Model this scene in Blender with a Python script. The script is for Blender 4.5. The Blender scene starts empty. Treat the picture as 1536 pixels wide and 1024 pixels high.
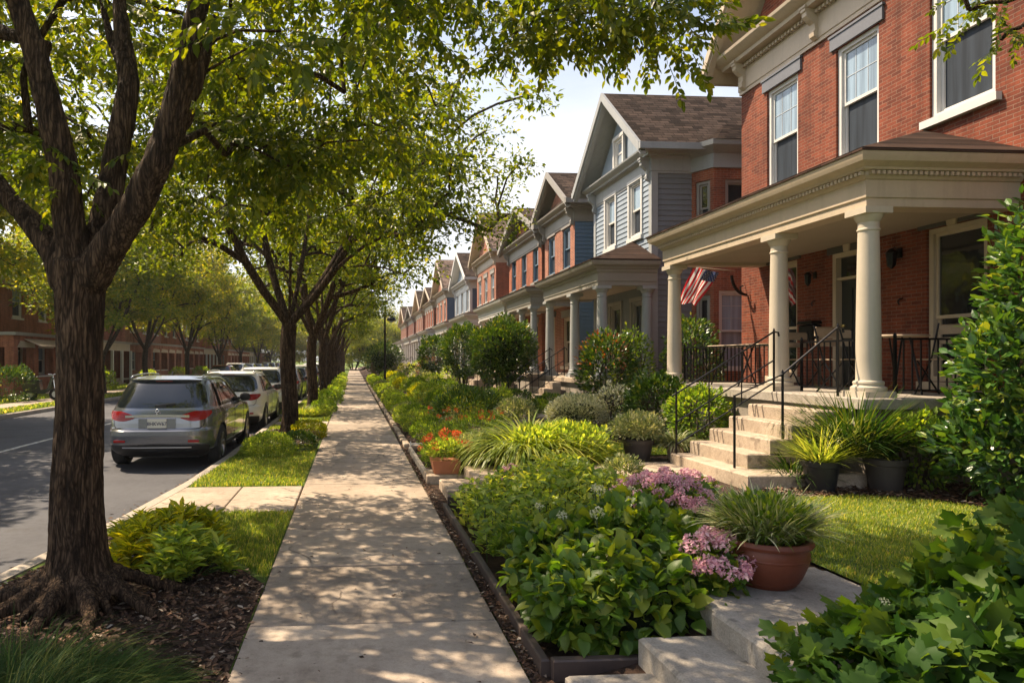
import bpy, bmesh, math, random
import numpy as np
from mathutils import Vector, Matrix, noise

# ------------------------------------------------------------------ camera, sky, sun, exposure
R = math.radians
scene = bpy.context.scene
col = scene.collection
cam_data = bpy.data.cameras.new('camera')
cam = bpy.data.objects.new('camera', cam_data)
col.objects.link(cam)
cam.location = (0, 0, 1.7)
cam.rotation_euler = (R(90), 0, R(-4))
cam_data.sensor_width = 36
cam_data.lens = 36 * 1000 / 1536
cam_data.shift_x = 168 / 1536
cam_data.shift_y = 28 / 1536
cam_data.clip_start = 0.05
cam_data.clip_end = 3000
scene.camera = cam

SUN_EL, SUN_DIR = R(56), Vector((-0.80, 0.60))        # the sun stands left of the street and ahead
world = bpy.data.worlds.new("World")
scene.world = world
world.use_nodes = True
wn = world.node_tree
bg = wn.nodes['Background']
sky = wn.nodes.new('ShaderNodeTexSky')
sky.sky_type = 'NISHITA'
sky.sun_disc = False
sky.sun_elevation = SUN_EL
sky.sun_rotation = math.atan2(SUN_DIR.x, SUN_DIR.y)
sky.air_density = 1.0
sky.dust_density = 3.2
sky.ozone_density = 1.2
# thin bright summer veil of cloud over the blue
tc_ = wn.nodes.new('ShaderNodeTexCoord'); mp_ = wn.nodes.new('ShaderNodeMapping'); mp_.inputs['Scale'].default_value = (1.0, 1.0, 3.0)
wn.links.new(tc_.outputs['Generated'], mp_.inputs['Vector'])
nz_ = wn.nodes.new('ShaderNodeTexNoise'); nz_.inputs['Scale'].default_value = 2.2; nz_.inputs['Detail'].default_value = 6; nz_.inputs['Roughness'].default_value = .6
wn.links.new(mp_.outputs[0], nz_.inputs['Vector'])
rp_ = wn.nodes.new('ShaderNodeValToRGB'); rp_.color_ramp.elements[0].position = .3; rp_.color_ramp.elements[0].color = (.45,) * 3 + (1,)
rp_.color_ramp.elements[1].position = .62; rp_.color_ramp.elements[1].color = (.93,) * 3 + (1,)
wn.links.new(nz_.outputs['Fac'], rp_.inputs[0])
mx_ = wn.nodes.new('ShaderNodeMix'); mx_.data_type = 'RGBA'; mx_.inputs[7].default_value = (5.9, 5.9, 5.95, 1)
sp_ = wn.nodes.new('ShaderNodeSeparateXYZ'); wn.links.new(tc_.outputs['Generated'], sp_.inputs[0])
hr_ = wn.nodes.new('ShaderNodeMapRange'); hr_.interpolation_type = 'SMOOTHSTEP'; hr_.inputs[1].default_value = .22; hr_.inputs[2].default_value = .55; hr_.inputs[3].default_value = 1.0; hr_.inputs[4].default_value = .12
wn.links.new(sp_.outputs[2], hr_.inputs[0])
ml_ = wn.nodes.new('ShaderNodeMath'); ml_.operation = 'MULTIPLY'; wn.links.new(rp_.outputs[0], ml_.inputs[0]); wn.links.new(hr_.outputs[0], ml_.inputs[1])
wn.links.new(ml_.outputs[0], mx_.inputs[0]); wn.links.new(sky.outputs[0], mx_.inputs[6]); wn.links.new(mx_.outputs[2], bg.inputs[0])
bg.inputs[1].default_value = 0.098

sun_data = bpy.data.lights.new('sun', 'SUN')
sun_data.energy = 5.0
sun_data.angle = R(0.55)
sun_data.color = (1.0, 0.81, 0.58)
sun = bpy.data.objects.new('sun', sun_data)
col.objects.link(sun)
_d = Vector((SUN_DIR.x, SUN_DIR.y, 0)).normalized() * math.cos(SUN_EL) + Vector((0, 0, math.sin(SUN_EL)))
sun.rotation_euler = _d.to_track_quat('Z', 'Y').to_euler()
sun.location = (-20, 10, 30)

scene.view_settings.view_transform = 'Standard'
scene.view_settings.look = 'None'
scene.view_settings.exposure = 1.14
scene.view_settings.gamma = 1.0
scene.cycles.use_denoising = True
scene.cycles.max_bounces = 6
scene.cycles.transparent_max_bounces = 4
scene.cycles.volume_bounces = 0

RNG = np.random.default_rng(7)
random.seed(7)

# ------------------------------------------------------------------ materials
def mat(name):
    m = bpy.data.materials.new(name)
    m.use_nodes = True
    nt = m.node_tree
    b = nt.nodes['Principled BSDF']
    return m, nt, b

def N(nt, kind, **kw):
    n = nt.nodes.new(kind)
    for k, v in kw.items():
        if k.startswith('i_'):
            n.inputs[k[2:]].default_value = v
        else:
            setattr(n, k, v)
    return n

def L(nt, a, b): nt.links.new(a, b)

def ramp(nt, fac, stops):
    r = nt.nodes.new('ShaderNodeValToRGB')
    cr = r.color_ramp
    while len(cr.elements) < len(stops): cr.elements.new(0.5)
    for e, (p, c) in zip(cr.elements, stops):
        e.position = p
        e.color = (c[0], c[1], c[2], 1)
    L(nt, fac, r.inputs[0])
    return r.outputs[0]

def mixc(nt, fac, a, b, mode='MIX'):
    n = nt.nodes.new('ShaderNodeMix')
    n.data_type = 'RGBA'; n.blend_type = mode
    for s, v in ((n.inputs[0], fac), (n.inputs[6], a), (n.inputs[7], b)):
        if isinstance(v, (int, float)): s.default_value = v
        elif isinstance(v, tuple): s.default_value = (v[0], v[1], v[2], 1)
        else: L(nt, v, s)
    return n.outputs[2]

def coords(nt, scale=(1, 1, 1), kind='Object'):
    t = nt.nodes.new('ShaderNodeTexCoord')
    m = nt.nodes.new('ShaderNodeMapping')
    m.inputs['Scale'].default_value = scale
    L(nt, t.outputs[kind], m.inputs['Vector'])
    return m.outputs[0]

def noise_tex(nt, vec, scale, detail=4, rough=0.55):
    n = N(nt, 'ShaderNodeTexNoise', i_Scale=scale, i_Detail=detail, i_Roughness=rough)
    L(nt, vec, n.inputs['Vector'])
    return n.outputs['Fac']

def bump(nt, h, b, strength=0.3, dist=0.02):
    n = N(nt, 'ShaderNodeBump', i_Strength=strength, i_Distance=dist)
    L(nt, h, n.inputs['Height'])
    L(nt, n.outputs[0], b.inputs['Normal'])

def m_paint(name, c, rough=0.45, var=0.12, metal=0.0, spec=0.5, dirt=0.0):
    m, nt, b = mat(name)
    v = coords(nt)
    f = noise_tex(nt, v, 2.3, 5)
    f2 = noise_tex(nt, v, 24, 3)
    a = tuple(x * (1 - var) for x in c); d = tuple(min(1, x * (1 + var)) for x in c)
    base = ramp(nt, f, [(0.3, a), (0.7, d)])
    base = mixc(nt, 0.25, base, ramp(nt, f2, [(0.35, a), (0.65, d)]))
    if dirt:
        v2 = coords(nt, (9, 9, 0.8))
        f3 = noise_tex(nt, v2, 1.0, 4)
        base = mixc(nt, ramp(nt, f3, [(0.52, (0, 0, 0)), (0.8, (dirt,) * 3)]), base, tuple(x * 0.55 for x in c))
    L(nt, base, b.inputs['Base Color'])
    b.inputs['Roughness'].default_value = rough
    b.inputs['Metallic'].default_value = metal
    b.inputs['Specular IOR Level'].default_value = spec
    return m

def m_flat(name, c, rough=0.5, metal=0.0, spec=0.5, coat=0.0):
    m, nt, b = mat(name)
    b.inputs['Base Color'].default_value = (*c, 1)
    b.inputs['Roughness'].default_value = rough
    b.inputs['Metallic'].default_value = metal
    b.inputs['Specular IOR Level'].default_value = spec
    b.inputs['Coat Weight'].default_value = coat
    return m

def wall_vec(nt):
    t = nt.nodes.new('ShaderNodeTexCoord')
    s = nt.nodes.new('ShaderNodeSeparateXYZ'); L(nt, t.outputs['Object'], s.inputs[0])
    a = N(nt, 'ShaderNodeMath', operation='ADD'); L(nt, s.outputs[0], a.inputs[0]); L(nt, s.outputs[1], a.inputs[1])
    c = nt.nodes.new('ShaderNodeCombineXYZ'); L(nt, a.outputs[0], c.inputs[0]); L(nt, s.outputs[2], c.inputs[1])
    return c.outputs[0], t.outputs['Object']

def m_brick(name, c1, c2, mortar, scale=1.0):
    m, nt, b = mat(name)
    v, ov = wall_vec(nt)
    bt = N(nt, 'ShaderNodeTexBrick', offset=0.5, i_Scale=1.0)
    bt.inputs['Brick Width'].default_value = 0.165 * scale
    bt.inputs['Row Height'].default_value = 0.052 * scale
    bt.inputs['Mortar Size'].default_value = 0.0055 * scale
    bt.inputs['Mortar Smooth'].default_value = 0.3
    bt.inputs['Bias'].default_value = -0.15
    bt.inputs['Color1'].default_value = (*c1, 1)
    bt.inputs['Color2'].default_value = (*c2, 1)
    bt.inputs['Mortar'].default_value = (*mortar, 1)
    L(nt, v, bt.inputs['Vector'])
    f = noise_tex(nt, ov, 1.3, 5, 0.6)
    base = mixc(nt, 0.55, bt.outputs[0], ramp(nt, f, [(0.3, (0.55, 0.52, 0.5)), (0.7, (1.25, 1.2, 1.15))]), 'MULTIPLY')
    f2 = noise_tex(nt, ov, 38, 3)
    base = mixc(nt, 0.35, base, ramp(nt, f2, [(0.3, (0.6, 0.6, 0.6)), (0.7, (1.3, 1.3, 1.3))]), 'MULTIPLY')
    f6 = noise_tex(nt, coords(nt, (2.2, 2.2, .35)), 1.4, 5, .7)
    base = mixc(nt, .8, base, ramp(nt, f6, [(.38, (.62, .6, .6)), (.52, (1, 1, 1)), (.72, (1.18, 1.2, 1.22))]), 'MULTIPLY')
    L(nt, base, b.inputs['Base Color'])
    b.inputs['Roughness'].default_value = 0.85
    b.inputs['Specular IOR Level'].default_value = 0.25
    inv = N(nt, 'ShaderNodeMath', operation='SUBTRACT'); inv.inputs[0].default_value = 1.0
    L(nt, bt.outputs['Fac'], inv.inputs[1])
    bump(nt, inv.outputs[0], b, 0.5, 0.008)
    return m

def m_shingle(name, c, axis='x'):
    m, nt, b = mat(name)
    t = nt.nodes.new('ShaderNodeTexCoord')
    s = nt.nodes.new('ShaderNodeSeparateXYZ'); L(nt, t.outputs['Object'], s.inputs[0])
    cb = nt.nodes.new('ShaderNodeCombineXYZ')
    L(nt, s.outputs[0 if axis == 'x' else 1], cb.inputs[0])
    L(nt, s.outputs[2], cb.inputs[1])
    bt = N(nt, 'ShaderNodeTexBrick', offset=0.37, i_Scale=1.0)
    bt.inputs['Brick Width'].default_value = 0.24
    bt.inputs['Row Height'].default_value = 0.095 if axis == 'x' else 0.036
    bt.inputs['Mortar Size'].default_value = 0.009 if axis == 'x' else 0.005
    bt.inputs['Mortar Smooth'].default_value = 0.6
    bt.inputs['Color1'].default_value = (*[x * 0.5 for x in c], 1)
    bt.inputs['Color2'].default_value = (*[x * 1.8 for x in c], 1)
    bt.inputs['Mortar'].default_value = (*[x * 0.3 for x in c], 1)
    L(nt, cb.outputs[0], bt.inputs['Vector'])
    f = noise_tex(nt, t.outputs['Object'], 1.7, 5, 0.65)
    base = mixc(nt, 0.7, bt.outputs[0], ramp(nt, f, [(0.3, (0.6, 0.6, 0.62)), (0.7, (1.35, 1.28, 1.2))]), 'MULTIPLY')
    L(nt, base, b.inputs['Base Color'])
    b.inputs['Roughness'].default_value = 0.95; b.inputs['Specular IOR Level'].default_value = 0.08
    inv = N(nt, 'ShaderNodeMath', operation='SUBTRACT'); inv.inputs[0].default_value = 1.0
    L(nt, bt.outputs['Fac'], inv.inputs[1])
    bump(nt, inv.outputs[0], b, 0.6, 0.015)
    return m

def m_ground(name, stops, scale=3.0, fine=60, rough=0.9, bstr=0.4, bdist=0.01, spots=None, spec=0.3, isl=0.0, pits=0.0):
    m, nt, b = mat(name)
    v = coords(nt)
    f = noise_tex(nt, v, scale, 6, 0.6)
    f2 = noise_tex(nt, v, fine, 4, 0.6)
    base = ramp(nt, f, stops)
    base = mixc(nt, 0.25 if isl else 0.5, base, ramp(nt, f2, [(0.3, (0.62,) * 3), (0.7, (1.4,) * 3)]), 'MULTIPLY')
    if spots:
        f3 = noise_tex(nt, v, spots[0], 3, 0.5)
        base = mixc(nt, ramp(nt, f3, [(spots[1], (0, 0, 0)), (spots[1] + 0.08, (spots[2],) * 3)]), base, spots[3])
    if isl:
        g = nt.nodes.new('ShaderNodeNewGeometry')
        base = mixc(nt, 1.0, base, ramp(nt, g.outputs['Random Per Island'], [(0, (1 - isl,) * 3), (.5, (1, 1 - isl * .12, 1 - isl * .25)), (1, (1 + isl * .6,) * 3)]), 'MULTIPLY')
        vc = N(nt, 'ShaderNodeTexVoronoi', i_Scale=.55, feature='DISTANCE_TO_EDGE'); nc = N(nt, 'ShaderNodeTexNoise', i_Scale=4.0, i_Detail=5.0); L(nt, v, nc.inputs['Vector'])
        L(nt, mixc(nt, .18, v, nc.outputs['Color'], 'ADD'), vc.inputs['Vector'])
        ck = N(nt, 'ShaderNodeMath', operation='MULTIPLY'); L(nt, ramp(nt, vc.outputs['Distance'], [(0.0, (1, 1, 1)), (0.007, (0, 0, 0))]), ck.inputs[0]); L(nt, ramp(nt, noise_tex(nt, v, .8, 2), [(.5, (0, 0, 0)), (.56, (.8, .8, .8))]), ck.inputs[1])
        base = mixc(nt, ck.outputs[0], base, (.06, .045, .035))
    if pits:
        vo = N(nt, 'ShaderNodeTexVoronoi', i_Scale=26.0); L(nt, v, vo.inputs['Vector'])
        f4 = noise_tex(nt, v, 3.1, 4, .7)
        pm = N(nt, 'ShaderNodeMath', operation='MULTIPLY'); L(nt, ramp(nt, vo.outputs['Distance'], [(0.02, (1, 1, 1)), (0.16, (0, 0, 0))]), pm.inputs[0]); L(nt, ramp(nt, f4, [(.5, (0, 0, 0)), (.62, (pits,) * 3)]), pm.inputs[1])
        base = mixc(nt, pm.outputs[0], base, (.05, .04, .03))
        f5 = noise_tex(nt, coords(nt), 13, 6, .75)
        base = mixc(nt, .55, base, ramp(nt, f5, [(.32, (.62, .6, .58)), (.5, (1, 1, 1)), (.7, (1.2, 1.2, 1.2))]), 'MULTIPLY')
    L(nt, base, b.inputs['Base Color'])
    b.inputs['Roughness'].default_value = rough
    b.inputs['Specular IOR Level'].default_value = spec
    bump(nt, f2, b, bstr, bdist)
    return m

def m_leaf(name, stops, trans=0.4, rough=0.42, tint=(1.15, 1.05, 0.35), spec=0.4, tmul=1.5):
    """leaf: every leaf (mesh island) draws its own tone from the stops"""
    m, nt, b = mat(name)
    g = nt.nodes.new('ShaderNodeNewGeometry')
    base = ramp(nt, g.outputs['Random Per Island'], stops)
    v = coords(nt)
    f = noise_tex(nt, v, 0.9, 2)
    base = mixc(nt, 0.6, base, ramp(nt, f, [(0.35, (0.75, 0.82, 0.8)), (0.65, (1.25, 1.15, 1.0))]), 'MULTIPLY')
    L(nt, base, b.inputs['Base Color'])
    b.inputs['Roughness'].default_value = rough
    b.inputs['Specular IOR Level'].default_value = spec
    if trans:
        tr = nt.nodes.new('ShaderNodeBsdfTranslucent')
        tc = mixc(nt, 1.0, base, tuple(x * tmul for x in tint), 'MULTIPLY')
        L(nt, tc, tr.inputs[0])
        mx = nt.nodes.new('ShaderNodeMixShader'); mx.inputs[0].default_value = trans
        L(nt, b.outputs[0], mx.inputs[1]); L(nt, tr.outputs[0], mx.inputs[2])
        L(nt, mx.outputs[0], nt.nodes['Material Output'].inputs[0])
    return m

def m_bark(name, c1, c2):
    m, nt, b = mat(name)
    v = coords(nt, (1, 1, 0.13))
    vo = N(nt, 'ShaderNodeTexVoronoi', i_Scale=44.0, feature='DISTANCE_TO_EDGE'); L(nt, mixc(nt, .12, v, N(nt, 'ShaderNodeTexNoise', i_Scale=9.0, i_Detail=4.0).outputs['Color'], 'ADD'), vo.inputs['Vector'])
    ed = ramp(nt, vo.outputs['Distance'], [(.0, (0, 0, 0)), (.22, (1, 1, 1))])
    fn = noise_tex(nt, v, 26, 6, 0.65)
    mm = N(nt, 'ShaderNodeMath', operation='MULTIPLY_ADD'); L(nt, ed, mm.inputs[0]); mm.inputs[1].default_value = .17; L(nt, fn, mm.inputs[2])
    sb = N(nt, 'ShaderNodeMath', operation='SUBTRACT'); L(nt, mm.outputs[0], sb.inputs[0]); sb.inputs[1].default_value = .12; f = sb.outputs[0]
    f2 = noise_tex(nt, coords(nt), 2.5, 4)
    base = ramp(nt, f, [(0.36, tuple(x * 0.35 for x in c1)), (0.5, c1), (0.66, c2)])
    base = mixc(nt, 0.6, base, ramp(nt, f2, [(0.35, (0.7, 0.7, 0.68)), (0.7, (1.25, 1.2, 1.1))]), 'MULTIPLY')
    L(nt, base, b.inputs['Base Color'])
    b.inputs['Roughness'].default_value = 0.9
    b.inputs['Specular IOR Level'].default_value = 0.2
    bump(nt, f, b, 1.0, 0.06)
    return m

def m_glass(name, c, rough=0.04, spec=0.9, wav=0.05):
    m, nt, b = mat(name)
    v = coords(nt)
    f = noise_tex(nt, v, 1.6, 3)
    fc = noise_tex(nt, coords(nt, (7, 7, .35)), 1.6, 3)
    L(nt, ramp(nt, fc, [(0.35, tuple(x * 0.7 for x in c)), (0.65, tuple(x * 1.25 for x in c))]), b.inputs['Base Color'])
    b.inputs['Roughness'].default_value = rough
    b.inputs['Specular IOR Level'].default_value = spec
    bump(nt, f, b, wav, 0.05)
    return m

def m_siding(name, c):
    return m_paint(name, c, 0.6, 0.10, dirt=0.35)

M = {}
M['brick_red'] = m_brick('brick_red', (0.205, 0.050, 0.024), (0.105, 0.026, 0.015), (0.20, 0.12, 0.085))
M['brick_orange'] = m_brick('brick_orange', (0.34, 0.098, 0.045), (0.22, 0.06, 0.03), (0.34, 0.23, 0.165))
M['brick_rose'] = m_brick('brick_rose', (0.36, 0.14, 0.085), (0.25, 0.092, 0.06), (0.42, 0.33, 0.27))
M['brick_brown'] = m_brick('brick_brown', (0.28, 0.085, 0.05), (0.19, 0.06, 0.04), (0.28, 0.21, 0.17))
M['trim_cream'] = m_paint('trim_cream', (0.45, 0.37, 0.275), 0.5, 0.08, dirt=0.35)
M['column_cream'] = m_paint('column_cream', (0.46, 0.405, 0.325), 0.45, 0.06, dirt=0.25)
M['trim_white'] = m_paint('trim_white', (0.56, 0.55, 0.53), 0.45, 0.05, dirt=0.2)
M['trim_grey'] = m_paint('trim_grey', (0.30, 0.31, 0.31), 0.5, 0.08, dirt=0.3)
M['trim_taupe'] = m_paint('trim_taupe', (0.26, 0.24, 0.21), 0.5, 0.08, dirt=0.3)
M['slate_lintel'] = m_paint('slate_lintel', (0.115, 0.125, 0.15), 0.6, 0.15)
M['dark_lintel'] = m_paint('dark_lintel', (0.07, 0.065, 0.06), 0.7, 0.15)
M['siding_bluegrey'] = m_siding('siding_bluegrey', (0.22, 0.27, 0.33))
M['siding_grey'] = m_siding('siding_grey', (0.165, 0.175, 0.185))
M['siding_blue'] = m_siding('siding_blue', (0.10, 0.16, 0.225))
M['siding_navy'] = m_siding('siding_navy', (0.07, 0.095, 0.135))
M['shingle_x'] = m_shingle('shingle_x', (0.040, 0.029, 0.024), 'x')
M['shingle_y'] = m_shingle('shingle_y', (0.036, 0.023, 0.018), 'y')
M['shingle_light'] = m_shingle('shingle_light', (0.12, 0.09, 0.075), 'x')
M['porch_ceiling'] = m_paint('porch_ceiling', (0.34, 0.29, 0.22), 0.7, 0.08)
M['door_dark'] = m_paint('door_dark', (0.018, 0.022, 0.024), 0.35, 0.2)
M['iron'] = m_paint('iron', (0.012, 0.012, 0.014), 0.38, 0.3, 0.6)
M['glass_up'] = m_glass('glass_up', (0.20, 0.28, 0.36), 0.05, 1.0, 0.10)  # pale blue base colour stands in for sky reflected in the panes
M['bar_faint'] = m_flat('bar_faint', (0.38, 0.42, 0.46), .4)
M['glass_screen'] = m_glass('glass_screen', (0.028, 0.036, 0.048), 0.55, 0.15, 0.05)
M['glass_dark'] = m_glass('glass_dark', (0.012, 0.016, 0.018), 0.04, 0.8, 0.08)
M['stone'] = m_ground('stone', [(0.3, (0.30, 0.235, 0.175)), (0.7, (0.43, 0.35, 0.27))], 2.2, 55, 0.85, 0.35, 0.006, (7, 0.6, 0.6, (0.17, 0.13, 0.10)), pits=.4)
M['stone_near'] = m_ground('stone_near', [(0.3, (0.24, 0.215, 0.18)), (0.7, (0.37, 0.33, 0.28))], 3.0, 90, 0.85, 0.5, 0.006, (11, 0.6, 0.55, (0.12, 0.105, 0.085)), pits=.6)
M['foundation'] = m_ground('foundation', [(0.3, (0.20, 0.17, 0.14)), (0.7, (0.30, 0.26, 0.22))], 1.5, 40, 0.9)
M['concrete'] = m_ground('concrete', [(0.28, (0.24, 0.195, 0.155)), (0.72, (0.40, 0.335, 0.27))], 1.6, 110, 0.85, 0.5, 0.005, (5.5, 0.58, 0.4, (0.14, 0.11, 0.085)), isl=.22, pits=.7)
M['kerb'] = m_ground('kerb', [(0.28, (0.25, 0.215, 0.18)), (0.72, (0.38, 0.335, 0.28))], 2.6, 80, 0.85, 0.4, 0.005)
M['asphalt'] = m_ground('asphalt', [(0.3, (0.042, 0.043, 0.052)), (0.7, (0.078, 0.079, 0.090))], 0.7, 140, 0.78, 0.5, 0.006, (2.2, 0.6, 0.5, (0.045, 0.043, 0.045)), pits=.4)
M['lane_paint'] = m_ground('lane_paint', [(0.4, (0.28, 0.27, 0.25)), (0.6, (0.55, 0.54, 0.5))], 9, 90)
M['lawn_soil'] = m_ground('lawn_soil', [(0.3, (0.05, 0.085, 0.012)), (0.7, (0.12, 0.17, 0.028))], 1.4, 90, 0.95, 0.8, 0.02)
M['joint'] = m_flat('joint', (0.012, 0.009, 0.007), .95, spec=.1)
M['mulch'] = m_ground('mulch', [(0.3, (0.022, 0.013, 0.009)), (0.7, (0.075, 0.042, 0.027))], 9, 120, 0.95, 1.0, 0.02)
M['mulch_chip'] = m_leaf('mulch_chip', [(0.0, (0.02, 0.011, 0.008)), (0.5, (0.075, 0.038, 0.022)), (0.8, (0.16, 0.08, 0.045)), (0.93, (0.24, 0.17, 0.12)), (1.0, (0.38, 0.33, 0.28))], 0, 0.8)
M['soil'] = m_ground('soil', [(0.3, (0.018, 0.012, 0.009)), (0.7, (0.05, 0.033, 0.024))], 14, 120, 0.95, 1.0, 0.02)
M['grass_blade'] = m_leaf('grass_blade', [(0.0, (0.0854, 0.1512, 0.0209)), (0.5, (0.1709, 0.2449, 0.0348)), (0.85, (0.2905, 0.3313, 0.0522)), (1.0, (0.5127, 0.4177, 0.1566))], 0.5, 0.5, (1.1, 1.0, 0.4), tmul=1.8)
M['bark'] = m_bark('bark', (0.066, 0.040, 0.024), (0.155, 0.10, 0.062))
M['bark_grey'] = m_bark('bark_grey', (0.06, 0.046, 0.036), (0.12, 0.095, 0.072))
M['leaf_tree'] = m_leaf('leaf_tree', [(0.0, (0.0307, 0.0616, 0.006)), (0.5, (0.0779, 0.121, 0.011)), (0.9, (0.1322, 0.1702, 0.015)), (1.0, (0.1888, 0.2016, 0.022))], 0.52, 0.42, (1.35, 1.1, 0.16), 0.35, 2.0)
M['leaf_far'] = m_leaf('leaf_far', [(0.0, (0.0736, 0.1188, 0.0149)), (0.6, (0.1473, 0.1886, 0.0223)), (1.0, (0.2946, 0.2654, 0.0436))], 0.5, 0.5, (1.35, 1.1, 0.2), 0.3, 2.0)
M['leaf_gold'] = m_leaf('leaf_gold', [(0.0, (0.0668, 0.1269, 0.0179)), (0.6, (0.1337, 0.1939, 0.0262)), (1.0, (0.2673, 0.2807, 0.0475))], 0.5, 0.5, (1.35, 1.05, 0.22), 0.3, 1.9)
M['leaf_dark'] = m_leaf('leaf_dark', [(0.0, (0.0244, 0.0644, 0.0101)), (0.6, (0.0681, 0.138, 0.0202)), (0.92, (0.146, 0.2208, 0.0288)), (1.0, (0.3894, 0.368, 0.0432))], 0.22, 0.32, (1.1, 1.0, 0.3), 0.5)
M['leaf_laurel'] = m_leaf('leaf_laurel', [(0.0, (0.021, 0.0675, 0.0135)), (0.55, (0.0525, 0.1275, 0.024)), (0.9, (0.135, 0.225, 0.033)), (1.0, (0.33, 0.375, 0.06))], 0.32, 0.3, (1.2, 1.05, 0.25), 0.55)
M['leaf_mid'] = m_leaf('leaf_mid', [(0.0, (0.067, 0.1284, 0.0175)), (0.6, (0.134, 0.2225, 0.0292)), (1.0, (0.2903, 0.3423, 0.0437))], 0.46, 0.45, (1.15, 1.05, 0.3), tmul=2.0)
M['leaf_lime'] = m_leaf('leaf_lime', [(0.0, (0.1236, 0.2068, 0.0359)), (0.6, (0.265, 0.362, 0.0564)), (1.0, (0.4946, 0.5172, 0.0897))], 0.5, 0.42, (1.1, 1.0, 0.4), tmul=1.8)
M['leaf_yellow'] = m_leaf('leaf_yellow', [(0.0, (0.1518, 0.2142, 0.015)), (0.5, (0.3162, 0.378, 0.02)), (1.0, (0.5692, 0.5292, 0.03))], 0.5, 0.42, (1.15, 0.95, 0.2), tmul=1.8)
M['leaf_hydr'] = m_leaf('leaf_hydr', [(0.0, (0.0432, 0.1018, 0.0149)), (0.6, (0.0952, 0.1696, 0.0232)), (1.0, (0.2247, 0.261, 0.0317))], 0.46, 0.42, (1.2, 1.1, 0.25), 0.4, tmul=2.1)
M['leaf_front'] = m_leaf('leaf_front', [(0.0, (0.0253, 0.071, 0.0106)), (0.6, (0.0578, 0.1227, 0.0167)), (1.0, (0.1263, 0.1807, 0.0213))], 0.4, 0.55, (1.2, 1.05, 0.25), 0.2, 1.9)
M['leaf_silver'] = m_leaf('leaf_silver', [(0.0, (0.125, 0.1875, 0.0625)), (0.5, (0.275, 0.3125, 0.15)), (1.0, (0.625, 0.6, 0.4))], 0.3, 0.5)
M['leaf_white'] = m_leaf('leaf_white', [(0.0, (0.22, 0.25, 0.15)), (0.45, (0.55, 0.54, 0.43)), (1.0, (0.85, 0.82, 0.72))], 0.3, 0.55)
M['leaf_red'] = m_leaf('leaf_red', [(0.0, (0.05, 0.06, 0.012)), (0.5, (0.2, 0.07, 0.018)), (1.0, (0.42, 0.09, 0.03))], 0.35, 0.45)
M['tuft_dark'] = m_leaf('tuft_dark', [(0.0, (0.018, 0.05, 0.010)), (0.7, (0.045, 0.10, 0.014)), (1.0, (0.18, 0.19, 0.04))], 0.35, 0.6, spec=.2)
M['tuft_lime'] = m_leaf('tuft_lime', [(0.0, (0.1286, 0.1956, 0.0367)), (0.6, (0.257, 0.326, 0.0643)), (1.0, (0.4627, 0.4695, 0.1377))], 0.48, 0.4, (1.1, 1.0, 0.3), tmul=1.8)
M['petal_pink'] = m_leaf('petal_pink', [(0.0, (0.575, 0.28, 0.363)), (0.6, (0.782, 0.4592, 0.528)), (1.0, (0.92, 0.6944, 0.704))], 0.3, 0.6, (1, 0.85, 1), 0.2, 1.2)
M['petal_red'] = m_leaf('petal_red', [(0.0, (0.5, 0.02, 0.02)), (0.5, (0.65, 0.08, 0.03)), (0.8, (0.7, 0.22, 0.06)), (1.0, (0.75, 0.45, 0.08))], 0.3, 0.6, (1, 0.7, 0.7), 0.2, 1.2)
M['petal_white'] = m_leaf('petal_white', [(0.0, (0.45, 0.5, 0.26)), (1.0, (0.75, 0.72, 0.55))], 0.3, 0.6, (1, 1, 0.8), 0.2, 1.2)
M['stem'] = m_paint('stem', (0.05, 0.085, 0.02), 0.6)
M['stem_wood'] = m_paint('stem_wood', (0.06, 0.04, 0.025), 0.8)
M['terracotta'] = m_paint('terracotta', (0.19, 0.052, 0.026), 0.45, 0.16, spec=0.45, dirt=0.35)
M['terracotta_light'] = m_paint('terracotta_light', (0.40, 0.15, 0.07), 0.7, 0.12, dirt=0.3)
M['pot_black'] = m_paint('pot_black', (0.016, 0.016, 0.018), 0.5, 0.2)
M['pot_grey'] = m_paint('pot_grey', (0.045, 0.037, 0.034), 0.6, 0.2)
M['awning_cloth'] = m_paint('awning_cloth', (0.42, 0.32, 0.25), 0.8, 0.1)
M['edging'] = m_paint('edging', (0.060, 0.042, 0.036), 0.6, 0.3, dirt=0.4)
M['wood_old'] = m_paint('wood_old', (0.33, 0.25, 0.17), 0.7, 0.2)
M['white_plain'] = m_flat('white_plain', (0.75, 0.75, 0.73), 0.5)

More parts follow.
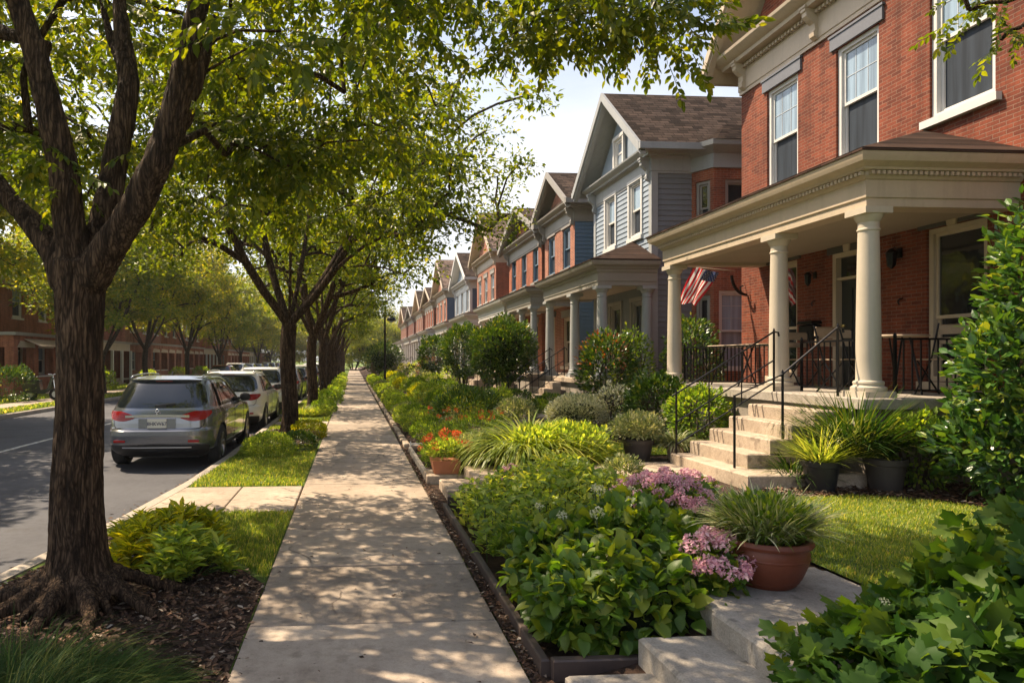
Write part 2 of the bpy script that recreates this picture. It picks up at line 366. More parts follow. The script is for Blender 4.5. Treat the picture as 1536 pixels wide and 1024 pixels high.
# ------------------------------------------------------------------ mesh building
class MB:
    """collects vertices and faces; build() links them as ONE mesh object"""
    def __init__(s): s.V = []; s.F = {}; s.n = 0
    def add(s, verts, faces):
        verts = np.asarray(verts, dtype=np.float64).reshape(-1, 3)
        s.V.append(verts)
        for f in faces: s.F.setdefault(len(f), []).append(np.asarray(f, dtype=np.int64)[None, :] + s.n)
        s.n += len(verts)
        return s
    def add_np(s, verts, faces):                    # faces: (m,k) array
        s.V.append(verts.reshape(-1, 3))
        s.F.setdefault(faces.shape[1], []).append(faces + s.n)
        s.n += verts.reshape(-1, 3).shape[0]
        return s
    def box(s, x0, x1, y0, y1, z0, z1, c=0.0):
        if x0 > x1: x0, x1 = x1, x0
        if y0 > y1: y0, y1 = y1, y0
        if c:
            V = [(x0, y0, z0), (x1, y0, z0), (x1, y1, z0), (x0, y1, z0), (x0, y0, z1 - c), (x1, y0, z1 - c), (x1, y1, z1 - c), (x0, y1, z1 - c),
                 (x0 + c, y0 + c, z1), (x1 - c, y0 + c, z1), (x1 - c, y1 - c, z1), (x0 + c, y1 - c, z1)]
            F = [(3, 2, 1, 0), (0, 1, 5, 4), (1, 2, 6, 5), (2, 3, 7, 6), (3, 0, 4, 7), (4, 5, 9, 8), (5, 6, 10, 9), (6, 7, 11, 10), (7, 4, 8, 11), (8, 9, 10, 11)]
        else:
            V = [(x0, y0, z0), (x1, y0, z0), (x1, y1, z0), (x0, y1, z0), (x0, y0, z1), (x1, y0, z1), (x1, y1, z1), (x0, y1, z1)]
            F = [(3, 2, 1, 0), (4, 5, 6, 7), (0, 1, 5, 4), (1, 2, 6, 5), (2, 3, 7, 6), (3, 0, 4, 7)]
        return s.add(V, F)
    def beam(s, p, q, w, h, up=(0, 0, 1)):
        p, q = Vector(p), Vector(q)
        d = (q - p).normalized(); u = Vector(up)
        r = d.cross(u)
        if r.length < 1e-4: r = d.cross(Vector((1, 0, 0)))
        r.normalize(); u = r.cross(d).normalized()
        V = []
        for e in (p, q):
            for a, b in ((-1, -1), (1, -1), (1, 1), (-1, 1)): V.append(e + r * a * w / 2 + u * b * h / 2)
        return s.add([tuple(v) for v in V], [(0, 3, 2, 1), (4, 5, 6, 7), (0, 1, 5, 4), (1, 2, 6, 5), (2, 3, 7, 6), (3, 0, 4, 7)])
    def tube(s, pts, radii, seg=8, cap=True):
        pts = [Vector(p) for p in pts]
        if not hasattr(radii, '__len__'): radii = [radii] * len(pts)
        V = []; prev = None
        for i, p in enumerate(pts):
            d = (pts[min(i + 1, len(pts) - 1)] - pts[max(i - 1, 0)]).normalized()
            if prev is None:
                r = d.cross(Vector((0, 0, 1)))
                if r.length < 1e-3: r = d.cross(Vector((1, 0, 0)))
            else:
                r = prev - d * prev.dot(d)
            r.normalize(); prev = r
            u = d.cross(r)
            for k in range(seg):
                a = 2 * math.pi * k / seg
                V.append(tuple(p + (r * math.cos(a) + u * math.sin(a)) * radii[i]))
        F = []
        for i in range(len(pts) - 1):
            for k in range(seg):
                a, b = i * seg + k, i * seg + (k + 1) % seg
                F.append((a, b, b + seg, a + seg))
        if cap:
            F.append(tuple(range(seg - 1, -1, -1))); F.append(tuple(range((len(pts) - 1) * seg, len(pts) * seg)))
        return s.add(V, F)
    def lathe(s, c, prof, seg=24, cap=True):
        V = []; F = []
        for r, z in prof:
            for k in range(seg):
                a = 2 * math.pi * k / seg
                V.append((c[0] + r * math.cos(a), c[1] + r * math.sin(a), c[2] + z))
        for i in range(len(prof) - 1):
            for k in range(seg):
                a, b = i * seg + k, i * seg + (k + 1) % seg
                F.append((a, b, b + seg, a + seg))
        if cap:
            F.append(tuple(range(seg - 1, -1, -1))); F.append(tuple(range((len(prof) - 1) * seg, len(prof) * seg)))
        return s.add(V, F)
    def sweep(s, path, prof, closed=False, cap=True):
        """path: (x,y) points; prof: (offset to the right of travel, z) points, an open or closed outline swept with mitres"""
        n = len(path); V = []
        P = [Vector(p) for p in path]
        for i, p in enumerate(P):
            if closed: a, b = P[i - 1], P[(i + 1) % n]
            else: a, b = P[max(i - 1, 0)], P[min(i + 1, n - 1)]
            d0 = (p - a).normalized() if (closed or i > 0) else (b - p).normalized()
            d1 = (b - p).normalized() if (closed or i < n - 1) else d0
            n0, n1 = Vector((d0.y, -d0.x)), Vector((d1.y, -d1.x))
            m = (n0 + n1).normalized()
            k = 1 / max(0.3, m.dot(n0))
            for o, z in prof: V.append((p.x + m.x * o * k, p.y + m.y * o * k, z))
        m = len(prof); F = []
        for i in range(n if closed else n - 1):
            j = (i + 1) % n
            for k in range(m):
                k2 = (k + 1) % m
                F.append((i * m + k, i * m + k2, j * m + k2, j * m + k))
        if cap and not closed:
            F.append(tuple(range(m))); F.append(tuple(range((n - 1) * m, n * m))[::-1])
        return s.add(V, F)
    def prism(s, poly, axis, a0, a1):
        """poly in the two other axes, extruded along axis"""
        def P(u, v, w): return {0: (w, u, v), 1: (u, w, v), 2: (u, v, w)}[axis]
        n = len(poly)
        V = [P(u, v, a0) for u, v in poly] + [P(u, v, a1) for u, v in poly]
        F = [tuple(range(n))[::-1], tuple(range(n, 2 * n))] + [(i, (i + 1) % n, n + (i + 1) % n, n + i) for i in range(n)]
        return s.add(V, F)
    def quad(s, a, b, c, d): return s.add([a, b, c, d], [(0, 1, 2, 3)])
    def mesh(s, name, smooth=False, fix=True):
        me = bpy.data.meshes.new(name)
        if s.n == 0: return me
        V = np.concatenate(s.V); me.vertices.add(len(V)); me.vertices.foreach_set('co', V.astype(np.float32).ravel())
        loops = []; tot = []
        for k, fs in s.F.items():
            a = np.concatenate(fs); loops.append(a.ravel()); tot.append(np.full(len(a), k))
        loops = np.concatenate(loops); tot = np.concatenate(tot)
        st = np.concatenate([[0], np.cumsum(tot)[:-1]])
        me.loops.add(len(loops)); me.loops.foreach_set('vertex_index', loops.astype(np.int32))
        me.polygons.add(len(tot)); me.polygons.foreach_set('loop_start', st.astype(np.int32))
        me.polygons.foreach_set('loop_total', tot.astype(np.int32))
        me.polygons.foreach_set('use_smooth', np.full(len(tot), bool(smooth)))
        me.update(calc_edges=True)
        if fix and s.n < 60000:
            b = bmesh.new(); b.from_mesh(me); bmesh.ops.recalc_face_normals(b, faces=b.faces); b.to_mesh(me); b.free()
        return me
    def build(s, name, material, parent=None, smooth=False, fix=True, loc=None, auto=None):
        o0 = origin_of(parent) if parent is not None else Vector(loc or (0, 0, 0))
        if s.V: s.V = [v - np.array(o0) for v in s.V]
        me = s.mesh(name, smooth, fix)
        me.materials.append(M[material] if isinstance(material, str) else material)
        if auto is not None:
            me.polygons.foreach_set('use_smooth', np.ones(len(me.polygons), dtype=bool)); me.set_sharp_from_angle(angle=R(auto))
        o = bpy.data.objects.new(name, me); col.objects.link(o)
        if parent is not None: o.parent = parent
        elif loc is not None: o.location = loc
        return o

def origin_of(o):
    v = Vector(o.location)
    while o.parent is not None:
        o = o.parent; v = v + Vector(o.location)
    return v

def tag(o, label=None, cat=None, group=None, kind=None):
    if label: o['label'] = label
    if cat: o['category'] = cat
    if group: o['group'] = group
    if kind: o['kind'] = kind
    return o

def thing(name, loc, label, cat, group=None):
    o = bpy.data.objects.new(name, None); col.objects.link(o)
    o.location = loc; o.empty_display_size = 0.2
    return tag(o, label, cat, group)

def copy_tree(o, parent=None):
    c = o.copy(); col.objects.link(c)
    if parent is not None: c.parent = parent
    for ch in list(o.children): copy_tree(ch, c)
    return c

def copy_to(o, loc, label, rz=0.0, s=1.0, group=None):
    c = copy_tree(o); c.location = loc; c.rotation_euler = (0, 0, rz); c.scale = (s, s, s); c['label'] = label
    if group: c['group'] = group
    return c

ORD = ['first', 'second', 'third', 'fourth', 'fifth', 'sixth', 'seventh', 'eighth', 'ninth', 'tenth', 'eleventh', 'twelfth', 'thirteenth', 'fourteenth', 'fifteenth', 'sixteenth', 'seventeenth', 'eighteenth', 'nineteenth', 'twentieth'] + ['twenty-' + w for w in ('first', 'second', 'third', 'fourth', 'fifth', 'sixth', 'seventh', 'eighth', 'ninth')] + ['thirtieth'] + ['thirty-' + w for w in ('first', 'second', 'third', 'fourth', 'fifth')]

# ------------------------------------------------------------------ leaves
def T(vs, fs): return np.array(vs, dtype=np.float64), [np.array([f for f in fs if len(f) == k]) for k in sorted({len(f) for f in fs})]
LEAF = T([(0, 0, 0), (.24, .33, .06), (.2, .66, .04), (0, 1, -.06), (-.2, .66, .04), (-.24, .33, .06), (0, .4, 0), (0, .7, -.02)],
         [(0, 1, 6), (1, 2, 7, 6), (2, 3, 7), (0, 6, 5), (5, 6, 7, 4), (4, 7, 3)])
LEAFQ = T([(0, 0, 0), (.27, .45, .07), (0, 1, -.03), (-.27, .45, .07)], [(0, 1, 2), (0, 2, 3)])
LEAFW = T([(0, 0, 0), (.36, .3, .05), (.33, .62, .06), (0, 1, -.05), (-.33, .62, .06), (-.36, .3, .05), (0, .5, 0)],
          [(0, 1, 6), (1, 2, 6), (2, 3, 6), (3, 4, 6), (4, 5, 6), (5, 0, 6)])
LANCE = T([(0, 0, 0), (.11, .3, .04), (.12, .6, .05), (0, 1, -.10), (-.12, .6, .05), (-.11, .3, .04), (0, .5, .0)],
          [(0, 1, 6), (1, 2, 6), (2, 3, 6), (3, 4, 6), (4, 5, 6), (5, 0, 6)])
def _lobed(lobes):
    pts = []
    for (a, r) in lobes: pts.append((r * math.sin(R(a)), .38 + r * math.cos(R(a)), 0.035 * math.cos(R(a * 5)) - 0.09 * r * r))
    vs = [(0, 0, 0)] + pts + [(0, .38, .0)]
    n = len(pts); c = n + 1
    fs = [(0, 1, c)] + [(i, i + 1, c) for i in range(1, n)] + [(n, 0, c)]
    return T(vs, fs)
LOBED = _lobed([(152, .30), (128, .40), (108, .37), (88, .45), (66, .43), (50, .38), (32, .47), (16, .50), (0, .64), (-16, .50), (-32, .47), (-50, .38), (-66, .43), (-88, .45), (-108, .37), (-128, .40), (-152, .30)])
DEEP = _lobed([(150, .28), (122, .42), (104, .27), (84, .52), (62, .47), (46, .30), (28, .54), (12, .52), (0, .70), (-12, .52), (-28, .54), (-46, .30), (-62, .47), (-84, .52), (-104, .27), (-122, .42), (-150, .28)])
OVATE = T([(0, 0, 0), (.20, .08, .05), (.34, .30, .10), (.33, .52, .09), (.22, .78, .03), (0, 1.05, -.13), (-.22, .78, .03), (-.33, .52, .09), (-.34, .30, .10), (-.20, .08, .05), (0, .3, .0), (0, .55, .01), (0, .8, -.03)],
          [(0, 1, 10), (1, 2, 10), (2, 3, 11, 10), (3, 4, 12, 11), (4, 5, 12), (5, 6, 12), (6, 7, 11, 12), (7, 8, 10, 11), (8, 9, 10), (9, 0, 10)])

def frames(D, hint, roll=0.0, rng=RNG):
    """rotation matrices whose Y axis is D and whose Z axis leans to hint"""
    D = D / np.linalg.norm(D, axis=1, keepdims=True).clip(1e-6)
    X = np.cross(D, hint); ln = np.linalg.norm(X, axis=1, keepdims=True)
    X = np.where(ln < 1e-3, np.array([[1., 0, 0]]), X / ln.clip(1e-6)); Z = np.cross(X, D)
    if roll:
        a = rng.normal(0, roll, len(D))[:, None]
        X, Z = X * np.cos(a) + Z * np.sin(a), Z * np.cos(a) - X * np.sin(a)
    return np.stack([X, D, Z], axis=2)

def scatter(mb, tpl, P, Rm, S):
    vs, fgroups = tpl
    W = np.einsum('mij,nj->mni', Rm, vs) * np.asarray(S).reshape(-1, 1, 1) + P[:, None, :]
    n = len(vs); m = len(P)
    base = (np.arange(m) * n)[:, None, None]
    mb.V.append(W.reshape(-1, 3))
    for fg in fgroups: mb.F.setdefault(fg.shape[1], []).append((fg[None] + base).reshape(-1, fg.shape[1]) + mb.n)
    mb.n += n * m

def rdir(n, zmin=-1, zmax=1, rng=RNG):
    z = rng.uniform(zmin, zmax, n); a = rng.uniform(0, 2 * math.pi, n); r = np.sqrt(np.clip(1 - z * z, 0, 1))
    return np.stack([r * np.cos(a), r * np.sin(a), z], 1)

def lump(D, seed, k=2.2):
    return np.array([noise.noise(Vector((d[0] * k + seed, d[1] * k, d[2] * k - seed))) for d in D])

def shell_leaves(mb, c, r, n, size, tpl=LEAF, seed=0, inner=0.55, rough=0.28, droop=0.0, zmin=-0.25, out=0.75, box=0.0, rng=RNG, szvar=0.3, k=2.4):
    """leaves standing over a lumpy ellipsoid of radii r"""
    D = rdir(n, zmin, 1, rng)
    if box: D = np.sign(D) * np.abs(D) ** (1 - box); D /= np.linalg.norm(D, axis=1, keepdims=True) ** (1 - box * 0.6)
    f = 1 + rough * lump(D, seed, k)
    t = inner + (1 - inner) * rng.random(n) ** 0.45
    P = np.array(c) + D * np.array(r) * (f * t)[:, None]
    nrm = D / np.array(r); nrm /= np.linalg.norm(nrm, axis=1, keepdims=True)
    d = nrm * out + rdir(n, rng=rng) * (1 - out) * 1.4 + np.array([0, 0, 0.25 - droop])
    scatter(mb, tpl, P, frames(d, nrm * 0.6 + np.array([0, 0, 1.0]), 0.5, rng), size * rng.uniform(1 - szvar, 1 + szvar, n))

def blades(mb, P, az, length, lean, width, seg=4, curl=1.0, rng=RNG):
    """grassy blades: each a bent ribbon rooted at P, leaning outwards and arching over"""
    n = len(P); t = np.linspace(0, 1, seg + 1)
    ang = lean[:, None] + curl[:, None] * t[None, :] if hasattr(curl, '__len__') else lean[:, None] + curl * t[None, :]
    ds = length[:, None] / seg
    hx = np.concatenate([np.zeros((n, 1)), np.cumsum(np.sin(ang[:, :-1]) * ds, 1)], 1)
    hz = np.concatenate([np.zeros((n, 1)), np.cumsum(np.cos(ang[:, :-1]) * ds, 1)], 1)
    dx, dy = np.cos(az)[:, None], np.sin(az)[:, None]
    C = np.stack([P[:, 0:1] + dx * hx, P[:, 1:2] + dy * hx, P[:, 2:3] + hz], 2)
    w = width[:, None] * (np.sin(np.pi * (0.25 + 0.75 * t)) ** 0.7)[None, :].clip(0.04, 1)
    sd = np.stack([-dy.repeat(seg + 1, 1), dx.repeat(seg + 1, 1), np.full((n, seg + 1), 0.0)], 2) * w[:, :, None] * 0.5
    V = np.stack([C - sd, C + sd], 2).reshape(n, -1, 3)
    F = np.array([(2 * i, 2 * i + 1, 2 * i + 3, 2 * i + 2) for i in range(seg)])
    m = (seg + 1) * 2
    mb.V.append(V.reshape(-1, 3)); mb.F.setdefault(4, []).append((F[None] + (np.arange(n) * m)[:, None, None]).reshape(-1, 4) + mb.n)
    mb.n += n * m

def tuft(mb, c, n, ln, spread, width, lean=(0.1, 1.1), curl=(0.4, 1.3), seg=5, rng=RNG):
    a = rng.uniform(0, 2 * math.pi, n); r = spread * np.sqrt(rng.random(n))
    P = np.stack([c[0] + r * np.cos(a), c[1] + r * np.sin(a), np.full(n, c[2])], 1)
    le = lean[0] + (lean[1] - lean[0]) * (0.25 * rng.random(n) + 0.75 * r / spread)
    blades(mb, P, a + rng.normal(0, 0.5, n), ln * rng.uniform(0.65, 1.15, n), le, width * rng.uniform(0.7, 1.2, n), seg, rng.uniform(curl[0], curl[1], n), rng)

def ball_flowers(mb, P, rad, petals=26, rng=RNG, tpl=LEAFQ, flat=0.75):
    for p, r in zip(P, rad):
        D = rdir(petals, -0.7, 1, rng)
        Q = np.array(p) + D * np.array([1, 1, flat]) * r * 0.8
        T_ = rdir(petals, rng=rng); T_ = T_ - D * (T_ * D).sum(1, keepdims=True) + D * 0.35
        scatter(mb, tpl, Q, frames(T_, D, 0.3, rng), np.full(petals, r * 0.55) * rng.uniform(0.7, 1.2, petals))

# ------------------------------------------------------------------ houses
M['brick_bay'] = m_brick('brick_bay', (0.34, 0.098, 0.045), (0.22, 0.06, 0.03), (0.34, 0.23, 0.165))
for n_ in M['brick_bay'].node_tree.nodes:
    if n_.type == 'MATH' and n_.operation == 'ADD': n_.operation = 'SUBTRACT'

class Fr:
    """a wall's own frame: u along the wall, w inwards, z up"""
    def __init__(s, o, U, W): s.o = Vector(o); s.U = Vector(U).normalized(); s.W = Vector(W).normalized()
    def P(s, u, w, z):
        p = s.o + s.U * u + s.W * w
        return (p.x, p.y, z)
    def box(s, mb, u0, u1, w0, w1, z0, z1, c=0):
        V = [s.P(u, w, z) for z in (z0, z1) for u, w in ((u0, w0), (u1, w0), (u1, w1), (u0, w1))]
        return mb.add(V, [(3, 2, 1, 0), (4, 5, 6, 7), (0, 1, 5, 4), (1, 2, 6, 5), (2, 3, 7, 6), (3, 0, 4, 7)])
    def poly(s, mb, pts, w0, w1):           # pts in (u,z)
        n = len(pts)
        V = [s.P(u, w0, z) for u, z in pts] + [s.P(u, w1, z) for u, z in pts]
        return mb.add(V, [tuple(range(n)), tuple(range(n, 2 * n))[::-1]] + [(i, (i + 1) % n, n + (i + 1) % n, n + i) for i in range(n)])
    def wzprism(s, mb, pts, u0, u1):        # pts in (w,z)
        n = len(pts)
        V = [s.P(u0, w, z) for w, z in pts] + [s.P(u1, w, z) for w, z in pts]
        return mb.add(V, [tuple(range(n)), tuple(range(n, 2 * n))[::-1]] + [(i, (i + 1) % n, n + (i + 1) % n, n + i) for i in range(n)])

def wall(mb, fr, u0, u1, z0, z1, ops=(), reveal=0.13, board=0.0):
    us = sorted({u0, u1} | {o[0] for o in ops} | {o[1] for o in ops})
    zs = {z0, z1} | {o[2] for o in ops} | {o[3] for o in ops}
    if board:
        z = z0
        while z < z1: zs.add(round(z, 4)); z += board
    us = [u for u in us if u0 <= u <= u1]; zs = sorted(z for z in zs if z0 <= z <= z1)
    for a, b in zip(us[:-1], us[1:]):
        for c, d in zip(zs[:-1], zs[1:]):
            if d - c < 1e-5: continue
            m, n = (a + b) / 2, (c + d) / 2
            if any(o[0] < m < o[1] and o[2] < n < o[3] for o in ops): continue
            if board:
                f0 = -0.02 * (1 - ((c - z0) % board) / board) if ((c - z0) % board) > 1e-3 and ((c - z0) % board) < board - 1e-3 else -0.02
                f1 = -0.02 * (1 - ((d - z0) % board) / board) if ((d - z0) % board) > 1e-3 and ((d - z0) % board) < board - 1e-3 else 0.0
                mb.quad(fr.P(a, f0, c), fr.P(b, f0, c), fr.P(b, f1, d), fr.P(a, f1, d))
                if f0 == -0.02: mb.quad(fr.P(a, 0, c), fr.P(b, 0, c), fr.P(b, f0, c), fr.P(a, f0, c))
            else:
                mb.quad(fr.P(a, 0, c), fr.P(b, 0, c), fr.P(b, 0, d), fr.P(a, 0, d))
    for a, b, c, d in [o[:4] for o in ops]:
        for p, q in (((a, c), (b, c)), ((b, c), (b, d)), ((b, d), (a, d)), ((a, d), (a, c))):
            mb.quad(fr.P(p[0], 0, p[1]), fr.P(q[0], 0, q[1]), fr.P(q[0], reveal, q[1]), fr.P(p[0], reveal, p[1]))

def window(par, fr, o, frame='trim_white', up='glass_up', low='glass_screen', sill='trim_white', lintel=None, casing=0.0, grid=(0, 0), name='window', detail=True, key=None, mid=0.5):
    u0, u1, z0, z1 = o[:4]
    mb = MB(); e = 0.004
    fw = 0.065; zi = z0 + (z1 - z0) * mid
    w0 = 0.035 if not casing else 0.0
    def ring(a, b, c, d, t, wa, wb, tb=None):
        tb = tb or t
        fr.box(mb, a, a + t, wa, wb, c, d); fr.box(mb, b - t, b, wa, wb, c, d)
        fr.box(mb, a + t, b - t, wa, wb, d - t, d); fr.box(mb, a + t, b - t, wa, wb, c, c + tb)
    ring(u0 + e, u1 - e, z0 + e, z1 - e, fw, w0, w0 + 0.06)
    if casing:
        fr.box(mb, u0 - casing, u0 + e, -0.045, 0.02, z0, z1); fr.box(mb, u1 - e, u1 + casing, -0.045, 0.02, z0, z1)
        fr.box(mb, u0 - casing - .02, u1 + casing + .02, -0.055, 0.02, z1, z1 + casing * 1.2)
    a, b, c, d = u0 + fw, u1 - fw, z0 + fw, z1 - fw
    st = 0.045
    ring(a + .002, b - .002, zi - st / 2, d - .002, st, w0 + .035, w0 + .075)
    ring(a + .003, b - .003, c + .003, zi + st / 2 + .003, st, w0 + .062, w0 + .10)
    gx, gz = grid
    f = None
    f = mb.build(name, frame, par)
    w = w0 + .06
    for nm, (zz0, zz1, ww, mt) in (('pane', (zi, d - st / 2, w0 + .055, up)), ('pane', (c + st / 2, zi, w0 + .085, low))):
        p = MB(); fr.box(p, a + st / 2, b - st / 2, ww, ww + .008, zz0, zz1); p.build(nm, mt, f)
    if gx or gz:
        g = MB()
        for i in range(1, gx): 
            uu = a + (b - a) * i / gx
            fr.box(g, uu - .006, uu + .006, w0 + .05, w0 + .056, zi + .02, d - st)
        for j in range(1, gz):
            zz = zi + (d - zi) * j / gz
            fr.box(g, a + st, b - st, w0 + .049, w0 + .057, zz - .006, zz + .006)
        g.build('glazing_bar', 'bar_faint' if up == 'glass_up' else frame, f)
    if sill:
        s = MB(); fr.box(s, u0 - .08, u1 + .08, -0.075, 0.03, z0 - .10, z0 - .002); s.build('sill', sill, f)
    if lintel:
        s = MB(); h = 0.2
        fr.poly(s, [(u0 - .10, z1 + .002), (u1 + .10, z1 + .002), (u1 + .10, z1 + h), (u0 - .10, z1 + h)], -0.035, 0.02)
        fr.box(s, u0 - .12, u1 + .12, -0.05, 0.02, z1 + h, z1 + h + .035)
        ln = s.build('lintel', lintel, f)
        if key:
            k = MB(); m = (u0 + u1) / 2
            fr.poly(k, [(m - .06, z1 - .02), (m + .06, z1 - .02), (m + .1, z1 + h + .05), (m - .1, z1 + h + .05)], -0.06, -0.034); k.build('keystone', key, f)
    return f

def column(par, x, y, z0, z1, r, mt, seg=24, name='column'):
    h = z1 - z0; mb = MB()
    mb.box(x - r * 1.45, x + r * 1.45, y - r * 1.45, y + r * 1.45, z0, z0 + .07)
    prof = [(r * 1.38, .07), (r * 1.42, .09), (r * 1.40, .115), (r * 1.2, .13), (r * 1.18, .145), (r * 1.24, .16), (r * 1.2, .18), (r * 1.02, .19)]
    for t in np.linspace(0.0, 1, 9): prof.append((r * (1.0 - .17 * t ** 1.6), .20 + (h - .46) * t))
    rt = r * .83
    prof += [(rt * 1.1, h - .25), (rt * 1.1, h - .235), (rt, h - .225), (rt, h - .16), (rt * 1.12, h - .145), (rt * 1.35, h - .10), (rt * 1.4, h - .075)]
    mb.lathe((x, y, z0), prof, seg)
    mb.box(x - rt * 1.55, x + rt * 1.55, y - rt * 1.55, y + rt * 1.55, z1 - .075, z1 - .003)
    return mb.build(name, mt, par, auto=32)

def rail_panel(mb, p, q, h, step=0.12, r=0.009, top=0.022, low=0.08):
    p, q = Vector(p), Vector(q)
    up = Vector((0, 0, 1))
    mb.beam(p + up * h, q + up * h, top * 1.6, top)
    mb.beam(p + up * low, q + up * low, .02, .016)
    n = max(2, int(round((Vector((q.x - p.x, q.y - p.y, 0))).length / step)))
    for i in range(1, n):
        a = p.lerp(q, i / n)
        mb.beam(a + up * (low + .008), a + up * (h - top / 2), r * 1.5, r * 1.5, (0, 1, 0))

def rail_post(mb, p, h, w=0.035):
    mb.beam(p, Vector(p) + Vector((0, 0, h)), w, w, (0, 1, 0))
    mb.lathe((p[0], p[1], p[2] + h), [(w * .55, 0), (w * .75, .02), (w * .5, .045), (0.004, .06)], 8)

def entablature(x, dz=0.0):
    """(outward offset, height) outline of a porch beam and cornice, base at x"""
    return [(-.13, x), (.13, x), (.13, x + .09), (.15, x + .10), (.15, x + .29), (.17, x + .30), (.19, x + .335), (.19, x + .375), (.24, x + .385),
            (.25, x + .41), (.30, x + .44), (.33, x + .455), (.345, x + .49), (.36, x + .53), (.36, x + .55), (-.13, x + .55)]

def porch(par, wx, cx, cols, zf, zc, zp, trim, colm, shing, ends, ceil='porch_ceiling', r=.125, deck='stone', base='foundation', dent=False, G=0.3, back=(), zq=None):
    """cols: column Ys from near to far; ends: (y near, y far) of the beam line; zp: where the roof meets the wall"""
    y0, y1 = ends
    d = MB(); d.box(cx - .28, wx - .003, y0 - .28, y1 + .28, zf - .12, zf, .012); d.build('porch_floor', deck, par)
    f = MB(); f.box(cx - .2, wx - .003, y0 - .2, y1 + .2, G - .1, zf - .121); f.build('porch_base', base, par)
    for y in cols: column(par, cx, y, zf, zc, r, colm)
    for (x, y) in back: column(par, x, y, zf, zc, r, colm)
    path = [(wx - .003, y1), (cx, y1), (cx, y0), (wx - .003, y0)]
    e = MB(); e.sweep(path, entablature(zc)); eo = e.build('porch_cornice', trim, par, auto=25)
    if dent:
        dm = MB(); z = zc + .335
        y = y1 + .14
        while y > y0 - .16:
            dm.box(cx - .235, cx - .191, y - .018, y + .018, z, z + .04); y -= .062
        x = cx - .13
        while x < wx - .05:
            dm.box(x - .018, x + .018, y0 - .235, y0 - .191, z, z + .04); x += .062
        dm.build('dentils', trim, eo)['kind'] = 'stuff'
    c = MB(); c.box(cx + .131, wx - .004, y0 + .131, y1 - .131, zc + .05, zc + .075); c.build('porch_ceiling', ceil, par)
    ze = zc + .552; ov = .375; a = wx - .004
    E1, E2 = (cx - ov, y0 - ov, ze), (cx - ov, y1 + ov, ze)
    run = a - (cx - ov); k = min(run, 1.5, (y1 - y0) / 2)
    W1, W2, P1, P2 = (a, y0 - ov, ze), (a, y1 + ov, ze), (a, y0 - ov + k, zp), (a, y1 + ov - k, zq or zp)
    m = MB(); t = .03
    lo = [(p[0], p[1], p[2]) for p in (E1, E2, W2, W1)]
    hi = [(E1[0], E1[1], ze + t), (E2[0], E2[1], ze + t), (W2[0], W2[1], ze + t), (W1[0], W1[1], ze + t), (P1[0], P1[1], zp), P2]
    m.add(lo + hi, [(3, 2, 1, 0), (0, 1, 5, 4), (1, 2, 6, 5), (3, 0, 4, 7), (2, 3, 7, 6), (4, 5, 9, 8), (4, 8, 7), (5, 6, 9), (6, 7, 8, 9)])
    m.build('porch_roof', shing, par)

def stairs(par, x0, x1, y0, y1, z0, z1, n, mt='stone', wide=0.0, name='stair_step'):
    tr = (x1 - x0) / n; rs = (z1 - z0) / (n + 1)
    for i in range(n):
        s = MB(); w = wide if i == 0 else 0
        s.box(x0 + i * tr, x1 - .003, y0 - w, y1, z0 + i * rs + (.001 if i else -.05), z0 + (i + 1) * rs, .014)
        s.build(name, mt, par)

def roof_extrude(par, prof, xf, xb, mt, trim, th=.13, soffit=.0):
    """prof: (y,z) outline from the near eave to the far eave, run along X"""
    n = len(prof)
    low = [(y, z - th) for y, z in prof]
    m = MB(); m.prism(prof + low[::-1], 0, xf, xb)
    ro = m.build('roof', mt, par, auto=30)
    sf = MB(); sf.prism([(y, z - .003) for y, z in low] + [(y, z - .02) for y, z in low][::-1], 0, xf + .15, xf + 1.0); sf.build('soffit', trim, ro)
    t = MB(); a = [(y, z + .012) for y, z in prof]; b = [(y, z - .20) for y, z in prof]
    for i in range(n - 1):
        t.prism([a[i], a[i + 1], b[i + 1], b[i]], 0, xf - .035, xf + .03)
    a2 = [(y, z - .20) for y, z in prof]; b2 = [(y, z - .27) for y, z in prof]
    for i in range(n - 1):
        t.prism([a2[i], a2[i + 1], b2[i + 1], b2[i]], 0, xf + .01, xf + .14)
    t.build('gable_trim', trim, par)
    # gutters along both eaves
    for (y, z), sg in ((prof[0], -1), (prof[-1], 1)):
        g = MB(); g.box(xf - .03, xb, y + sg * .002, y + sg * .09, z - .16, z - .01); g.build('gutter', trim, ro)
    return ro

def console(mb, fr, u, z1, h=.5, d=.3, wd=.11):
    """a scrolled bracket under a cornice"""
    pts = [(0.02, z1), (-d, z1), (-d, z1 - .05), (-d * .92, z1 - .07), (-d * .9, z1 - .13), (-d * .7, z1 - .19), (-d * .42, z1 - .25), (-d * .36, z1 - .33), (-d * .46, z1 - h * .78), (-d * .42, z1 - h * .9), (-d * .2, z1 - h), (0.02, z1 - h)]
    fr.wzprism(mb, pts, u - wd / 2, u + wd / 2)
    fr.box(mb, u - wd * .7, u + wd * .7, -d * 1.05, -.001, z1, z1 + .04)

def house_cornice(z, s=1.0):
    """(offset, z): frieze board with a crown above, crown top at z"""
    return [(0.002, z - .62 * s), (.03, z - .62 * s), (.03, z - .57 * s), (.045, z - .56 * s), (.045, z - .24 * s), (.07, z - .22 * s), (.09, z - .19 * s), (.20 * s, z - .18 * s), (.21 * s, z - .13 * s),
            (.29 * s, z - .09 * s), (.34 * s, z - .04 * s), (.35 * s, z), (0.002, z)]

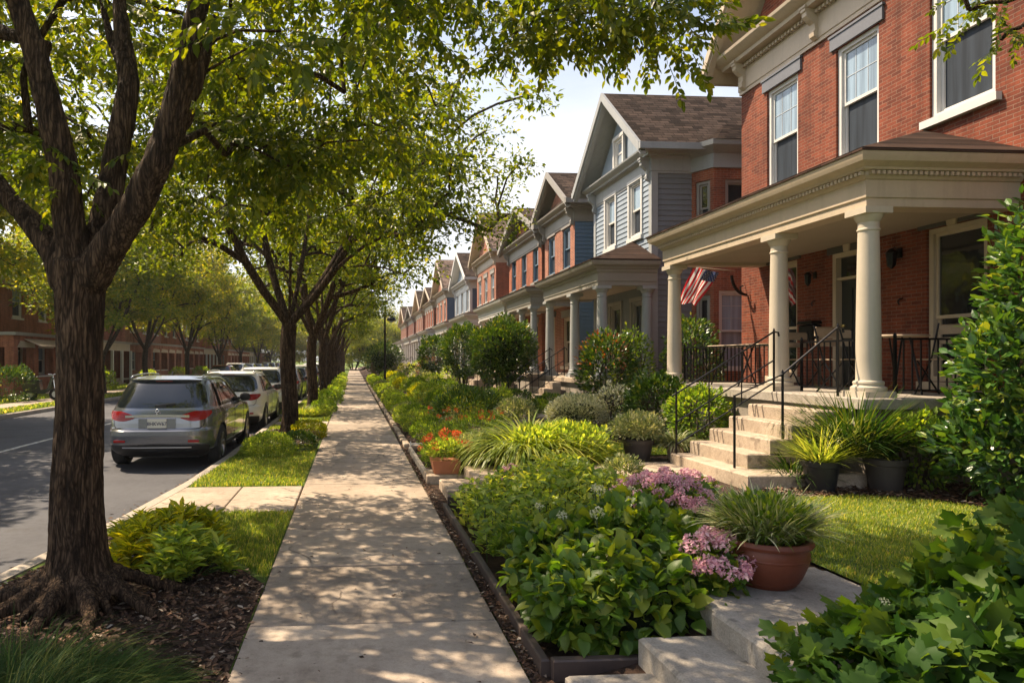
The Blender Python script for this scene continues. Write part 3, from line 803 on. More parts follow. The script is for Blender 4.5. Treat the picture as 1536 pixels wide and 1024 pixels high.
def house(c):
    y0, y1, wx, bx = c['y0'], c['y1'], c['wx'], c['bx']
    G = c.get('G', 0.3); zt = c['zt']
    root = thing('row_house' if c.get('brick') else 'timber_house', (wx, (y0 + y1) / 2, 0), c['label'], 'house', 'houses along the right side of the street')
    F = Fr((wx, 0), (0, 1), (1, 0)); S = Fr((0, y0), (1, 0), (0, 1))
    bf, bs = c.get('board_f', 0), c.get('board_s', 0)
    w = MB(); wall(w, F, y0, y1, c.get('zmid', G - .2), zt, c.get('win', []) if 'zmid' not in c else [o for o in c['win'] if o[2] > c['zmid']], board=bf)
    if c.get('gable') is not None:
        g = c['gable']; F.poly(w, g, 0, .1)
    wo = w.build('wall', c['front'], root)
    if 'zmid' in c:
        w = MB(); wall(w, F, y0, y1, G - .2, c['zmid'], [o for o in c['win'] if o[2] < c['zmid']]); w.build('wall', c.get('lower', c['front']), root)
    w = MB(); wall(w, S, wx, bx, G - .2, zt, c.get('swin', []), board=bs)
    w.build('side_wall', c['side'], root)
    w = MB(); wall(w, Fr((0, y1), (1, 0), (0, -1)), wx, bx, G - .2, zt); w.build('side_wall', c['side'], root)
    for o in c.get('win', []):
        st = dict(c.get('wstyle', {}))
        if len(o) > 4: st.update(o[4])
        if st.pop('door', False): door(root, F, o[:4])
        else: window(root, F, o, **st)
    for o in c.get('swin', []): window(root, S, o, **c.get('swstyle', c.get('wstyle', {})))
    if c.get('gwin'):
        for o in c['gwin']:
            gf = Fr((wx - .05, 0), (0, 1), (1, 0)); st = dict(c.get('wstyle', {})); st['lintel'] = None
            window(root, gf, o, **st)
    tr = c['trim']
    if c.get('corner'):
        w = MB(); F.box(w, y0 - .035, y0 + .12, -.035, .0, G - .1, zt - .5); w.build('corner_board', tr, root); w = MB(); F.box(w, y1 - .12, y1 + .03, -.035, 0, G - .1, zt - .5); w.build('corner_board', tr, root)
        w = MB(); S.box(w, wx, wx + .12, -.036, 0, G - .1, zt - .5); w.build('corner_board', tr, root)
    e = MB(); e.sweep([(wx + .5, y1), (wx, y1), (wx, y0), (bx, y0)] if not c.get('short') else [(wx, y1), (wx, y0), (bx, y0)], house_cornice(zt + .02, c.get('cs', 1.0)))
    co = e.build('cornice', tr, root, auto=25)
    for u in c.get('cons', []): b = MB(); console(b, F, u, zt - .2, .5, .27); b.build('bracket', tr, co)
    if c.get('prof'):
        roof_extrude(root, c['prof'], wx - c.get('ov', .42), c.get('rbx', bx), c.get('shing', 'shingle_x'), tr)
    if c.get('hip'):
        hx0, hx1, hy0, hy1, hz0, hz1, k = c['hip']
        m = MB(); ym = (hy0 + hy1) / 2
        m.add([(hx0, hy0, hz0), (hx1, hy0, hz0), (hx1, hy1, hz0), (hx0, hy1, hz0), (hx0 + k, ym, hz1), (hx1, ym, hz1)], [(3, 2, 1, 0), (0, 1, 5, 4), (2, 3, 4, 5), (3, 0, 4), (1, 2, 5)])
        m.build('main_roof', c.get('shing', 'shingle_x'), root)
    return root

def door(par, F, o):
    u0, u1, z0, z1 = o
    fm = MB(); t = .07
    F.box(fm, u0, u0 + t, -.02, .12, z0, z1); F.box(fm, u1 - t, u1, -.02, .12, z0, z1); F.box(fm, u0 + t, u1 - t, -.02, .12, z1 - t, z1)
    F.box(fm, u0 + t, u1 - t, .0, .14, z1 - .42, z1 - .38)
    fo = fm.build('door_frame', 'trim_cream', par)
    tm = MB(); F.box(tm, u0 + t, u1 - t, .07, .08, z1 - .38, z1 - t); tm.build('transom_pane', 'glass_dark', fo)
    dm = MB(); F.box(dm, u0 + t, u1 - t, .08, .12, z0 + .02, z1 - .42)
    w = (u1 - u0 - 2 * t)
    for a, b in ((z0 + .12, z0 + .75), (z0 + .85, z1 - .55)):
        for i in range(2):
            ua = u0 + t + w * (.1 + .45 * i)
            F.box(dm, ua, ua + w * .35, .065, .08, a, b)
    do = dm.build('door', 'door_dark', par)
    k = MB(); p = F.P(u1 - t - .07, .05, z0 + .95); k.lathe((p[0], p[1], p[2] - .03), [(.004, 0), (.028, .012), (.03, .03), (.028, .048), (.004, .06)], 10); k.build('handle', 'brass', do)
    ky = MB(); m = (u0 + u1) / 2
    F.poly(ky, [(u0 - .12, z1 + .002), (u1 + .12, z1 + .002), (u1 + .12, z1 + .2), (u0 - .12, z1 + .2)], -0.03, 0.02); lo = ky.build('lintel', 'dark_lintel', fo)
    ky = MB(); F.poly(ky, [(m - .05, z1 - .0), (m + .05, z1 - .0), (m + .085, z1 + .24), (m - .085, z1 + .24)], -0.055, -0.029); ky.build('keystone', 'trim_cream', fo)
M['brass'] = m_flat('brass', (0.45, 0.32, 0.12), 0.3, 1.0)

# ---- the red brick house nearest to us
G0 = 0.30
lowst = dict(frame='trim_cream', up='glass_dark', low='glass_dark', sill='trim_cream', lintel='dark_lintel', key='trim_cream', mid=.42, grid=(0, 0))
h1 = house(dict(brick=1, label='large red brick house with cream columned porch, nearest on the right', y0=2.6, y1=12.5, wx=7.55, bx=17, zt=7.6, G=G0,
    front='brick_red', side='brick_red', trim='trim_cream', cs=1.25,
    win=[(10.85, 11.7, 4.72, 6.6), (9.1, 9.95, 4.76, 6.56), (7.35, 8.25, 4.84, 6.85), (5.0, 5.9, 4.72, 6.6),
         (10.87, 11.6, 1.42, 3.42, lowst), (9.35, 10.0, 1.28, 3.36, dict(door=True)), (7.45, 8.3, 1.42, 3.42, lowst)],
    wstyle=dict(frame='trim_white', sill='trim_white', lintel='slate_lintel', grid=(3, 2)),
    gable=[(12.3, 7.6), (10.35, 10.1), (8.4, 7.6)], gwin=[(9.95, 10.75, 7.75, 9.0)],
    cons=[12.35, 10.35, 8.35, 6.4, 4.4], prof=None))
# its street gable and the roof behind it
m_ = [(7.72, 7.42), (10.35, 10.75), (12.98, 7.42)]
roof_extrude(h1, m_, 7.0, 12.0, 'shingle_x', 'trim_cream')
b_ = MB(); b_.add([(7.45, 2.3, 7.62), (17.2, 2.3, 7.62), (17.2, 12.6, 7.62), (7.45, 12.6, 7.62), (11, 5, 10.6), (14, 5, 10.6), (14, 9.6, 10.6), (11, 9.6, 10.6)],
    [(3, 2, 1, 0), (0, 1, 5, 4), (1, 2, 6, 5), (2, 3, 7, 6), (3, 0, 4, 7), (4, 5, 6, 7)]); b_.build('main_roof', 'shingle_x', h1)
dm_ = MB(); y_ = 12.45
while y_ > 2.7:
    dm_.box(7.55 - .125, 7.55 - .06, y_ - .022, y_ + .022, 7.295, 7.345); y_ -= .085
dm_.build('dentils', 'trim_cream', h1)['kind'] = 'stuff'
ZF, ZC = 1.28, 3.42
porch(h1, 7.55, 5.85, [7.2, 8.8, 11.8], ZF, ZC, 4.74, 'trim_cream', 'column_cream', 'shingle_y', (7.2, 11.8), dent=True, zq=4.5, deck='stone_near')
# stair
stairs(h1, 4.22, 5.57, 7.32, 8.62, G0, ZF, 5, 'stone', wide=.45)
def handrail(par, a, b, h=.78, mid=True, balusters=0, name='stair_rail', posts=True):
    r = MB(); a, b = Vector(a), Vector(b); u = Vector((0, 0, 1))
    r.tube([a + u * h - (b - a) * .04, a + u * h, b + u * h, b + u * h + Vector((.06, 0, -.01)), b + u * (h - .06) + Vector((.07, 0, 0))], .0125, 8)
    if posts: rail_post(r, a, h - .01, .02); rail_post(r, b, h - .01, .02)
    if mid: r.beam(a + u * .42, b + u * .42, .02, .014)
    if balusters:
        r.beam(a + u * .12, b + u * .12, .02, .014)
        for i in range(1, balusters):
            p = a.lerp(b, i / balusters); r.beam(p + u * .12, p + u * (h - .01), .012, .012, (0, 1, 0))
    return r.build(name, 'iron', par, auto=40)
handrail(h1, (4.27, 8.56, G0 + .16), (5.62, 8.56, ZF), .80, True, 3)
handrail(h1, (4.95, 7.38, G0 + .44), (5.62, 7.38, ZF), .80, False, 0)
r_ = MB(); r_.beam((4.36, 7.36, G0 + .16), (4.36, 7.36, G0 + 1.0), .02, .02, (0, 1, 0)); r_.beam((4.36, 7.36, G0 + .99), (4.95, 7.36, G0 + 1.24), .014, .014); r_.build('stair_rail', 'iron', h1)
def porch_rail(par, p, q, h=.66, step=.105, posts=True):
    r = MB(); rail_panel(r, p, q, h, step)
    if posts: rail_post(r, p, h + .01, .028); rail_post(r, q, h + .01, .028)
    return r.build('porch_railing', 'iron', par)
porch_rail(h1, (5.95, 8.97, ZF), (5.95, 11.62, ZF), .64)
porch_rail(h1, (6.05, 7.42, ZF), (6.05, 8.62, ZF), .66)
porch_rail(h1, (6.1, 7.12, ZF), (7.45, 7.12, ZF), .66)
# lights, mailbox, hooks and corbel on the porch wall
FW = Fr((7.55, 0), (0, 1), (1, 0))
def wall_lantern(y, z, s=1.0, label=''):
    t = thing('wall_lantern', (7.55, y, z), label, 'wall lamp', 'lanterns on the porch wall')
    a = MB(); a.beam((7.549, y, z + .05 * s), (7.53, y, z + .05 * s), .08 * s, .14 * s); a.tube([(7.54, y, z + .05 * s), (7.46, y, z + .13 * s), (7.42, y, z + .09 * s)], .008, 6); a.build('arm', 'iron', t)
    c = MB(); c.lathe((7.42, y, z - .14 * s), [(.01, -.03), (.04 * s, 0), (.055 * s, .02), (.07 * s, .18 * s), (.085 * s, .19 * s), (.02, .25 * s)], 6); c.build('cage', 'iron', t)
    g = MB(); g.lathe((7.42, y, z - .11 * s), [(.052 * s, 0), (.066 * s, .13 * s)], 6); g.build('lamp_glass', 'glass_dark', t)
wall_lantern(8.72, 3.13, 1.0, 'black lantern on the brick wall between the front door and the near window')
wall_lantern(10.42, 3.05, .8, 'small black lantern on the brick wall between far window and front door')
t_ = thing('mailbox', (7.55, 10.45, 2.15), 'dark metal mailbox fixed to the brick wall left of the front door', 'mailbox')
a_ = MB(); a_.box(7.40, 7.549, 10.28, 10.62, 2.02, 2.28, .02); a_.build('box_body', 'iron', t_)
a_ = MB(); a_.prism([(10.26, 2.29), (10.64, 2.29), (10.62, 2.34), (10.28, 2.34)], 0, 7.38, 7.549); a_.build('lid', 'iron', t_)
for y_, z_, lb in ((8.68, 2.5, 'small iron hook on the brick wall under the near lantern'), (10.42, 2.62, 'small iron hook on the brick wall above the mailbox')):
    a_ = MB(); a_.tube([(7.545, y_, z_ + .05), (7.50, y_, z_ + .04), (7.48, y_, z_), (7.50, y_, z_ - .04)], .009, 6); tag(a_.build('wall_hook', 'iron', None, loc=(7.55, y_, z_)), lb, 'hook')
cb_ = MB()
for i in range(12):
    t0, t1 = i / 12 * 1.5, (i + 1) / 12 * 1.5
    cb_.beam((7.53 - .3 * math.sin(t0), 12.3, 2.95 + .4 * (1 - math.cos(t0))), (7.53 - .3 * math.sin(t1), 12.3, 2.95 + .4 * (1 - math.cos(t1))), .04, .04)
cb_.tube([(7.53, 12.3, 2.95), (7.42, 12.3, 3.0), (7.40, 12.3, 3.1), (7.46, 12.3, 3.13)], .015, 6)
cb_.build('scroll_bracket', 'iron', h1)

# ---- house 2: blue-grey boarded gable house
h2w = dict(frame='trim_white', up='glass_up', low='glass_screen', sill='trim_white', casing=.07)
h2lo = dict(frame='trim_taupe', up='glass_dark', low='glass_dark', sill='trim_taupe', casing=.08)
h2 = house(dict(label='blue-grey boarded house with a pointed front gable, second from the camera', y0=15.2, y1=18.9, wx=7.0, bx=17, zt=6.62, G=G0, zmid=4.0,
    front='siding_bluegrey', lower='siding_grey', side='siding_grey', board_f=.125, board_s=.125, trim='trim_grey', corner=True, cs=.9,
    win=[(15.75, 16.45, 4.75, 6.12), (17.35, 18.05, 4.75, 6.12), (15.6, 16.3, 1.55, 3.15, h2lo), (17.0, 17.7, 1.55, 3.15, h2lo)], wstyle=h2w,
    gable=[(18.75, 6.6), (17.05, 8.2), (15.35, 6.6)], gwin=[(16.75, 17.3, 6.75, 7.5)], prof=[(14.75, 6.66), (17.05, 8.68), (19.35, 6.66)], ov=.5, rbx=11.5, cons=[15.3, 18.8]))
bay_ = MB()
A_, B_, C_ = (7.95, 15.19), (8.22, 14.72), (11.5, 14.72)
L_ = (Vector(B_) - Vector(A_)).length
fa = Fr(A_, Vector(B_) - Vector(A_), Vector((B_[1] - A_[1], -(B_[0] - A_[0]))) * -1); fb = Fr((0, 14.72), (1, 0), (0, 1))
wall(bay_, fa, 0, L_, G0 - .2, 6.1, [(.1, L_ - .08, 4.6, 5.85), (.1, L_ - .08, 1.6, 3.2)]); wall(bay_, fb, B_[0], 11.5, G0 - .2, 6.1, [(8.5, 9.3, 4.6, 5.85), (8.35, 9.3, 1.45, 3.3)])
bay_.build('bay_wall', 'brick_bay', h2)
bs_ = dict(frame='trim_taupe', up='glass_dark', low='glass_screen', sill=None)
window(h2, fa, (.1, L_ - .08, 4.6, 5.85), **bs_); window(h2, fa, (.1, L_ - .08, 1.6, 3.2), **bs_)
window(h2, fb, (8.5, 9.3, 4.6, 5.85), **bs_); window(h2, fb, (8.35, 9.3, 1.45, 3.3), frame='trim_white', up='glass_up', low='glass_up', sill=None, grid=(3, 3))
e_ = MB(); e_.sweep([A_, B_, C_], [(0.002, 6.1), (.05, 6.1), (.05, 6.42), (.2, 6.5), (.30, 6.55), (.32, 6.66), (0.002, 6.66)]); e_.build('bay_cornice', 'trim_grey', h2, auto=25)
m_ = MB(); m_.add([(7.72, 15.1, 6.665), (8.1, 14.38, 6.665), (11.6, 14.38, 6.665), (9.6, 16.4, 7.9), (11.6, 16.4, 7.9), (7.9, 15.6, 6.9)], [(0, 1, 3, 5), (1, 2, 4, 3), (0, 5, 3), (0, 1, 2, 4, 3)]); m_.build('bay_roof', 'shingle_x', h2)
porch(h2, 7.0, 5.75, [15.1, 17.0, 19.2], ZF - .02, 3.42, 4.66, 'trim_taupe', 'trim_grey', 'shingle_y', (15.1, 19.2), r=.13, back=((6.82, 15.1),), deck='stone')
stairs(h2, 4.3, 5.45, 17.2, 18.6, G0, ZF, 5, 'stone')
handrail(h2, (4.35, 17.25, G0 + .2), (5.55, 17.25, ZF), .74, True, 7); handrail(h2, (4.35, 18.55, G0 + .2), (5.55, 18.55, ZF), .74, True, 7)
porch_rail(h2, (5.8, 15.3, ZF), (5.8, 16.8, ZF), .62); porch_rail(h2, (5.95, 15.1, ZF), (6.7, 15.1, ZF), .62); porch_rail(h2, (5.8, 17.2, ZF), (5.8, 17.25, ZF), .62, posts=False)
porch_rail(h2, (6.5, 17.2, ZF), (6.5, 19.0, ZF), .62)

# ---- houses 3..11
def rh(k, y0, y1, label, front, side, trim, kind, lower=None, board_f=0, board_s=0, colm='trim_white', ptrim='trim_white', wst=None, wx=7.0, zt=6.62, zp=4.45, shing='shingle_x', gh=1.6, pk=0, brick=1):
    n = max(2, int((y1 - y0) / 1.6)); wd = .78; sp = (y1 - y0) / n
    win = [(y0 + sp * (i + .5) - wd / 2, y0 + sp * (i + .5) + wd / 2, 4.7, 6.05) for i in range(n)]
    los = dict(frame='trim_cream', up='glass_dark', low='glass_dark', sill='trim_cream')
    for i in range(n):
        a = y0 + sp * (i + .5)
        win.append((a - .35, a + .35, 1.5, 3.1, los) if i != n // 2 else (a - .42, a + .42, 1.28, 3.2, dict(door=True)))
    ym = (y0 + y1) / 2
    prof = gab = None; hip = None
    if kind == 'gable':
        prof = [(y0 - .4, zt + .04), (ym, zt + gh + .5), (y1 + .4, zt + .04)]; gab = [(y1 - .15, zt), (ym, zt + gh + .05), (y0 + .15, zt)]
    elif kind == 'round':       # shallow gable
        W_ = y1 - y0; prof = [(y0 - .4, zt + .04), (ym, zt + gh + .25), (y1 + .4, zt + .04)]
        gab = [(y1 - .15, zt), (ym, zt + gh - .2), (y0 + .15, zt)]
    elif kind == 'hip': pass
    c = dict(label=label, y0=y0, y1=y1, wx=wx, bx=16, zt=zt, G=G0, front=front, side=side, trim=trim, win=win, wstyle=wst or dict(frame='trim_white', sill='trim_white', lintel='trim_taupe'),
             board_f=board_f, board_s=board_s, gable=gab, prof=prof, ov=.42, rbx=(9.4 if kind == 'round' else 16), hip=(wx - .3, 16.2, y0 - .35, y1 + .35, zt + .04, zt + 2.6, 2.4) if kind in ('hip', 'round') else None, shing=shing, cons=[y0 + .1, y1 - .1], brick=brick, corner=board_s > 0 and board_f > 0)
    if lower: c['zmid'] = 4.0; c['lower'] = lower
    h = house(c)
    p0, p1 = y0 + .25, y1 - .1
    nc = max(3, int((p1 - p0) / 2.1) + 1)
    porch(h, wx, 5.75, [p0 + (p1 - p0) * i / (nc - 1) for i in range(nc)], ZF, 3.42, zp, ptrim, colm, 'shingle_y', (p0, p1), r=.12)
    s0 = p0 + (p1 - p0) / (nc - 1) * (nc // 2 - .1); 
    stairs(h, 4.4, 5.45, s0 + .1, s0 + 1.5, G0, ZF, 4)
    handrail(h, (4.45, s0 + .14, G0 + .2), (5.5, s0 + .14, ZF), .72, True, 4); handrail(h, (4.45, s0 + 1.46, G0 + .2), (5.5, s0 + 1.46, ZF), .72, True, 4)
    porch_rail(h, (5.78, p0 + .15, ZF), (5.78, s0, ZF), .62, .14); 
    if p1 - s0 - 1.7 > .5: porch_rail(h, (5.78, s0 + 1.6, ZF), (5.78, p1 - .15, ZF), .62, .14)
    return h
wd3 = dict(frame='siding_blue', up='glass_dark', low='glass_screen', sill='trim_taupe', lintel='trim_taupe')
rh(3, 20.7, 24.0, 'brick fronted house with blue boarded side and shallow gable, third from the camera', 'brick_rose', 'siding_blue', 'trim_taupe', 'round', board_s=.125, ptrim='trim_taupe', colm='trim_grey', wst=wd3, gh=1.15, zt=6.7)
rh(4, 24.4, 29.6, 'red brick house with low shallow gable and dark sash windows, fourth from the camera', 'brick_orange', 'brick_orange', 'trim_taupe', 'round', wst=wd3, gh=1.1, zt=6.6, shing='shingle_x')
rh(5, 32.4, 37.4, 'brick house with cream pointed gable and wide pale roof, fifth from the camera', 'brick_rose', 'brick_orange', 'trim_cream', 'gable', gh=1.9, zt=7.1, shing='shingle_light')
rh(6, 39.6, 45.4, 'pale grey fronted house with small gable and navy side, sixth from the camera', 'siding_bluegrey', 'siding_navy', 'trim_white', 'gable', board_f=.13, board_s=.13, gh=1.5, zt=6.6, brick=0)
rh(7, 49.6, 56.0, 'brick house with dark blue side wall and tall pale roof, seventh from the camera', 'brick_rose', 'siding_navy', 'trim_cream', 'gable', board_s=.13, gh=2.2, zt=7.0, shing='shingle_light')
rh(8, 58, 65, 'brown brick house with shallow cream gable, eighth from the camera', 'brick_orange', 'brick_orange', 'trim_cream', 'round', gh=1.3, zt=6.9)
rh(9, 67, 74.5, 'distant brick house with pointed gable, ninth from the camera', 'brick_rose', 'brick_brown', 'trim_cream', 'gable', gh=1.8, zt=6.8)
rh(10, 77, 85, 'distant brown brick house with shallow gable, tenth from the camera', 'brick_brown', 'brick_brown', 'trim_taupe', 'round', gh=1.3, zt=6.7)
rh(11, 88, 98, 'farthest brick house of the right row, at the end of the block', 'brick_rose', 'brick_orange', 'trim_cream', 'gable', gh=2.0, zt=6.7)

# ---- the brick row across the street
def left_house(label, y, brick, first=True, W=8.6, roofc='shingle_x', trim='trim_cream', posts=False, dx=0):
    wx = -17.4 + dx; y0, y1 = y, y + W
    root = thing('row_house', (wx, y + W / 2, 0), label, 'house', 'brick houses across the street')
    F = Fr((wx, 0), (0, 1), (-1, 0)); S = Fr((0, y0), (1, 0), (0, 1))
    ops = [(y0 + W * f - .5, y0 + W * f + .5, 3.9, 5.5) for f in (.17, .5, .83)] + [(y0 + W * f - .55, y0 + W * f + .55, .9, 2.5) for f in (.2, .8)] + [(y0 + W * .5 - .5, y0 + W * .5 + .5, .45, 2.6)]
    w = MB(); wall(w, F, y0, y1, -.1, 6.3, ops); w.build('wall', brick, root)
    w = MB(); wall(w, Fr((0, y0), (1, 0), (0, 1)), -26, wx, -.1, 6.3); w.build('side_wall', brick, root); w = MB(); wall(w, Fr((0, y1), (1, 0), (0, -1)), -26, wx, -.1, 6.3); w.build('side_wall', brick, root)
    for o in ops[:5]: window(root, F, o, frame='trim_white', sill='trim_white', lintel='trim_cream')
    door(root, F, ops[5])
    e = MB(); e.sweep([(-26, y0), (wx, y0), (wx, y1), (-26, y1)], house_cornice(6.35)); e.build('cornice', trim, root, auto=25)
    m = MB(); ym = y + W / 2
    m.add([(wx + .4, y0 - .4, 6.37), (wx + .4, y1 + .4, 6.37), (-26.4, y1 + .4, 6.37), (-26.4, y0 - .4, 6.37), (wx - 2.6, ym - 1, 8.9), (wx - 2.6, ym + 1, 8.9), (-23, ym + 1, 8.9), (-23, ym - 1, 8.9)],
          [(0, 1, 2, 3), (0, 1, 5, 4), (1, 2, 6, 5), (2, 3, 7, 6), (3, 0, 4, 7), (4, 5, 6, 7)]); m.build('roof', roofc, root)
    # brick porch with square piers and an upper parapet
    px = wx + 1.9
    p = MB(); PF = Fr((px, 0), (0, 1), (-1, 0)); n = 4
    op = [(y0 + .45 + i * (W - .5) / n, y0 + .45 + (i + 1) * (W - .5) / n - .5, (.05 if i == 2 else .95), 2.3) for i in range(n)]
    if posts:
        wall(p, PF, y0 + .05, y1 - .05, 2.35, 2.85); p.build('porch_beam', trim, root)
        for i in range(n + 1):
            yy = y0 + .2 + i * (W - .4) / n; p = MB(); p.box(px + .01, px + .17, yy - .08, yy + .08, 0, 2.36); p.build('porch_post', 'trim_white', root)
    else: wall(p, PF, y0 + .05, y1 - .05, 0, 2.85, op, .35); p.build('porch_wall', brick, root)
    if posts: op = [(o[0], o[1], .05, o[3]) for o in op]
    p = MB(); wall(p, Fr((0, y0 + .05), (1, 0), (0, 1)), wx, px, 0, 2.85, [(wx + .4, px - .4, .95, 2.3)], .3); p.build('porch_side', brick, root); p = MB(); wall(p, Fr((0, y1 - .05), (1, 0), (0, -1)), wx, px, 0, 2.85); p.build('porch_side', brick, root)
    p = MB(); p.box(wx, px + .12, y0 - .02, y1 + .02, 2.851, 3.0); p.build('porch_roof', 'trim_taupe', root)
    for o in (op if not posts else op[:1]): p = MB(); p.box(px - .3, px + .04, o[0] - .03, o[1] + .03, .87 if o[2] > .5 else .0, .94 if o[2] > .5 else .06); p.build('ledge', 'trim_white', root)
    p = MB(); p.box(wx, px - .02, y0 + .1, y1 - .1, .3, .42); p.build('porch_floor', 'stone', root)
    s = MB(); s.box(px + .002, px + .5, op[2][0], op[2][1], -.05, .14); s.build('front_step', 'stone', root); s = MB(); s.box(px + .002, px + .25, op[2][0], op[2][1], .141, .28); s.build('front_step', 'stone', root)
    # pale lintel panels
    for o in (op if not posts else []): p = MB(); PF.poly(p, [(o[0] - .1, 2.3), (o[1] + .1, 2.3), (o[1] + .02, 2.52), (o[0] + .2, 2.6)], -.03, -.002); p.build('lintel', 'trim_cream', root)
    return root
lh = []
lh_b = ['brick_orange', 'brick_brown', 'brick_rose']
for i in range(3):
    lh.append(left_house(['orange brick house across the street left of the big tree trunk', 'brown brick house across the street just right of the big tree trunk', 'rose brick house across the street seen over the silver car'][i], [31.6, 42.0, 51.4][i], lh_b[i], W=[8.6, 7.8, 9.4][i], posts=i == 1, dx=[0, -.7, .3][i]))
for i in range(6):
    s_ = lh[i % 3]; c = copy_to(s_, (s_.location.x, 56.1 + 10.2 * (i + 1), 0), 'brick house across the street, %s beyond the rose brick one' % ORD[i])
for nm, dy, lb in (('awn', 0, ''),):
    aw = thing('door_awning', (-15.4, 35.9, 2.42), 'pale fabric awning marked 12 on the orange brick house across the street', 'awning')
    a_ = MB()
    for (p0, p1) in ((32.6, 35.85), (35.95, 39.2)):
        a_.add([(-15.48, p0, 2.72), (-15.48, p1, 2.72), (-14.75, p1 - .1, 2.38), (-14.75, p0 + .1, 2.38), (-15.48, p0, 2.68), (-15.48, p1, 2.68), (-14.75, p1 - .1, 2.34), (-14.75, p0 + .1, 2.34)],
               [(0, 1, 2, 3), (7, 6, 5, 4), (0, 3, 7, 4), (1, 5, 6, 2), (2, 6, 7, 3), (0, 4, 5, 1)])
    a_.build('canopy', 'awning_cloth', aw)
M_AW = None
def text_mesh(txt, size, depth, mt, loc, rot, parent=None, name='lettering', bold=0.0, sx=1.0):
    cu = bpy.data.curves.new(name, 'FONT'); cu.body = txt; cu.size = size; cu.extrude = depth; cu.align_x = 'CENTER'; cu.align_y = 'CENTER'; cu.offset = bold
    o = bpy.data.objects.new(name, cu); col.objects.link(o)
    dg = bpy.context.evaluated_depsgraph_get()
    me = bpy.data.meshes.new_from_object(o.evaluated_get(dg)); bpy.data.objects.remove(o)
    me.transform(Matrix.LocRotScale(None, None, Vector((sx, 1, 1))))
    me.materials.clear(); me.materials.append(M[mt])
    o = bpy.data.objects.new(name, me); col.objects.link(o)
    o.rotation_euler = rot
    if parent is not None: o.parent = parent; o.location = Vector(loc) - origin_of(parent)
    else: o.location = loc
    return o
text_mesh('12', .42, .012, 'door_dark', (-15.0, 35.9, 2.52), (R(62), 0, R(90)), aw, 'number', .008)

# ------------------------------------------------------------------ ground, road, kerbs, pavements
def st(o): o['kind'] = 'structure'; return o
def sstep(x): x = min(1, max(0, x)); return x * x * (3 - 2 * x)
def gz(x, y):
    """height of the front gardens"""
    return 0.03 + 0.27 * sstep((x - 1.15) / 1.1)
KERB = [(-3.1, -4), (-2.95, 3), (-2.75, 5), (-2.38, 7.5), (-2.2, 9.5), (-2.13, 12), (-2.12, 160)]
def kx(y):
    for (a, b), (c, d) in zip(KERB[:-1], KERB[1:]):
        if b <= y <= d: return a + (c - a) * (y - b) / (d - b)
    return KERB[-1][0]
m_ = MB(); m_.quad((-900, -600, -.22), (900, -600, -.22), (900, 1500, -.22), (-900, 1500, -.22)); st(m_.build('ground', 'lawn_soil'))
m_ = MB(); pr = [(k[0] - .14, k[1]) for k in KERB]
m_.add([(x, y, -.13) for x, y in pr] + [(-11.0, y, -.13) for x, y in pr], [(i, i + 1, len(pr) + i + 1, len(pr) + i) for i in range(len(pr) - 1)]); st(m_.build('road', 'asphalt'))
m_ = MB(); m_.quad((-7.08, 3, -.126), (-6.96, 3, -.126), (-6.96, 150, -.126), (-7.08, 150, -.126)); st(m_.build('lane_line', 'lane_paint'))
m_ = MB()
def kerb_run(mb, path, seglen=2.4):
    pr = [(0.0, -.2), (0.0, .0 - .012), (.012, .0), (.15, .0), (.15, -.2)]
    pr = [(-.15, -.2), (-.15, -.015), (-.135, .0), (.0, .0), (.0, -.2)]
    for (a, b) in zip(path[:-1], path[1:]):
        A, B = Vector(a), Vector(b); L_ = (B - A).length; n = max(1, int(L_ / seglen))
        for i in range(n):
            p, q = A.lerp(B, i / n), A.lerp(B, (i + 1) / n); d = (q - p).normalized() * .004
            mb.sweep([tuple(p + d), tuple(q - d)], pr)
kerb_run(m_, [(x, y) for x, y in KERB[:-1]] + [(-2.12, 70), (-2.12, 150)]); st(m_.build('kerb', 'kerb', auto=30))
m_ = MB(); kerb_run(m_, [(-11, 150), (-11, -4)]); st(m_.build('far_kerb', 'kerb', auto=30))
# the near verge, kerb to pavement
m_ = MB(); ys = [-4, 0, 3, 5, 6, 7.5]
def strip_between(mb, ys, z):
    mb.add([(kx(y) + .002, y, z) for y in ys] + [(-.672, y, z) for y in ys], [(i, len(ys) + i, len(ys) + i + 1, i + 1) for i in range(len(ys) - 1)])
VZ = -.012
strip_between(m_, [-4, 0, 3, 5, 6, 7.58], VZ); strip_between(m_, [9.14, 9.5, 12, 17.5], VZ); strip_between(m_, [18.7, 20, 40, 80, 150], VZ); st(m_.build('verge', 'lawn_soil'))
def patch(name, mt, pts, z, f=None):
    m = MB(); m.add([(x, y, (f(x, y) if f else 0) + z) for x, y in pts], [tuple(range(len(pts)))]); return st(m.build(name, mt))
MUL1 = [(-2.9, -1), (-.68, -1), (-.68, 5.15), (-.95, 5.6), (-1.35, 5.75), (-1.6, 6.3), (-2.42, 6.7), (-2.7, 5.0), (-2.92, 3)]
patch('mulch_bed', 'mulch', MUL1, VZ + .004)
MUL2 = [(-2.0, 13.9), (-1.3, 13.4), (-.75, 13.6), (-.70, 15.8), (-1.0, 16.6), (-2.0, 16.5)]
patch('mulch_bed', 'mulch', MUL2, VZ + .004)
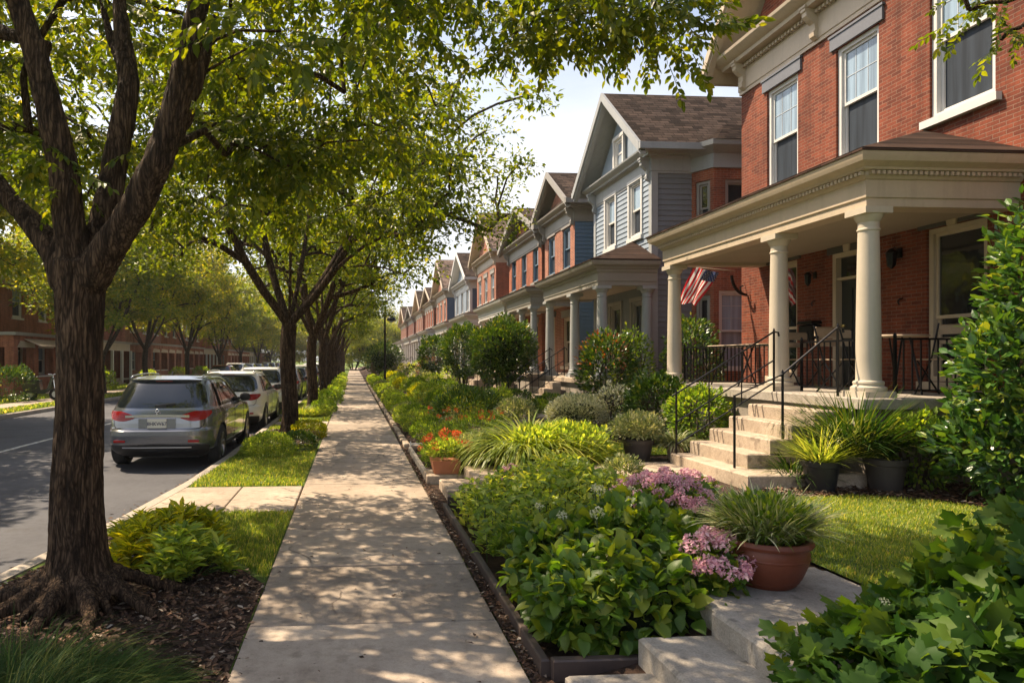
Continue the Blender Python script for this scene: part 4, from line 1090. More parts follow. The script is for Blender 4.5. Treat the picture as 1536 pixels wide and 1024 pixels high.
# sidewalk slabs
m_ = MB(); y = -3.0; k = 0
while y < 150:
    L_ = 1.22 if y < 40 else 3.66
    z = .0 + RNG.uniform(-.003, .003)
    m_.box(-.665, .935, y + .012, y + L_ - .012, -.12, z, .006); y += L_
st(m_.build('sidewalk', 'concrete', auto=30))
m_ = MB(); m_.box(-.66, .93, -3, 150, -.13, -.05); st(m_.build('sidewalk_bed', 'joint'))
m_ = MB(); m_.box(-2.36, -1.5, 7.6, 9.12, -.12, -.004, .008); m_.box(-1.488, -.69, 7.6, 9.12, -.12, -.006, .008)
m_.box(-2.11, -.69, 17.52, 18.68, -.12, -.004, .008); st(m_.build('path', 'concrete', auto=30))
# far side: verge, path, gardens
m_ = MB(); m_.box(-12.1, -11.15, -4, 150, -.2, -.01); m_.box(-17.4, -13.45, -4, 150, -.2, .02); st(m_.build('far_verge', 'lawn_soil'))
m_ = MB(); y = -3
while y < 150: m_.box(-13.4, -12.15, y, y + 2.98, -.15, .02, .01); y += 3
st(m_.build('far_sidewalk', 'concrete'))
for y0_ in (31.6, 41.8, 51.9, 62, 72, 82): m_ = MB(); m_.box(-15.0, -13.46, y0_ + 4.6, y0_ + 6.4, -.1, .05, .01); st(m_.build('far_path', 'stone'))
# gardens on the right: one rolling sheet of soil
xs = [.937, 1.0, 1.1, 1.2, 1.3, 1.45, 1.6, 1.75, 1.9, 2.1, 2.3, 2.6, 3.0, 4.0, 5.5, 7.0, 9.0, 18.0]; ys = [-2.0] + [i * .5 for i in range(0, 60)] + [32, 36, 42, 50, 60, 80, 110, 150]
m_ = MB(); m_.add([(x, y, gz(x, y) + (.012 * noise.noise(Vector((x * 3, y * 3, 0))) if x > 1.2 else -.02)) for y in ys for x in xs], [(j * len(xs) + i, j * len(xs) + i + 1, (j + 1) * len(xs) + i + 1, (j + 1) * len(xs) + i) for j in range(len(ys) - 1) for i in range(len(xs) - 1)])
st(m_.build('garden_ground', 'mulch', smooth=True))
LAWN = [(3.12, 2.2), (3.12, 4.5), (3.3, 5.1), (3.9, 5.75), (4.4, 6.35), (5.0, 6.42), (5.5, 6.2), (5.9, 5.8), (6.2, 5.0), (6.2, 2.2)]
patch('lawn', 'lawn_soil', LAWN, .325)
LAWN2 = [(2.6, 9.6), (2.6, 11.6), (4.2, 11.5), (4.5, 10.4), (5.2, 9.9), (4.6, 9.45), (3.4, 9.35)]
patch('lawn', 'lawn_soil', LAWN2, .322)
LAWN3 = [(2.4, 19.8), (2.4, 26), (4.0, 26), (4.0, 19.8)]
patch('lawn', 'lawn_soil', LAWN3, .322)
# garden paths
m_ = MB(); m_.box(1.93, 2.98, 2.2, 4.12, .05, .365, .012); m_.box(2.992, 3.06, 2.2, 4.12, .05, .34, .01)
st(m_.build('path', 'stone_near', auto=30))
m_ = MB()
for i in range(3): m_.box(1.95 + i * .76, 1.95 + i * .76 + .75, 7.55 - .02 * i, 8.75, .1, .325 + .002 * i, .01)
m_.box(4.23 - .0, 4.24, 7.5, 8.7, .1, .32); st(m_.build('path', 'stone', auto=30))
m_ = MB(); m_.box(1.6, 4.28, 17.3, 18.4, .05, .33, .01); st(m_.build('path', 'stone', auto=30))
# near steps, three single blocks
lb_ = ['lowest pale stone step at the bottom edge beside the sidewalk', 'middle pale stone step at the bottom edge', 'topmost pale stone step at the bottom edge, beside the garden path']
for i, (x, y1_, z1_) in enumerate([(1.06, 3.28, .125), (1.50, 3.42, .245), (1.93, 3.0, .366)]):
    if i == 2: continue
    m_ = MB(); m_.box(x, x + .9, 1.6, y1_, -.05, z1_, .018); tag(m_.build('stone_step', 'stone_near', None, loc=(x + .4, 2.5, 0), auto=30), lb_[i], 'step', 'steps up from the sidewalk')
m_ = MB(); m_.box(1.90, 2.35, 1.6, 3.42, 0, .372, .018); tag(m_.build('stone_step', 'stone_near', None, loc=(2.1, 2.5, 0), auto=30), lb_[2], 'step', 'steps up from the sidewalk')
# middle steps, terracotta pot ledge
for x, x2, y, y1_, z1_, lb in ((1.13, 1.6, 7.95, 8.75, .135, 'low stone step beside the sidewalk in the middle of the flower beds'), (1.50, 2.0, 7.9, 9.0, .26, 'higher stone step behind the low one in the middle of the flower beds')):
    m_ = MB(); m_.box(x, x2, y, y1_, -.05, z1_, .015); tag(m_.build('stone_step', 'stone', None, loc=((x + x2) / 2, y + .4, 0), auto=30), lb, 'step', 'steps up from the sidewalk')
m_ = MB(); m_.box(1.0, 1.55, 9.02, 9.6, -.05, .13, .012); tag(m_.build('stone_ledge', 'stone', None, loc=(1.3, 9.3, 0), auto=30), 'low stone ledge under the square terracotta planter', 'ledge')
m_ = MB(); m_.box(.95, 1.3, 7.6, 8.9, -.05, .003, .004); st(m_.build('path', 'concrete'))
m_ = MB()
m_.box(1.06, 1.45, 12.3, 12.7, -.05, .12, .01); tag(m_.build('stone_step', 'stone', None, loc=(1.25, 12.5, 0), auto=30), 'small pale step with a white rail beside the sidewalk', 'step', 'steps up from the sidewalk')
r_ = MB(); r_.beam((1.05, 12.25, .16), (1.6, 12.25, .17), .02, .02); r_.beam((1.05, 12.25, 0), (1.05, 12.25, .2), .018, .018, (0, 1, 0)); r_.beam((1.3, 12.25, 0), (1.3, 12.25, .16), .018, .018, (0, 1, 0)); tag(r_.build('garden_rail', 'white_plain', None, loc=(1.3, 12.25, 0)), 'short low white rail at the edge of the flower bed', 'rail')
# bed edging boards
m_ = MB(); m_.box(1.01, 1.06, 3.98, 7.5, -.04, .085, .008); m_.box(1.061, 1.9, 7.46, 7.5, -.04, .16, .006)
tag(m_.build('bed_edging', 'edging', None, loc=(1.1, 5.7, 0), auto=30), 'long dark edging board between the sidewalk and the leafy flower bed', 'edging', 'dark bed edging')
m_ = MB(); m_.box(1.0, 1.05, 3.5, 3.93, -.04, .10, .008); m_.box(1.051, 1.9, 3.44, 3.5, -.04, .12, .008)
tag(m_.build('bed_edging', 'edging', None, loc=(1.1, 3.6, 0), auto=30), 'short dark corner of edging between the big leafy plant and the bottom step', 'edging', 'dark bed edging')
m_ = MB(); m_.box(1.01, 1.07, 9.62, 12.2, -.04, .11, .008); tag(m_.build('bed_edging', 'kerb', None, loc=(1.1, 10.8, 0), auto=30), 'pale stone edging beside the red flowers', 'edging')
m_ = MB(); y = 12.8
while y < 44:
    L_ = RNG.uniform(.22, .38); m_.box(.99 + RNG.uniform(-.02, .02), 1.10, y, y + L_, -.04, .07 + RNG.uniform(-.02, .02), .02); y += L_ + RNG.uniform(.01, .08)
tag(m_.build('bed_edging', 'stone', None, loc=(1.1, 20, 0)), 'long line of small edging stones along the box mounds', 'edging')
# stepping stones near the white bush
m_ = MB(); m_.box(3.45, 4.1, 14.2, 15.0, .2, .37, .02); m_.box(3.9, 4.6, 15.1, 16.0, .2, .40, .02); tag(m_.build('paving_stone', 'stone', None, loc=(4, 15, 0.3), auto=30), 'pair of flat pale stones behind the white flowering bush', 'stones')

def in_poly(P, poly):
    x, y = P[:, 0], P[:, 1]; c = np.zeros(len(P), bool); n = len(poly)
    for i in range(n):
        (x1, y1), (x2, y2) = poly[i], poly[(i + 1) % n]
        k = ((y1 > y) != (y2 > y)) & (x < (x2 - x1) * (y - y1) / ((y2 - y1) or 1e-9) + x1)
        c ^= k
    return c
def pts_in(poly, n, rng=RNG):
    a = np.array(poly); lo, hi = a.min(0), a.max(0)
    P = lo + (hi - lo) * rng.random((n, 2)); return P[in_poly(P, poly)]
def grass(name, poly, dens, h, w, z, mt='grass_blade', seg=2, curl=(.3, 1.2)):
    a = np.array(poly); area = np.prod(a.max(0) - a.min(0)); P = pts_in(poly, int(area * dens)); n = len(P)
    nz = np.array([noise.noise(Vector((p[0] * 2.2, p[1] * 2.2, 3))) for p in P])
    P3 = np.concatenate([P, np.full((n, 1), z)], 1); m = MB()
    blades(m, P3, RNG.uniform(0, 6.283, n), h * (1 + .45 * nz) * RNG.uniform(.5, 1.2, n), RNG.uniform(0, .5, n), w * RNG.uniform(.7, 1.3, n), seg, RNG.uniform(*curl, n))
    o = m.build(name, mt, None, fix=False); o['kind'] = 'stuff'; return o
grass('lawn_grass', LAWN, 6500, .042, .006, .32)
grass('lawn_grass', LAWN2, 2500, .05, .01, .32)
grass('lawn_grass', LAWN3, 700, .05, .018, .32)
G1 = [(-.68, 5.25), (-.95, 5.7), (-1.35, 5.85), (-1.7, 6.4), (-2.36, 6.9), (-2.33, 7.58), (-.68, 7.58)]
grass('verge_grass', G1, 6500, .055, .006, VZ)
G2 = [(kx(9.16) + .03, 9.16), (kx(12) + .03, 12), (-2.08, 13.7), (-1.4, 13.3), (-.8, 13.5), (-.7, 13), (-.69, 9.16)]
grass('verge_grass', G2, 4200, .065, .009, VZ)
G3 = [(-2.08, 16.4), (-2.08, 17.5), (-.69, 17.5), (-.69, 16), (-1, 16.6)]
grass('verge_grass', G3, 2000, .07, .014, VZ)
G4 = [(-2.08, 18.72), (-2.08, 34), (-.69, 34), (-.69, 18.72)]
grass('verge_grass', G4, 900, .07, .018, VZ)
grass('verge_grass', [(-2.08, 34), (-2.08, 70), (-.69, 70), (-.69, 34)], 200, .10, .05, VZ)
grass('verge_grass', [(-12.1, 20), (-12.1, 70), (-11.2, 70), (-11.2, 20)], 250, .10, .05, -.01)
grass('garden_grass', [(-15.3, 22), (-15.3, 70), (-13.5, 70), (-13.5, 22)], 200, .12, .05, .02)
# mulch chips and litter
def chips(name, poly, n, size, zf, flat=.5):
    P = pts_in(poly, n); n = len(P); z = np.array([zf(p[0], p[1]) for p in P]) + RNG.uniform(.002, .03, n)
    D = rdir(n, -.35, .35); m = MB(); S = size * RNG.uniform(.4, 1.6, n)
    scatter(m, T([(0, 0, 0), (.22, .3, .1), (.12, 1, 0), (-.2, .8, .08)], [(0, 1, 2), (0, 2, 3)]), np.concatenate([P, z[:, None]], 1), frames(D, np.array([[0, 0, 1.]]) + rdir(n) * flat), S)
    o = m.build(name, 'mulch_chip', None, fix=False); o['kind'] = 'stuff'; return o
chips('mulch_chips', MUL1, 26000, .045, lambda x, y: VZ)
chips('mulch_chips', MUL2, 4000, .06, lambda x, y: VZ)
chips('mulch_chips', [(.945, 2), (1.01, 2), (1.01, 13), (.945, 13)], 3200, .032, lambda x, y: .0)
chips('mulch_chips', [(4.4, 6.3), (5.0, 6.45), (5.6, 6.2), (6.2, 5.7), (7.4, 5.6), (7.4, 7.2), (5.3, 7.3), (4.3, 7.3)], 9000, .045, lambda x, y: .31)
chips('mulch_chips', [(1.15, 12), (4.5, 12), (4.5, 17), (1.15, 17)], 6000, .06, gz)
def kerbline(n):
    m = MB(); y = RNG.uniform(4, 30, n); P = np.stack([np.array([kx(v) for v in y]) - .15 - np.abs(RNG.normal(0, .12, n)), y, np.full(n, -.128)], 1)
    scatter(m, T([(0, 0, 0), (.3, .4, .08), (.1, 1, 0), (-.3, .6, .06)], [(0, 1, 2), (0, 2, 3)]), P, frames(rdir(n, -.1, .1), np.array([[0, 0, 1.]]) + rdir(n) * .3), RNG.uniform(.02, .07, n))
    o = m.build('leaf_litter', 'mulch_chip', None, fix=False); o['kind'] = 'stuff'
kerbline(3500)
chips('leaf_litter', [(-.66, 2), (.93, 2), (.93, 14), (-.66, 14)], 220, .03, lambda x, y: .001)

# ------------------------------------------------------------------ cars
def m_car(name, c, metal=.6, rough=.32):
    m, nt, b = mat(name)
    v = coords(nt); f = noise_tex(nt, v, 3, 3)
    L(nt, ramp(nt, f, [(.3, tuple(x * .94 for x in c)), (.7, c)]), b.inputs['Base Color'])
    b.inputs['Metallic'].default_value = metal; b.inputs['Roughness'].default_value = rough
    b.inputs['Coat Weight'].default_value = 1.0; b.inputs['Coat Roughness'].default_value = .04
    return m
M['car_silver'] = m_car('car_silver', (0.23, 0.24, 0.26), .75, .24)
M['car_white'] = m_car('car_white', (0.70, 0.69, 0.66), .0, .35)
M['car_blue'] = m_car('car_blue', (0.05, 0.09, 0.17), .4)
M['car_red'] = m_car('car_red', (0.30, 0.03, 0.02), .3)
M['car_black'] = m_car('car_black', (0.02, 0.02, 0.024), .3)
M['car_glass'] = m_flat('car_glass', (0.008, 0.011, 0.014), .03, 0, 1.0)
M['car_plastic'] = m_paint('car_plastic', (0.022, 0.022, 0.024), .55, .2)
M['tyre'] = m_paint('tyre', (0.018, 0.018, 0.018), .8, .2)
M['chrome'] = m_flat('chrome', (0.62, 0.62, 0.62), .12, 1.0)
M['rim'] = m_flat('rim', (0.45, 0.45, 0.47), .28, 1.0)
M['tail_red'] = m_flat('tail_red', (0.30, 0.006, 0.005), .2, 0, .4, .2)
M['plate'] = m_paint('plate', (0.62, 0.60, 0.52), .5, .08)
M['plate_ink'] = m_flat('plate_ink', (0.04, 0.05, 0.09), .6)
CARZ = [(.20, .35, 4.25, .78), (.26, .20, 4.40, .86), (.34, .07, 4.50, .90), (.46, .015, 4.57, .918), (.58, .0, 4.60, .925), (.665, .0, 4.60, .93), (.695, .035, 4.585, .93), (.72, .055, 4.57, .93), (.80, .06, 4.50, .932), (.88, .07, 4.38, .93),
        (.94, .085, 4.15, .922), (.98, .10, 3.85, .91), (1.01, .115, 3.52, .90), (1.04, .135, 3.38, .882), (1.12, .18, 3.24, .855), (1.22, .25, 3.06, .82), (1.34, .345, 2.83, .775), (1.44, .43, 2.62, .735), (1.50, .49, 2.46, .705), (1.54, .55, 2.3, .675), (1.568, .66, 2.12, .62), (1.582, .82, 1.95, .52), (1.59, 1.05, 1.7, .35)]
class CarShape:
    def __init__(s, sx=1.0, sy=1.0, sz=1.0, table=CARZ):
        a = np.array(table); s.z, s.r, s.f, s.w = a[:, 0] * sz, a[:, 1] * sy, a[:, 2] * sy, a[:, 3] * sx; s.sz = sz; s.sy = sy; s.sx = sx
    def at(s, z): return (np.interp(z, s.z, s.r), np.interp(z, s.z, s.f), np.interp(z, s.z, s.w))
    def n(s, z): return 6.5 - 2.3 * min(1, max(0, (z / s.sz - .5) / 1.0))
    def ring(s, z, seg):
        r, f, w = s.at(z); n = s.n(z); out = []
        yc, L_ = (r + f) / 2, (f - r) / 2
        for k in range(seg):
            t = 2 * math.pi * k / seg
            # even spacing around a boxy outline
            c, q = math.cos(t), math.sin(t); m = (abs(c) ** n + abs(q) ** n) ** (-1 / n)
            x, y = c * m, q * m
            out.append((x * w, yc + y * L_, z))
        return out
    def rear(s, x, z, o=0.004):      # point on the rear at lateral x
        r, f, w = s.at(z); n = s.n(z); yc, L_ = (r + f) / 2, (f - r) / 2
        t = min(.9995, abs(x) / w)
        return (x, yc - L_ * (1 - t ** n) ** (1 / n) - o, z)
    def side(s, y, z, sg, o=0.004):
        r, f, w = s.at(z); n = s.n(z); yc, L_ = (r + f) / 2, (f - r) / 2
        t = min(.9995, abs(y - yc) / L_)
        return (sg * (w * (1 - t ** n) ** (1 / n) + o), y, z)
    def angle(s, t, z, o=0.006, sg=1):       # by outline angle (degrees, -90 = rear centre, 0 = right side)
        r, f, w = s.at(z); n = s.n(z); yc, L_ = (r + f) / 2, (f - r) / 2
        a = R(t); c, q = math.cos(a), math.sin(a); m = (abs(c) ** n + abs(q) ** n) ** (-1 / n)
        return (sg * (c * m * w + (o if c * m > .8 else o * .3)), yc + q * m * L_ - (o if q * m < -.9 else 0), z)

def grid_mesh(mb, f, nu, nv):
    V = [f(i / nu, j / nv) for j in range(nv + 1) for i in range(nu + 1)]
    mb.add(V, [(j * (nu + 1) + i, j * (nu + 1) + i + 1, (j + 1) * (nu + 1) + i + 1, (j + 1) * (nu + 1) + i) for j in range(nv) for i in range(nu)])

def make_wheel(par, x, y, r, sg, detail, vx=0, vy=0):
    t = MB(); w = .22
    prof = [(r * .62, -w / 2), (r * .92, -w / 2), (r * .99, -w / 2 + .02), (r, -w / 4), (r, w / 4), (r * .99, w / 2 - .02), (r * .92, w / 2), (r * .62, w / 2)]
    def lathe_x(mb, prof, seg, cap=False):
        V = []; F = []
        for rr, q in prof:
            for k in range(seg):
                a = 2 * math.pi * k / seg; V.append((x + q * sg, y + rr * math.cos(a), r + rr * math.sin(a)))
        for i in range(len(prof) - 1):
            for k in range(seg):
                a, b = i * seg + k, i * seg + (k + 1) % seg; F.append((a, b, b + seg, a + seg))
        if cap: F.append(tuple(range((len(prof) - 1) * seg, len(prof) * seg)))
        mb.add([off(v) for v in V], F)
    off = lambda v: (v[0] + vx, v[1] + vy, v[2] - .13)
    lathe_x(t, prof, 32 if detail else 16)
    wo = t.build('wheel', 'tyre', par, auto=35)
    d = MB(); lathe_x(d, [(r * .64, w * .12), (.001, w * .12)], 24, True); d.build('brake_disc', 'car_plastic', wo)
    m = MB(); lathe_x(m, [(r * .60, w * .30), (r * .64, w * .44), (r * .68, w * .5), (r * .66, w * .3)], 28)
    lathe_x(m, [(r * .16, w * .25), (r * .15, w * .40), (.002, w * .42)], 12, True)
    ns = 5 if detail else 4
    for k in range(ns):
        for dd in (-.10, .10):
            a = 2 * math.pi * k / ns
            p = (x + sg * w * .36, y + r * .1 * math.cos(a), r + r * .1 * math.sin(a)); q = (x + sg * w * .42, y + r * .65 * math.cos(a + dd), r + r * .65 * math.sin(a + dd))
            m.beam(off(p), off(q), .028, .03)
    m.build('rim', 'rim', wo, auto=30)

def make_car(name, label, cat, x, y, paint, sh, detail=True, plate='', rot=0, rails=True, spoiler=True, z0=-.13):
    """x,y: middle of the rear bumper on the road"""
    root = thing(name, (x, y, z0), label, cat, 'cars parked along the kerb')
    S = lambda v: (v[0] + x, v[1] + y, v[2] + z0)
    zs = np.unique(np.concatenate([sh.z, np.linspace(sh.z[0], sh.z[-1], 46)])); seg = 160
    b = MB(); rings = [[S(v) for v in sh.ring(z, seg)] for z in zs]
    V = [v for r in rings for v in r]; n = len(rings)
    F = [(i * seg + k, i * seg + (k + 1) % seg, (i + 1) * seg + (k + 1) % seg, (i + 1) * seg + k) for i in range(n - 1) for k in range(seg)]
    F += [tuple(range(seg - 1, -1, -1)), tuple(range((n - 1) * seg, n * seg))]
    b.add(V, F)
    bo = b.build('body', paint, root)
    rw = .345; wys = (.86 * sh.sy, 3.62 * sh.sy)
    dep = bpy.context.evaluated_depsgraph_get
    cut = MB()
    for wy in wys:
        for sg in (-1, 1):
            rr = rw + .045; q = []
            for k in range(28): a = 2 * math.pi * k / 28; q.append((wy + rr * math.cos(a), rw + rr * math.sin(a)))
            c = MB(); cut.prism([(u + y, v + z0) for u, v in q], 0, x + sg * .58 * sh.sx, x + sg * 1.1 * sh.sx)
    cu = cut.build('cutter', paint, root)
    md = bo.modifiers.new('arch', 'BOOLEAN'); md.operation = 'DIFFERENCE'; md.object = cu; md.solver = 'EXACT'
    me = bpy.data.meshes.new_from_object(bo.evaluated_get(dep())); bo.modifiers.clear(); bo.data = me; bpy.data.objects.remove(cu)
    me.polygons.foreach_set('use_smooth', np.ones(len(me.polygons), dtype=bool)); me.set_sharp_from_angle(angle=R(32))
    def shell(nm, mt, f, nu=24, nv=10, par=root):
        m = MB(); grid_mesh(m, lambda u, v: S(f(u, v)), nu, nv); return m.build(nm, mt, par, smooth=True)
    k = sh.sz; X = sh.sx
    # rear window, curved corners
    def rwf(u, v):
        z = (1.055 + .43 * v) * k; w = sh.at(z)[2]
        uu = 2 * u - 1; half = w * (.91 - .10 * abs(2 * v - 1) ** 5 - .02)
        z -= .02 * (uu * uu) * (1 - v) * 0 - .018 * uu * uu * (v - .5) * -1
        return sh.rear(uu * half, z, .006)
    rwn = shell('rear_window', 'car_glass', rwf, 28, 12)
    m = MB(); m.box(x - .14, x + .14, y + sh.rear(0, 1.50 * k)[1] - .01, y + sh.rear(0, 1.50 * k)[1] + .02, z0 + 1.492 * k, z0 + 1.512 * k); m.build('brake_light', 'tail_red', root)
    if detail:
        w = MB(); p = S(sh.rear(.0, 1.09 * k, .02)); w.beam(p, (p[0] + .27, p[1] + .02, p[2] + .035), .02, .03); w.box(p[0] - .05, p[0] + .12, p[1] - .01, p[1] + .03, p[2] - .03, p[2] + .015); w.build('wiper', 'car_plastic', rwn)
    # side windows
    for sg in (-1, 1):
        for (a0, a1, b0, b1) in ((.62, 1.05, .86, 1.10), (1.10, 1.98, 1.16, 1.95), (2.04, 3.12, 2.03, 2.45)):
            def swf(u, v, a0=a0, a1=a1, b0=b0, b1=b1, sg=sg):
                yy = (a0 + (a1 - a0) * u) * (1 - v) + (b0 + (b1 - b0) * u) * v
                return sh.side(yy * sh.sy, (1.05 + .40 * v) * k, sg, .005)
            shell('side_window', 'car_glass', swf, 12, 8)
        # tail light wrapping the corner
        def tl(u, v, sg=sg):
            t = -66.5 + 16.5 * u if True else 0
            mid = .905 * k; tp = .98 * k if u > .25 else (.93 + .05 * (u / .25) ** .7) * k; bt = (.84 + .055 * (1 - u) ** 2) * k if u < .8 else (.84 + .12 * ((u - .8) / .2)) * k
            tp = (.925 + .075 * min(1, u / .5) ** .8) * k; bt = (.905 - .07 * math.sin(math.pi * min(1, u * .9 + .1)) ) * k + (.05 * k * max(0, u - .75) * 4)
            return sh.angle(-68 + 24 * u, bt + (tp - bt) * v, .016, sg)
        lt = shell('tail_light', 'tail_red', tl, 30, 8)
        if detail:
            m = MB()
            for q in (.3, .55, .78):
                for i in range(14):
                    p0, p1 = Vector(S(tl(.04 + .8 * i / 14, q))), Vector(S(tl(.04 + .8 * (i + 1) / 14, q))); m.beam(p0, p1, .004, .003)
            m.build('lens_rib', 'lens_dark', lt)
        rf = MB(); p = S(sh.rear(sg * .60 * X, .50 * k, .012)); rf.box(p[0] - .09, p[0] + .09, p[1] - .012, p[1] + .03, p[2] - .018, p[2] + .018); rf.build('reflector', 'tail_red', root)
        hl = shell('headlight', 'chrome', lambda u, v, sg=sg: sh.angle(68 - 14 * u, (.72 + .12 * v) * k, .01, sg), 10, 4)
        # mirror
        p = S(sh.side(2.92 * sh.sy, 1.06 * k, sg, .0)); m = MB()
        m.lathe((0, 0, 0), [(.01, -.085), (.06, -.075), (.085, -.03), (.088, .02), (.07, .065), (.02, .085)], 14)
        m.V[-1] = m.V[-1] * np.array([1.25, .8, 1.0]) + np.array([p[0] + sg * .14, p[1], p[2] + .03]); m.beam(p, (p[0] + sg * .1, p[1], p[2] + .0), .06, .04)
        m.build('mirror', 'car_plastic', root, auto=40)
        # door handles and seams
        m = MB()
        for yy in (1.32, 2.28): 
            p = S(sh.side(yy * sh.sy, .93 * k, sg, .014)); m.box(p[0] - .012, p[0] + .012, p[1] - .09, p[1] + .09, p[2] - .014, p[2] + .014)
        m.build('door_handle', paint, root)
        m = MB()
        for yy in (1.12, 2.02, 3.05):
            pr = None
            for q in np.linspace(.36, 1.03, 14):
                p = S(sh.side(yy * sh.sy, q * k, sg, .0015))
                if pr: m.beam(pr, p, .006, .003, (0, 1, 0))
                pr = p
        m.build('door_seam', 'car_plastic', bo)
        sk = shell('sill_trim', 'car_plastic', lambda u, v, sg=sg: sh.side((1.28 + 1.92 * u) * sh.sy, (.24 + .10 * v) * k, sg, .008), 16, 3)
        if rails:
            m = MB(); pts = []
            for i in range(13):
                t = i / 12; yy = (.62 + 1.75 * t) * sh.sy; zz = 1.585 * k + .055 * math.sin(math.pi * min(1, max(0, t))) ** .35
                pts.append(S((sg * .60 * X, yy, zz - .03)))
            m.tube(pts, .016, 6); m.build('roof_rail', 'chrome', root, smooth=True)
        for wy in wys: make_wheel(root, sg * (.925 * X - .115), wy, rw, sg, detail, x, y)
        for wy in wys:
            m = MB(); q = MB(); ln = [(y + wy + (rw + .04) * math.cos(math.pi * i / 14), z0 + rw + (rw + .04) * math.sin(math.pi * i / 14)) for i in range(15)]
            for (a, c) in zip(ln[:-1], ln[1:]): m.quad((x + sg * .6 * X, a[0], a[1]), (x + sg * .6 * X, c[0], c[1]), (x + sg * .895 * X, c[0], c[1]), (x + sg * .895 * X, a[0], a[1]))
            m.add([(x + sg * .6 * X, a, b_) for a, b_ in ln], [tuple(range(15))]); m.build('wheel_arch', 'car_plastic', bo)
    # windscreen
    def ws(u, v):
        z = (1.06 + .40 * v) * k; r_, f_, w = sh.at(z); uu = (2 * u - 1) * .86
        n_ = sh.n(z); yc, L_ = (r_ + f_) / 2, (f_ - r_) / 2
        return (uu * w, yc + L_ * (1 - abs(uu) ** n_) ** (1 / n_) + .006, z)
    shell('windscreen', 'car_glass', ws, 16, 6)
    # bumper of dark plastic, chrome strip, plate, tailgate seam
    shell('bumper', 'car_plastic', lambda u, v: sh.angle(-90 + (u - .5) * 90, (.205 + .24 * v + .03 * math.cos(math.pi * (2 * u - 1)) * v) * k, .010), 60, 6) if False else None
    m = MB()
    for sg in (-1, 1): grid_mesh(m, lambda u, v, sg=sg: S(sh.angle(-90 + 44.5 * u, (.21 + (.24 - .03 * u) * v) * k, .008, sg)), 30, 5)
    m.build('bumper', 'car_plastic', root, smooth=True)
    m = MB(); pr = None
    for uu in np.linspace(-.56, .56, 20):
        p = S(sh.rear(uu * X, .392 * k, .018))
        if pr: m.beam(pr, p, .012, .018)
        pr = p
    m.build('bumper_trim', 'rim', root)
    m = MB(); pr = None
    for uu in np.linspace(-.52, .52, 16):
        p = S(sh.rear(uu * X, (.925 - .012 * (uu / .52) ** 2) * k, .016))
        if pr: m.beam(pr, p, .022, .042)
        pr = p
    m.build('chrome_strip', 'chrome', root)
    m = MB(); path = [(-.72, 1.0), (-.745, .86), (-.735, .76), (-.68, .708), (-.5, .695), (0, .69), (.5, .695), (.68, .708), (.735, .76), (.745, .86), (.72, 1.0)]
    q = []
    for (a, c), (d, e) in zip(path[:-1], path[1:]):
        for i in range(6): q.append((a + (d - a) * i / 6, c + (e - c) * i / 6))
    for a, c in zip(q[:-1], q[1:]): m.beam(S(sh.rear(a[0] * X, a[1] * k, .001)), S(sh.rear(c[0] * X, c[1] * k, .001)), .006, .010)
    m.build('tailgate_seam', 'car_plastic', bo)
    p = S(sh.rear(0, .80 * k, .012)); m = MB(); m.box(p[0] - .30, p[0] + .30, p[1] - .004, p[1] + .03, p[2] - .085, p[2] + .088, .01); rc = m.build('plate_recess', paint, root)
    m = MB(); m.box(p[0] - .155, p[0] + .155, p[1] - .012, p[1] - .0045, p[2] - .075, p[2] + .075); pl = m.build('number_plate', 'plate', rc)
    if plate: text_mesh(plate, .085, .002, 'plate_ink', (p[0], p[1] - .0135, p[2] - .01), (R(90), 0, 0), pl, 'plate_lettering', .001, .95)
    if detail:
        e = MB(); c0 = S(sh.rear(0, .985 * k, .018))
        pts = [(-.03, -.045), (.0, -.03), (-.022, -.005), (.0, .0), (.022, .01), (.02, .04), (-.005, .052), (-.02, .035)]
        e.tube([(c0[0] + a, c0[1] - .004 - .01 * 0, c0[2] + b_) for a, b_ in pts], .009, 6); e.tube([(c0[0] - .045, c0[1], c0[2] - .02), (c0[0] - .025, c0[1], c0[2] + .03)], .008, 6); e.tube([(c0[0] + .03, c0[1], c0[2] - .045), (c0[0] + .042, c0[1], c0[2] + .0)], .008, 6)
        e.build('emblem', 'chrome', root, smooth=True)
    if spoiler:
        m = MB(); V = []; nn = 14
        for i in range(nn + 1):
            uu = (2 * i / nn - 1) * .60 * X; a = abs(2 * i / nn - 1) ** 4
            yb = sh.rear(uu * .95, 1.50 * k)[1] - .06 + .05 * a
            V += [S((uu, yb, 1.53 * k - .01 * a)), S((uu, yb + .02, 1.505 * k)), S((uu, yb + .3, 1.54 * k - .02 * a)), S((uu, yb + .34, 1.588 * k - .03 * a))]
        F = [(i * 4 + a, i * 4 + (a + 1) % 4, (i + 1) * 4 + (a + 1) % 4, (i + 1) * 4 + a) for i in range(nn) for a in range(4)] + [(0, 1, 2, 3), (nn * 4, nn * 4 + 3, nn * 4 + 2, nn * 4 + 1)]
        m.add(V, F); m.build('spoiler', paint, root, auto=40)
        m = MB(); p = S((0, 1.0 * sh.sy, 1.585 * k)); m.prism([(p[1] - .06, p[2]), (p[1] + .03, p[2]), (p[1] + .0, p[2] + .075), (p[1] - .012, p[2] + .075)], 0, p[0] - .009, p[0] + .009); m.build('antenna', 'car_plastic', root)
    m = MB(); m.box(x - .6 * X, x + .6 * X, y + .5, y + 4.1 * sh.sy, z0 + .16, z0 + .22); m.build('underbody', 'car_plastic', root)
    if rot: root.rotation_euler = (0, 0, rot)
    return root
M['lens_dark'] = m_flat('lens_dark', (0.09, 0.004, 0.004), .3)
c1 = make_car('parked_suv', 'silver grey estate car parked nearest, behind the big tree trunk', 'car', -3.245, 11.25, 'car_silver', CarShape(1.0, 1.0, .98), True, '8HKW67')
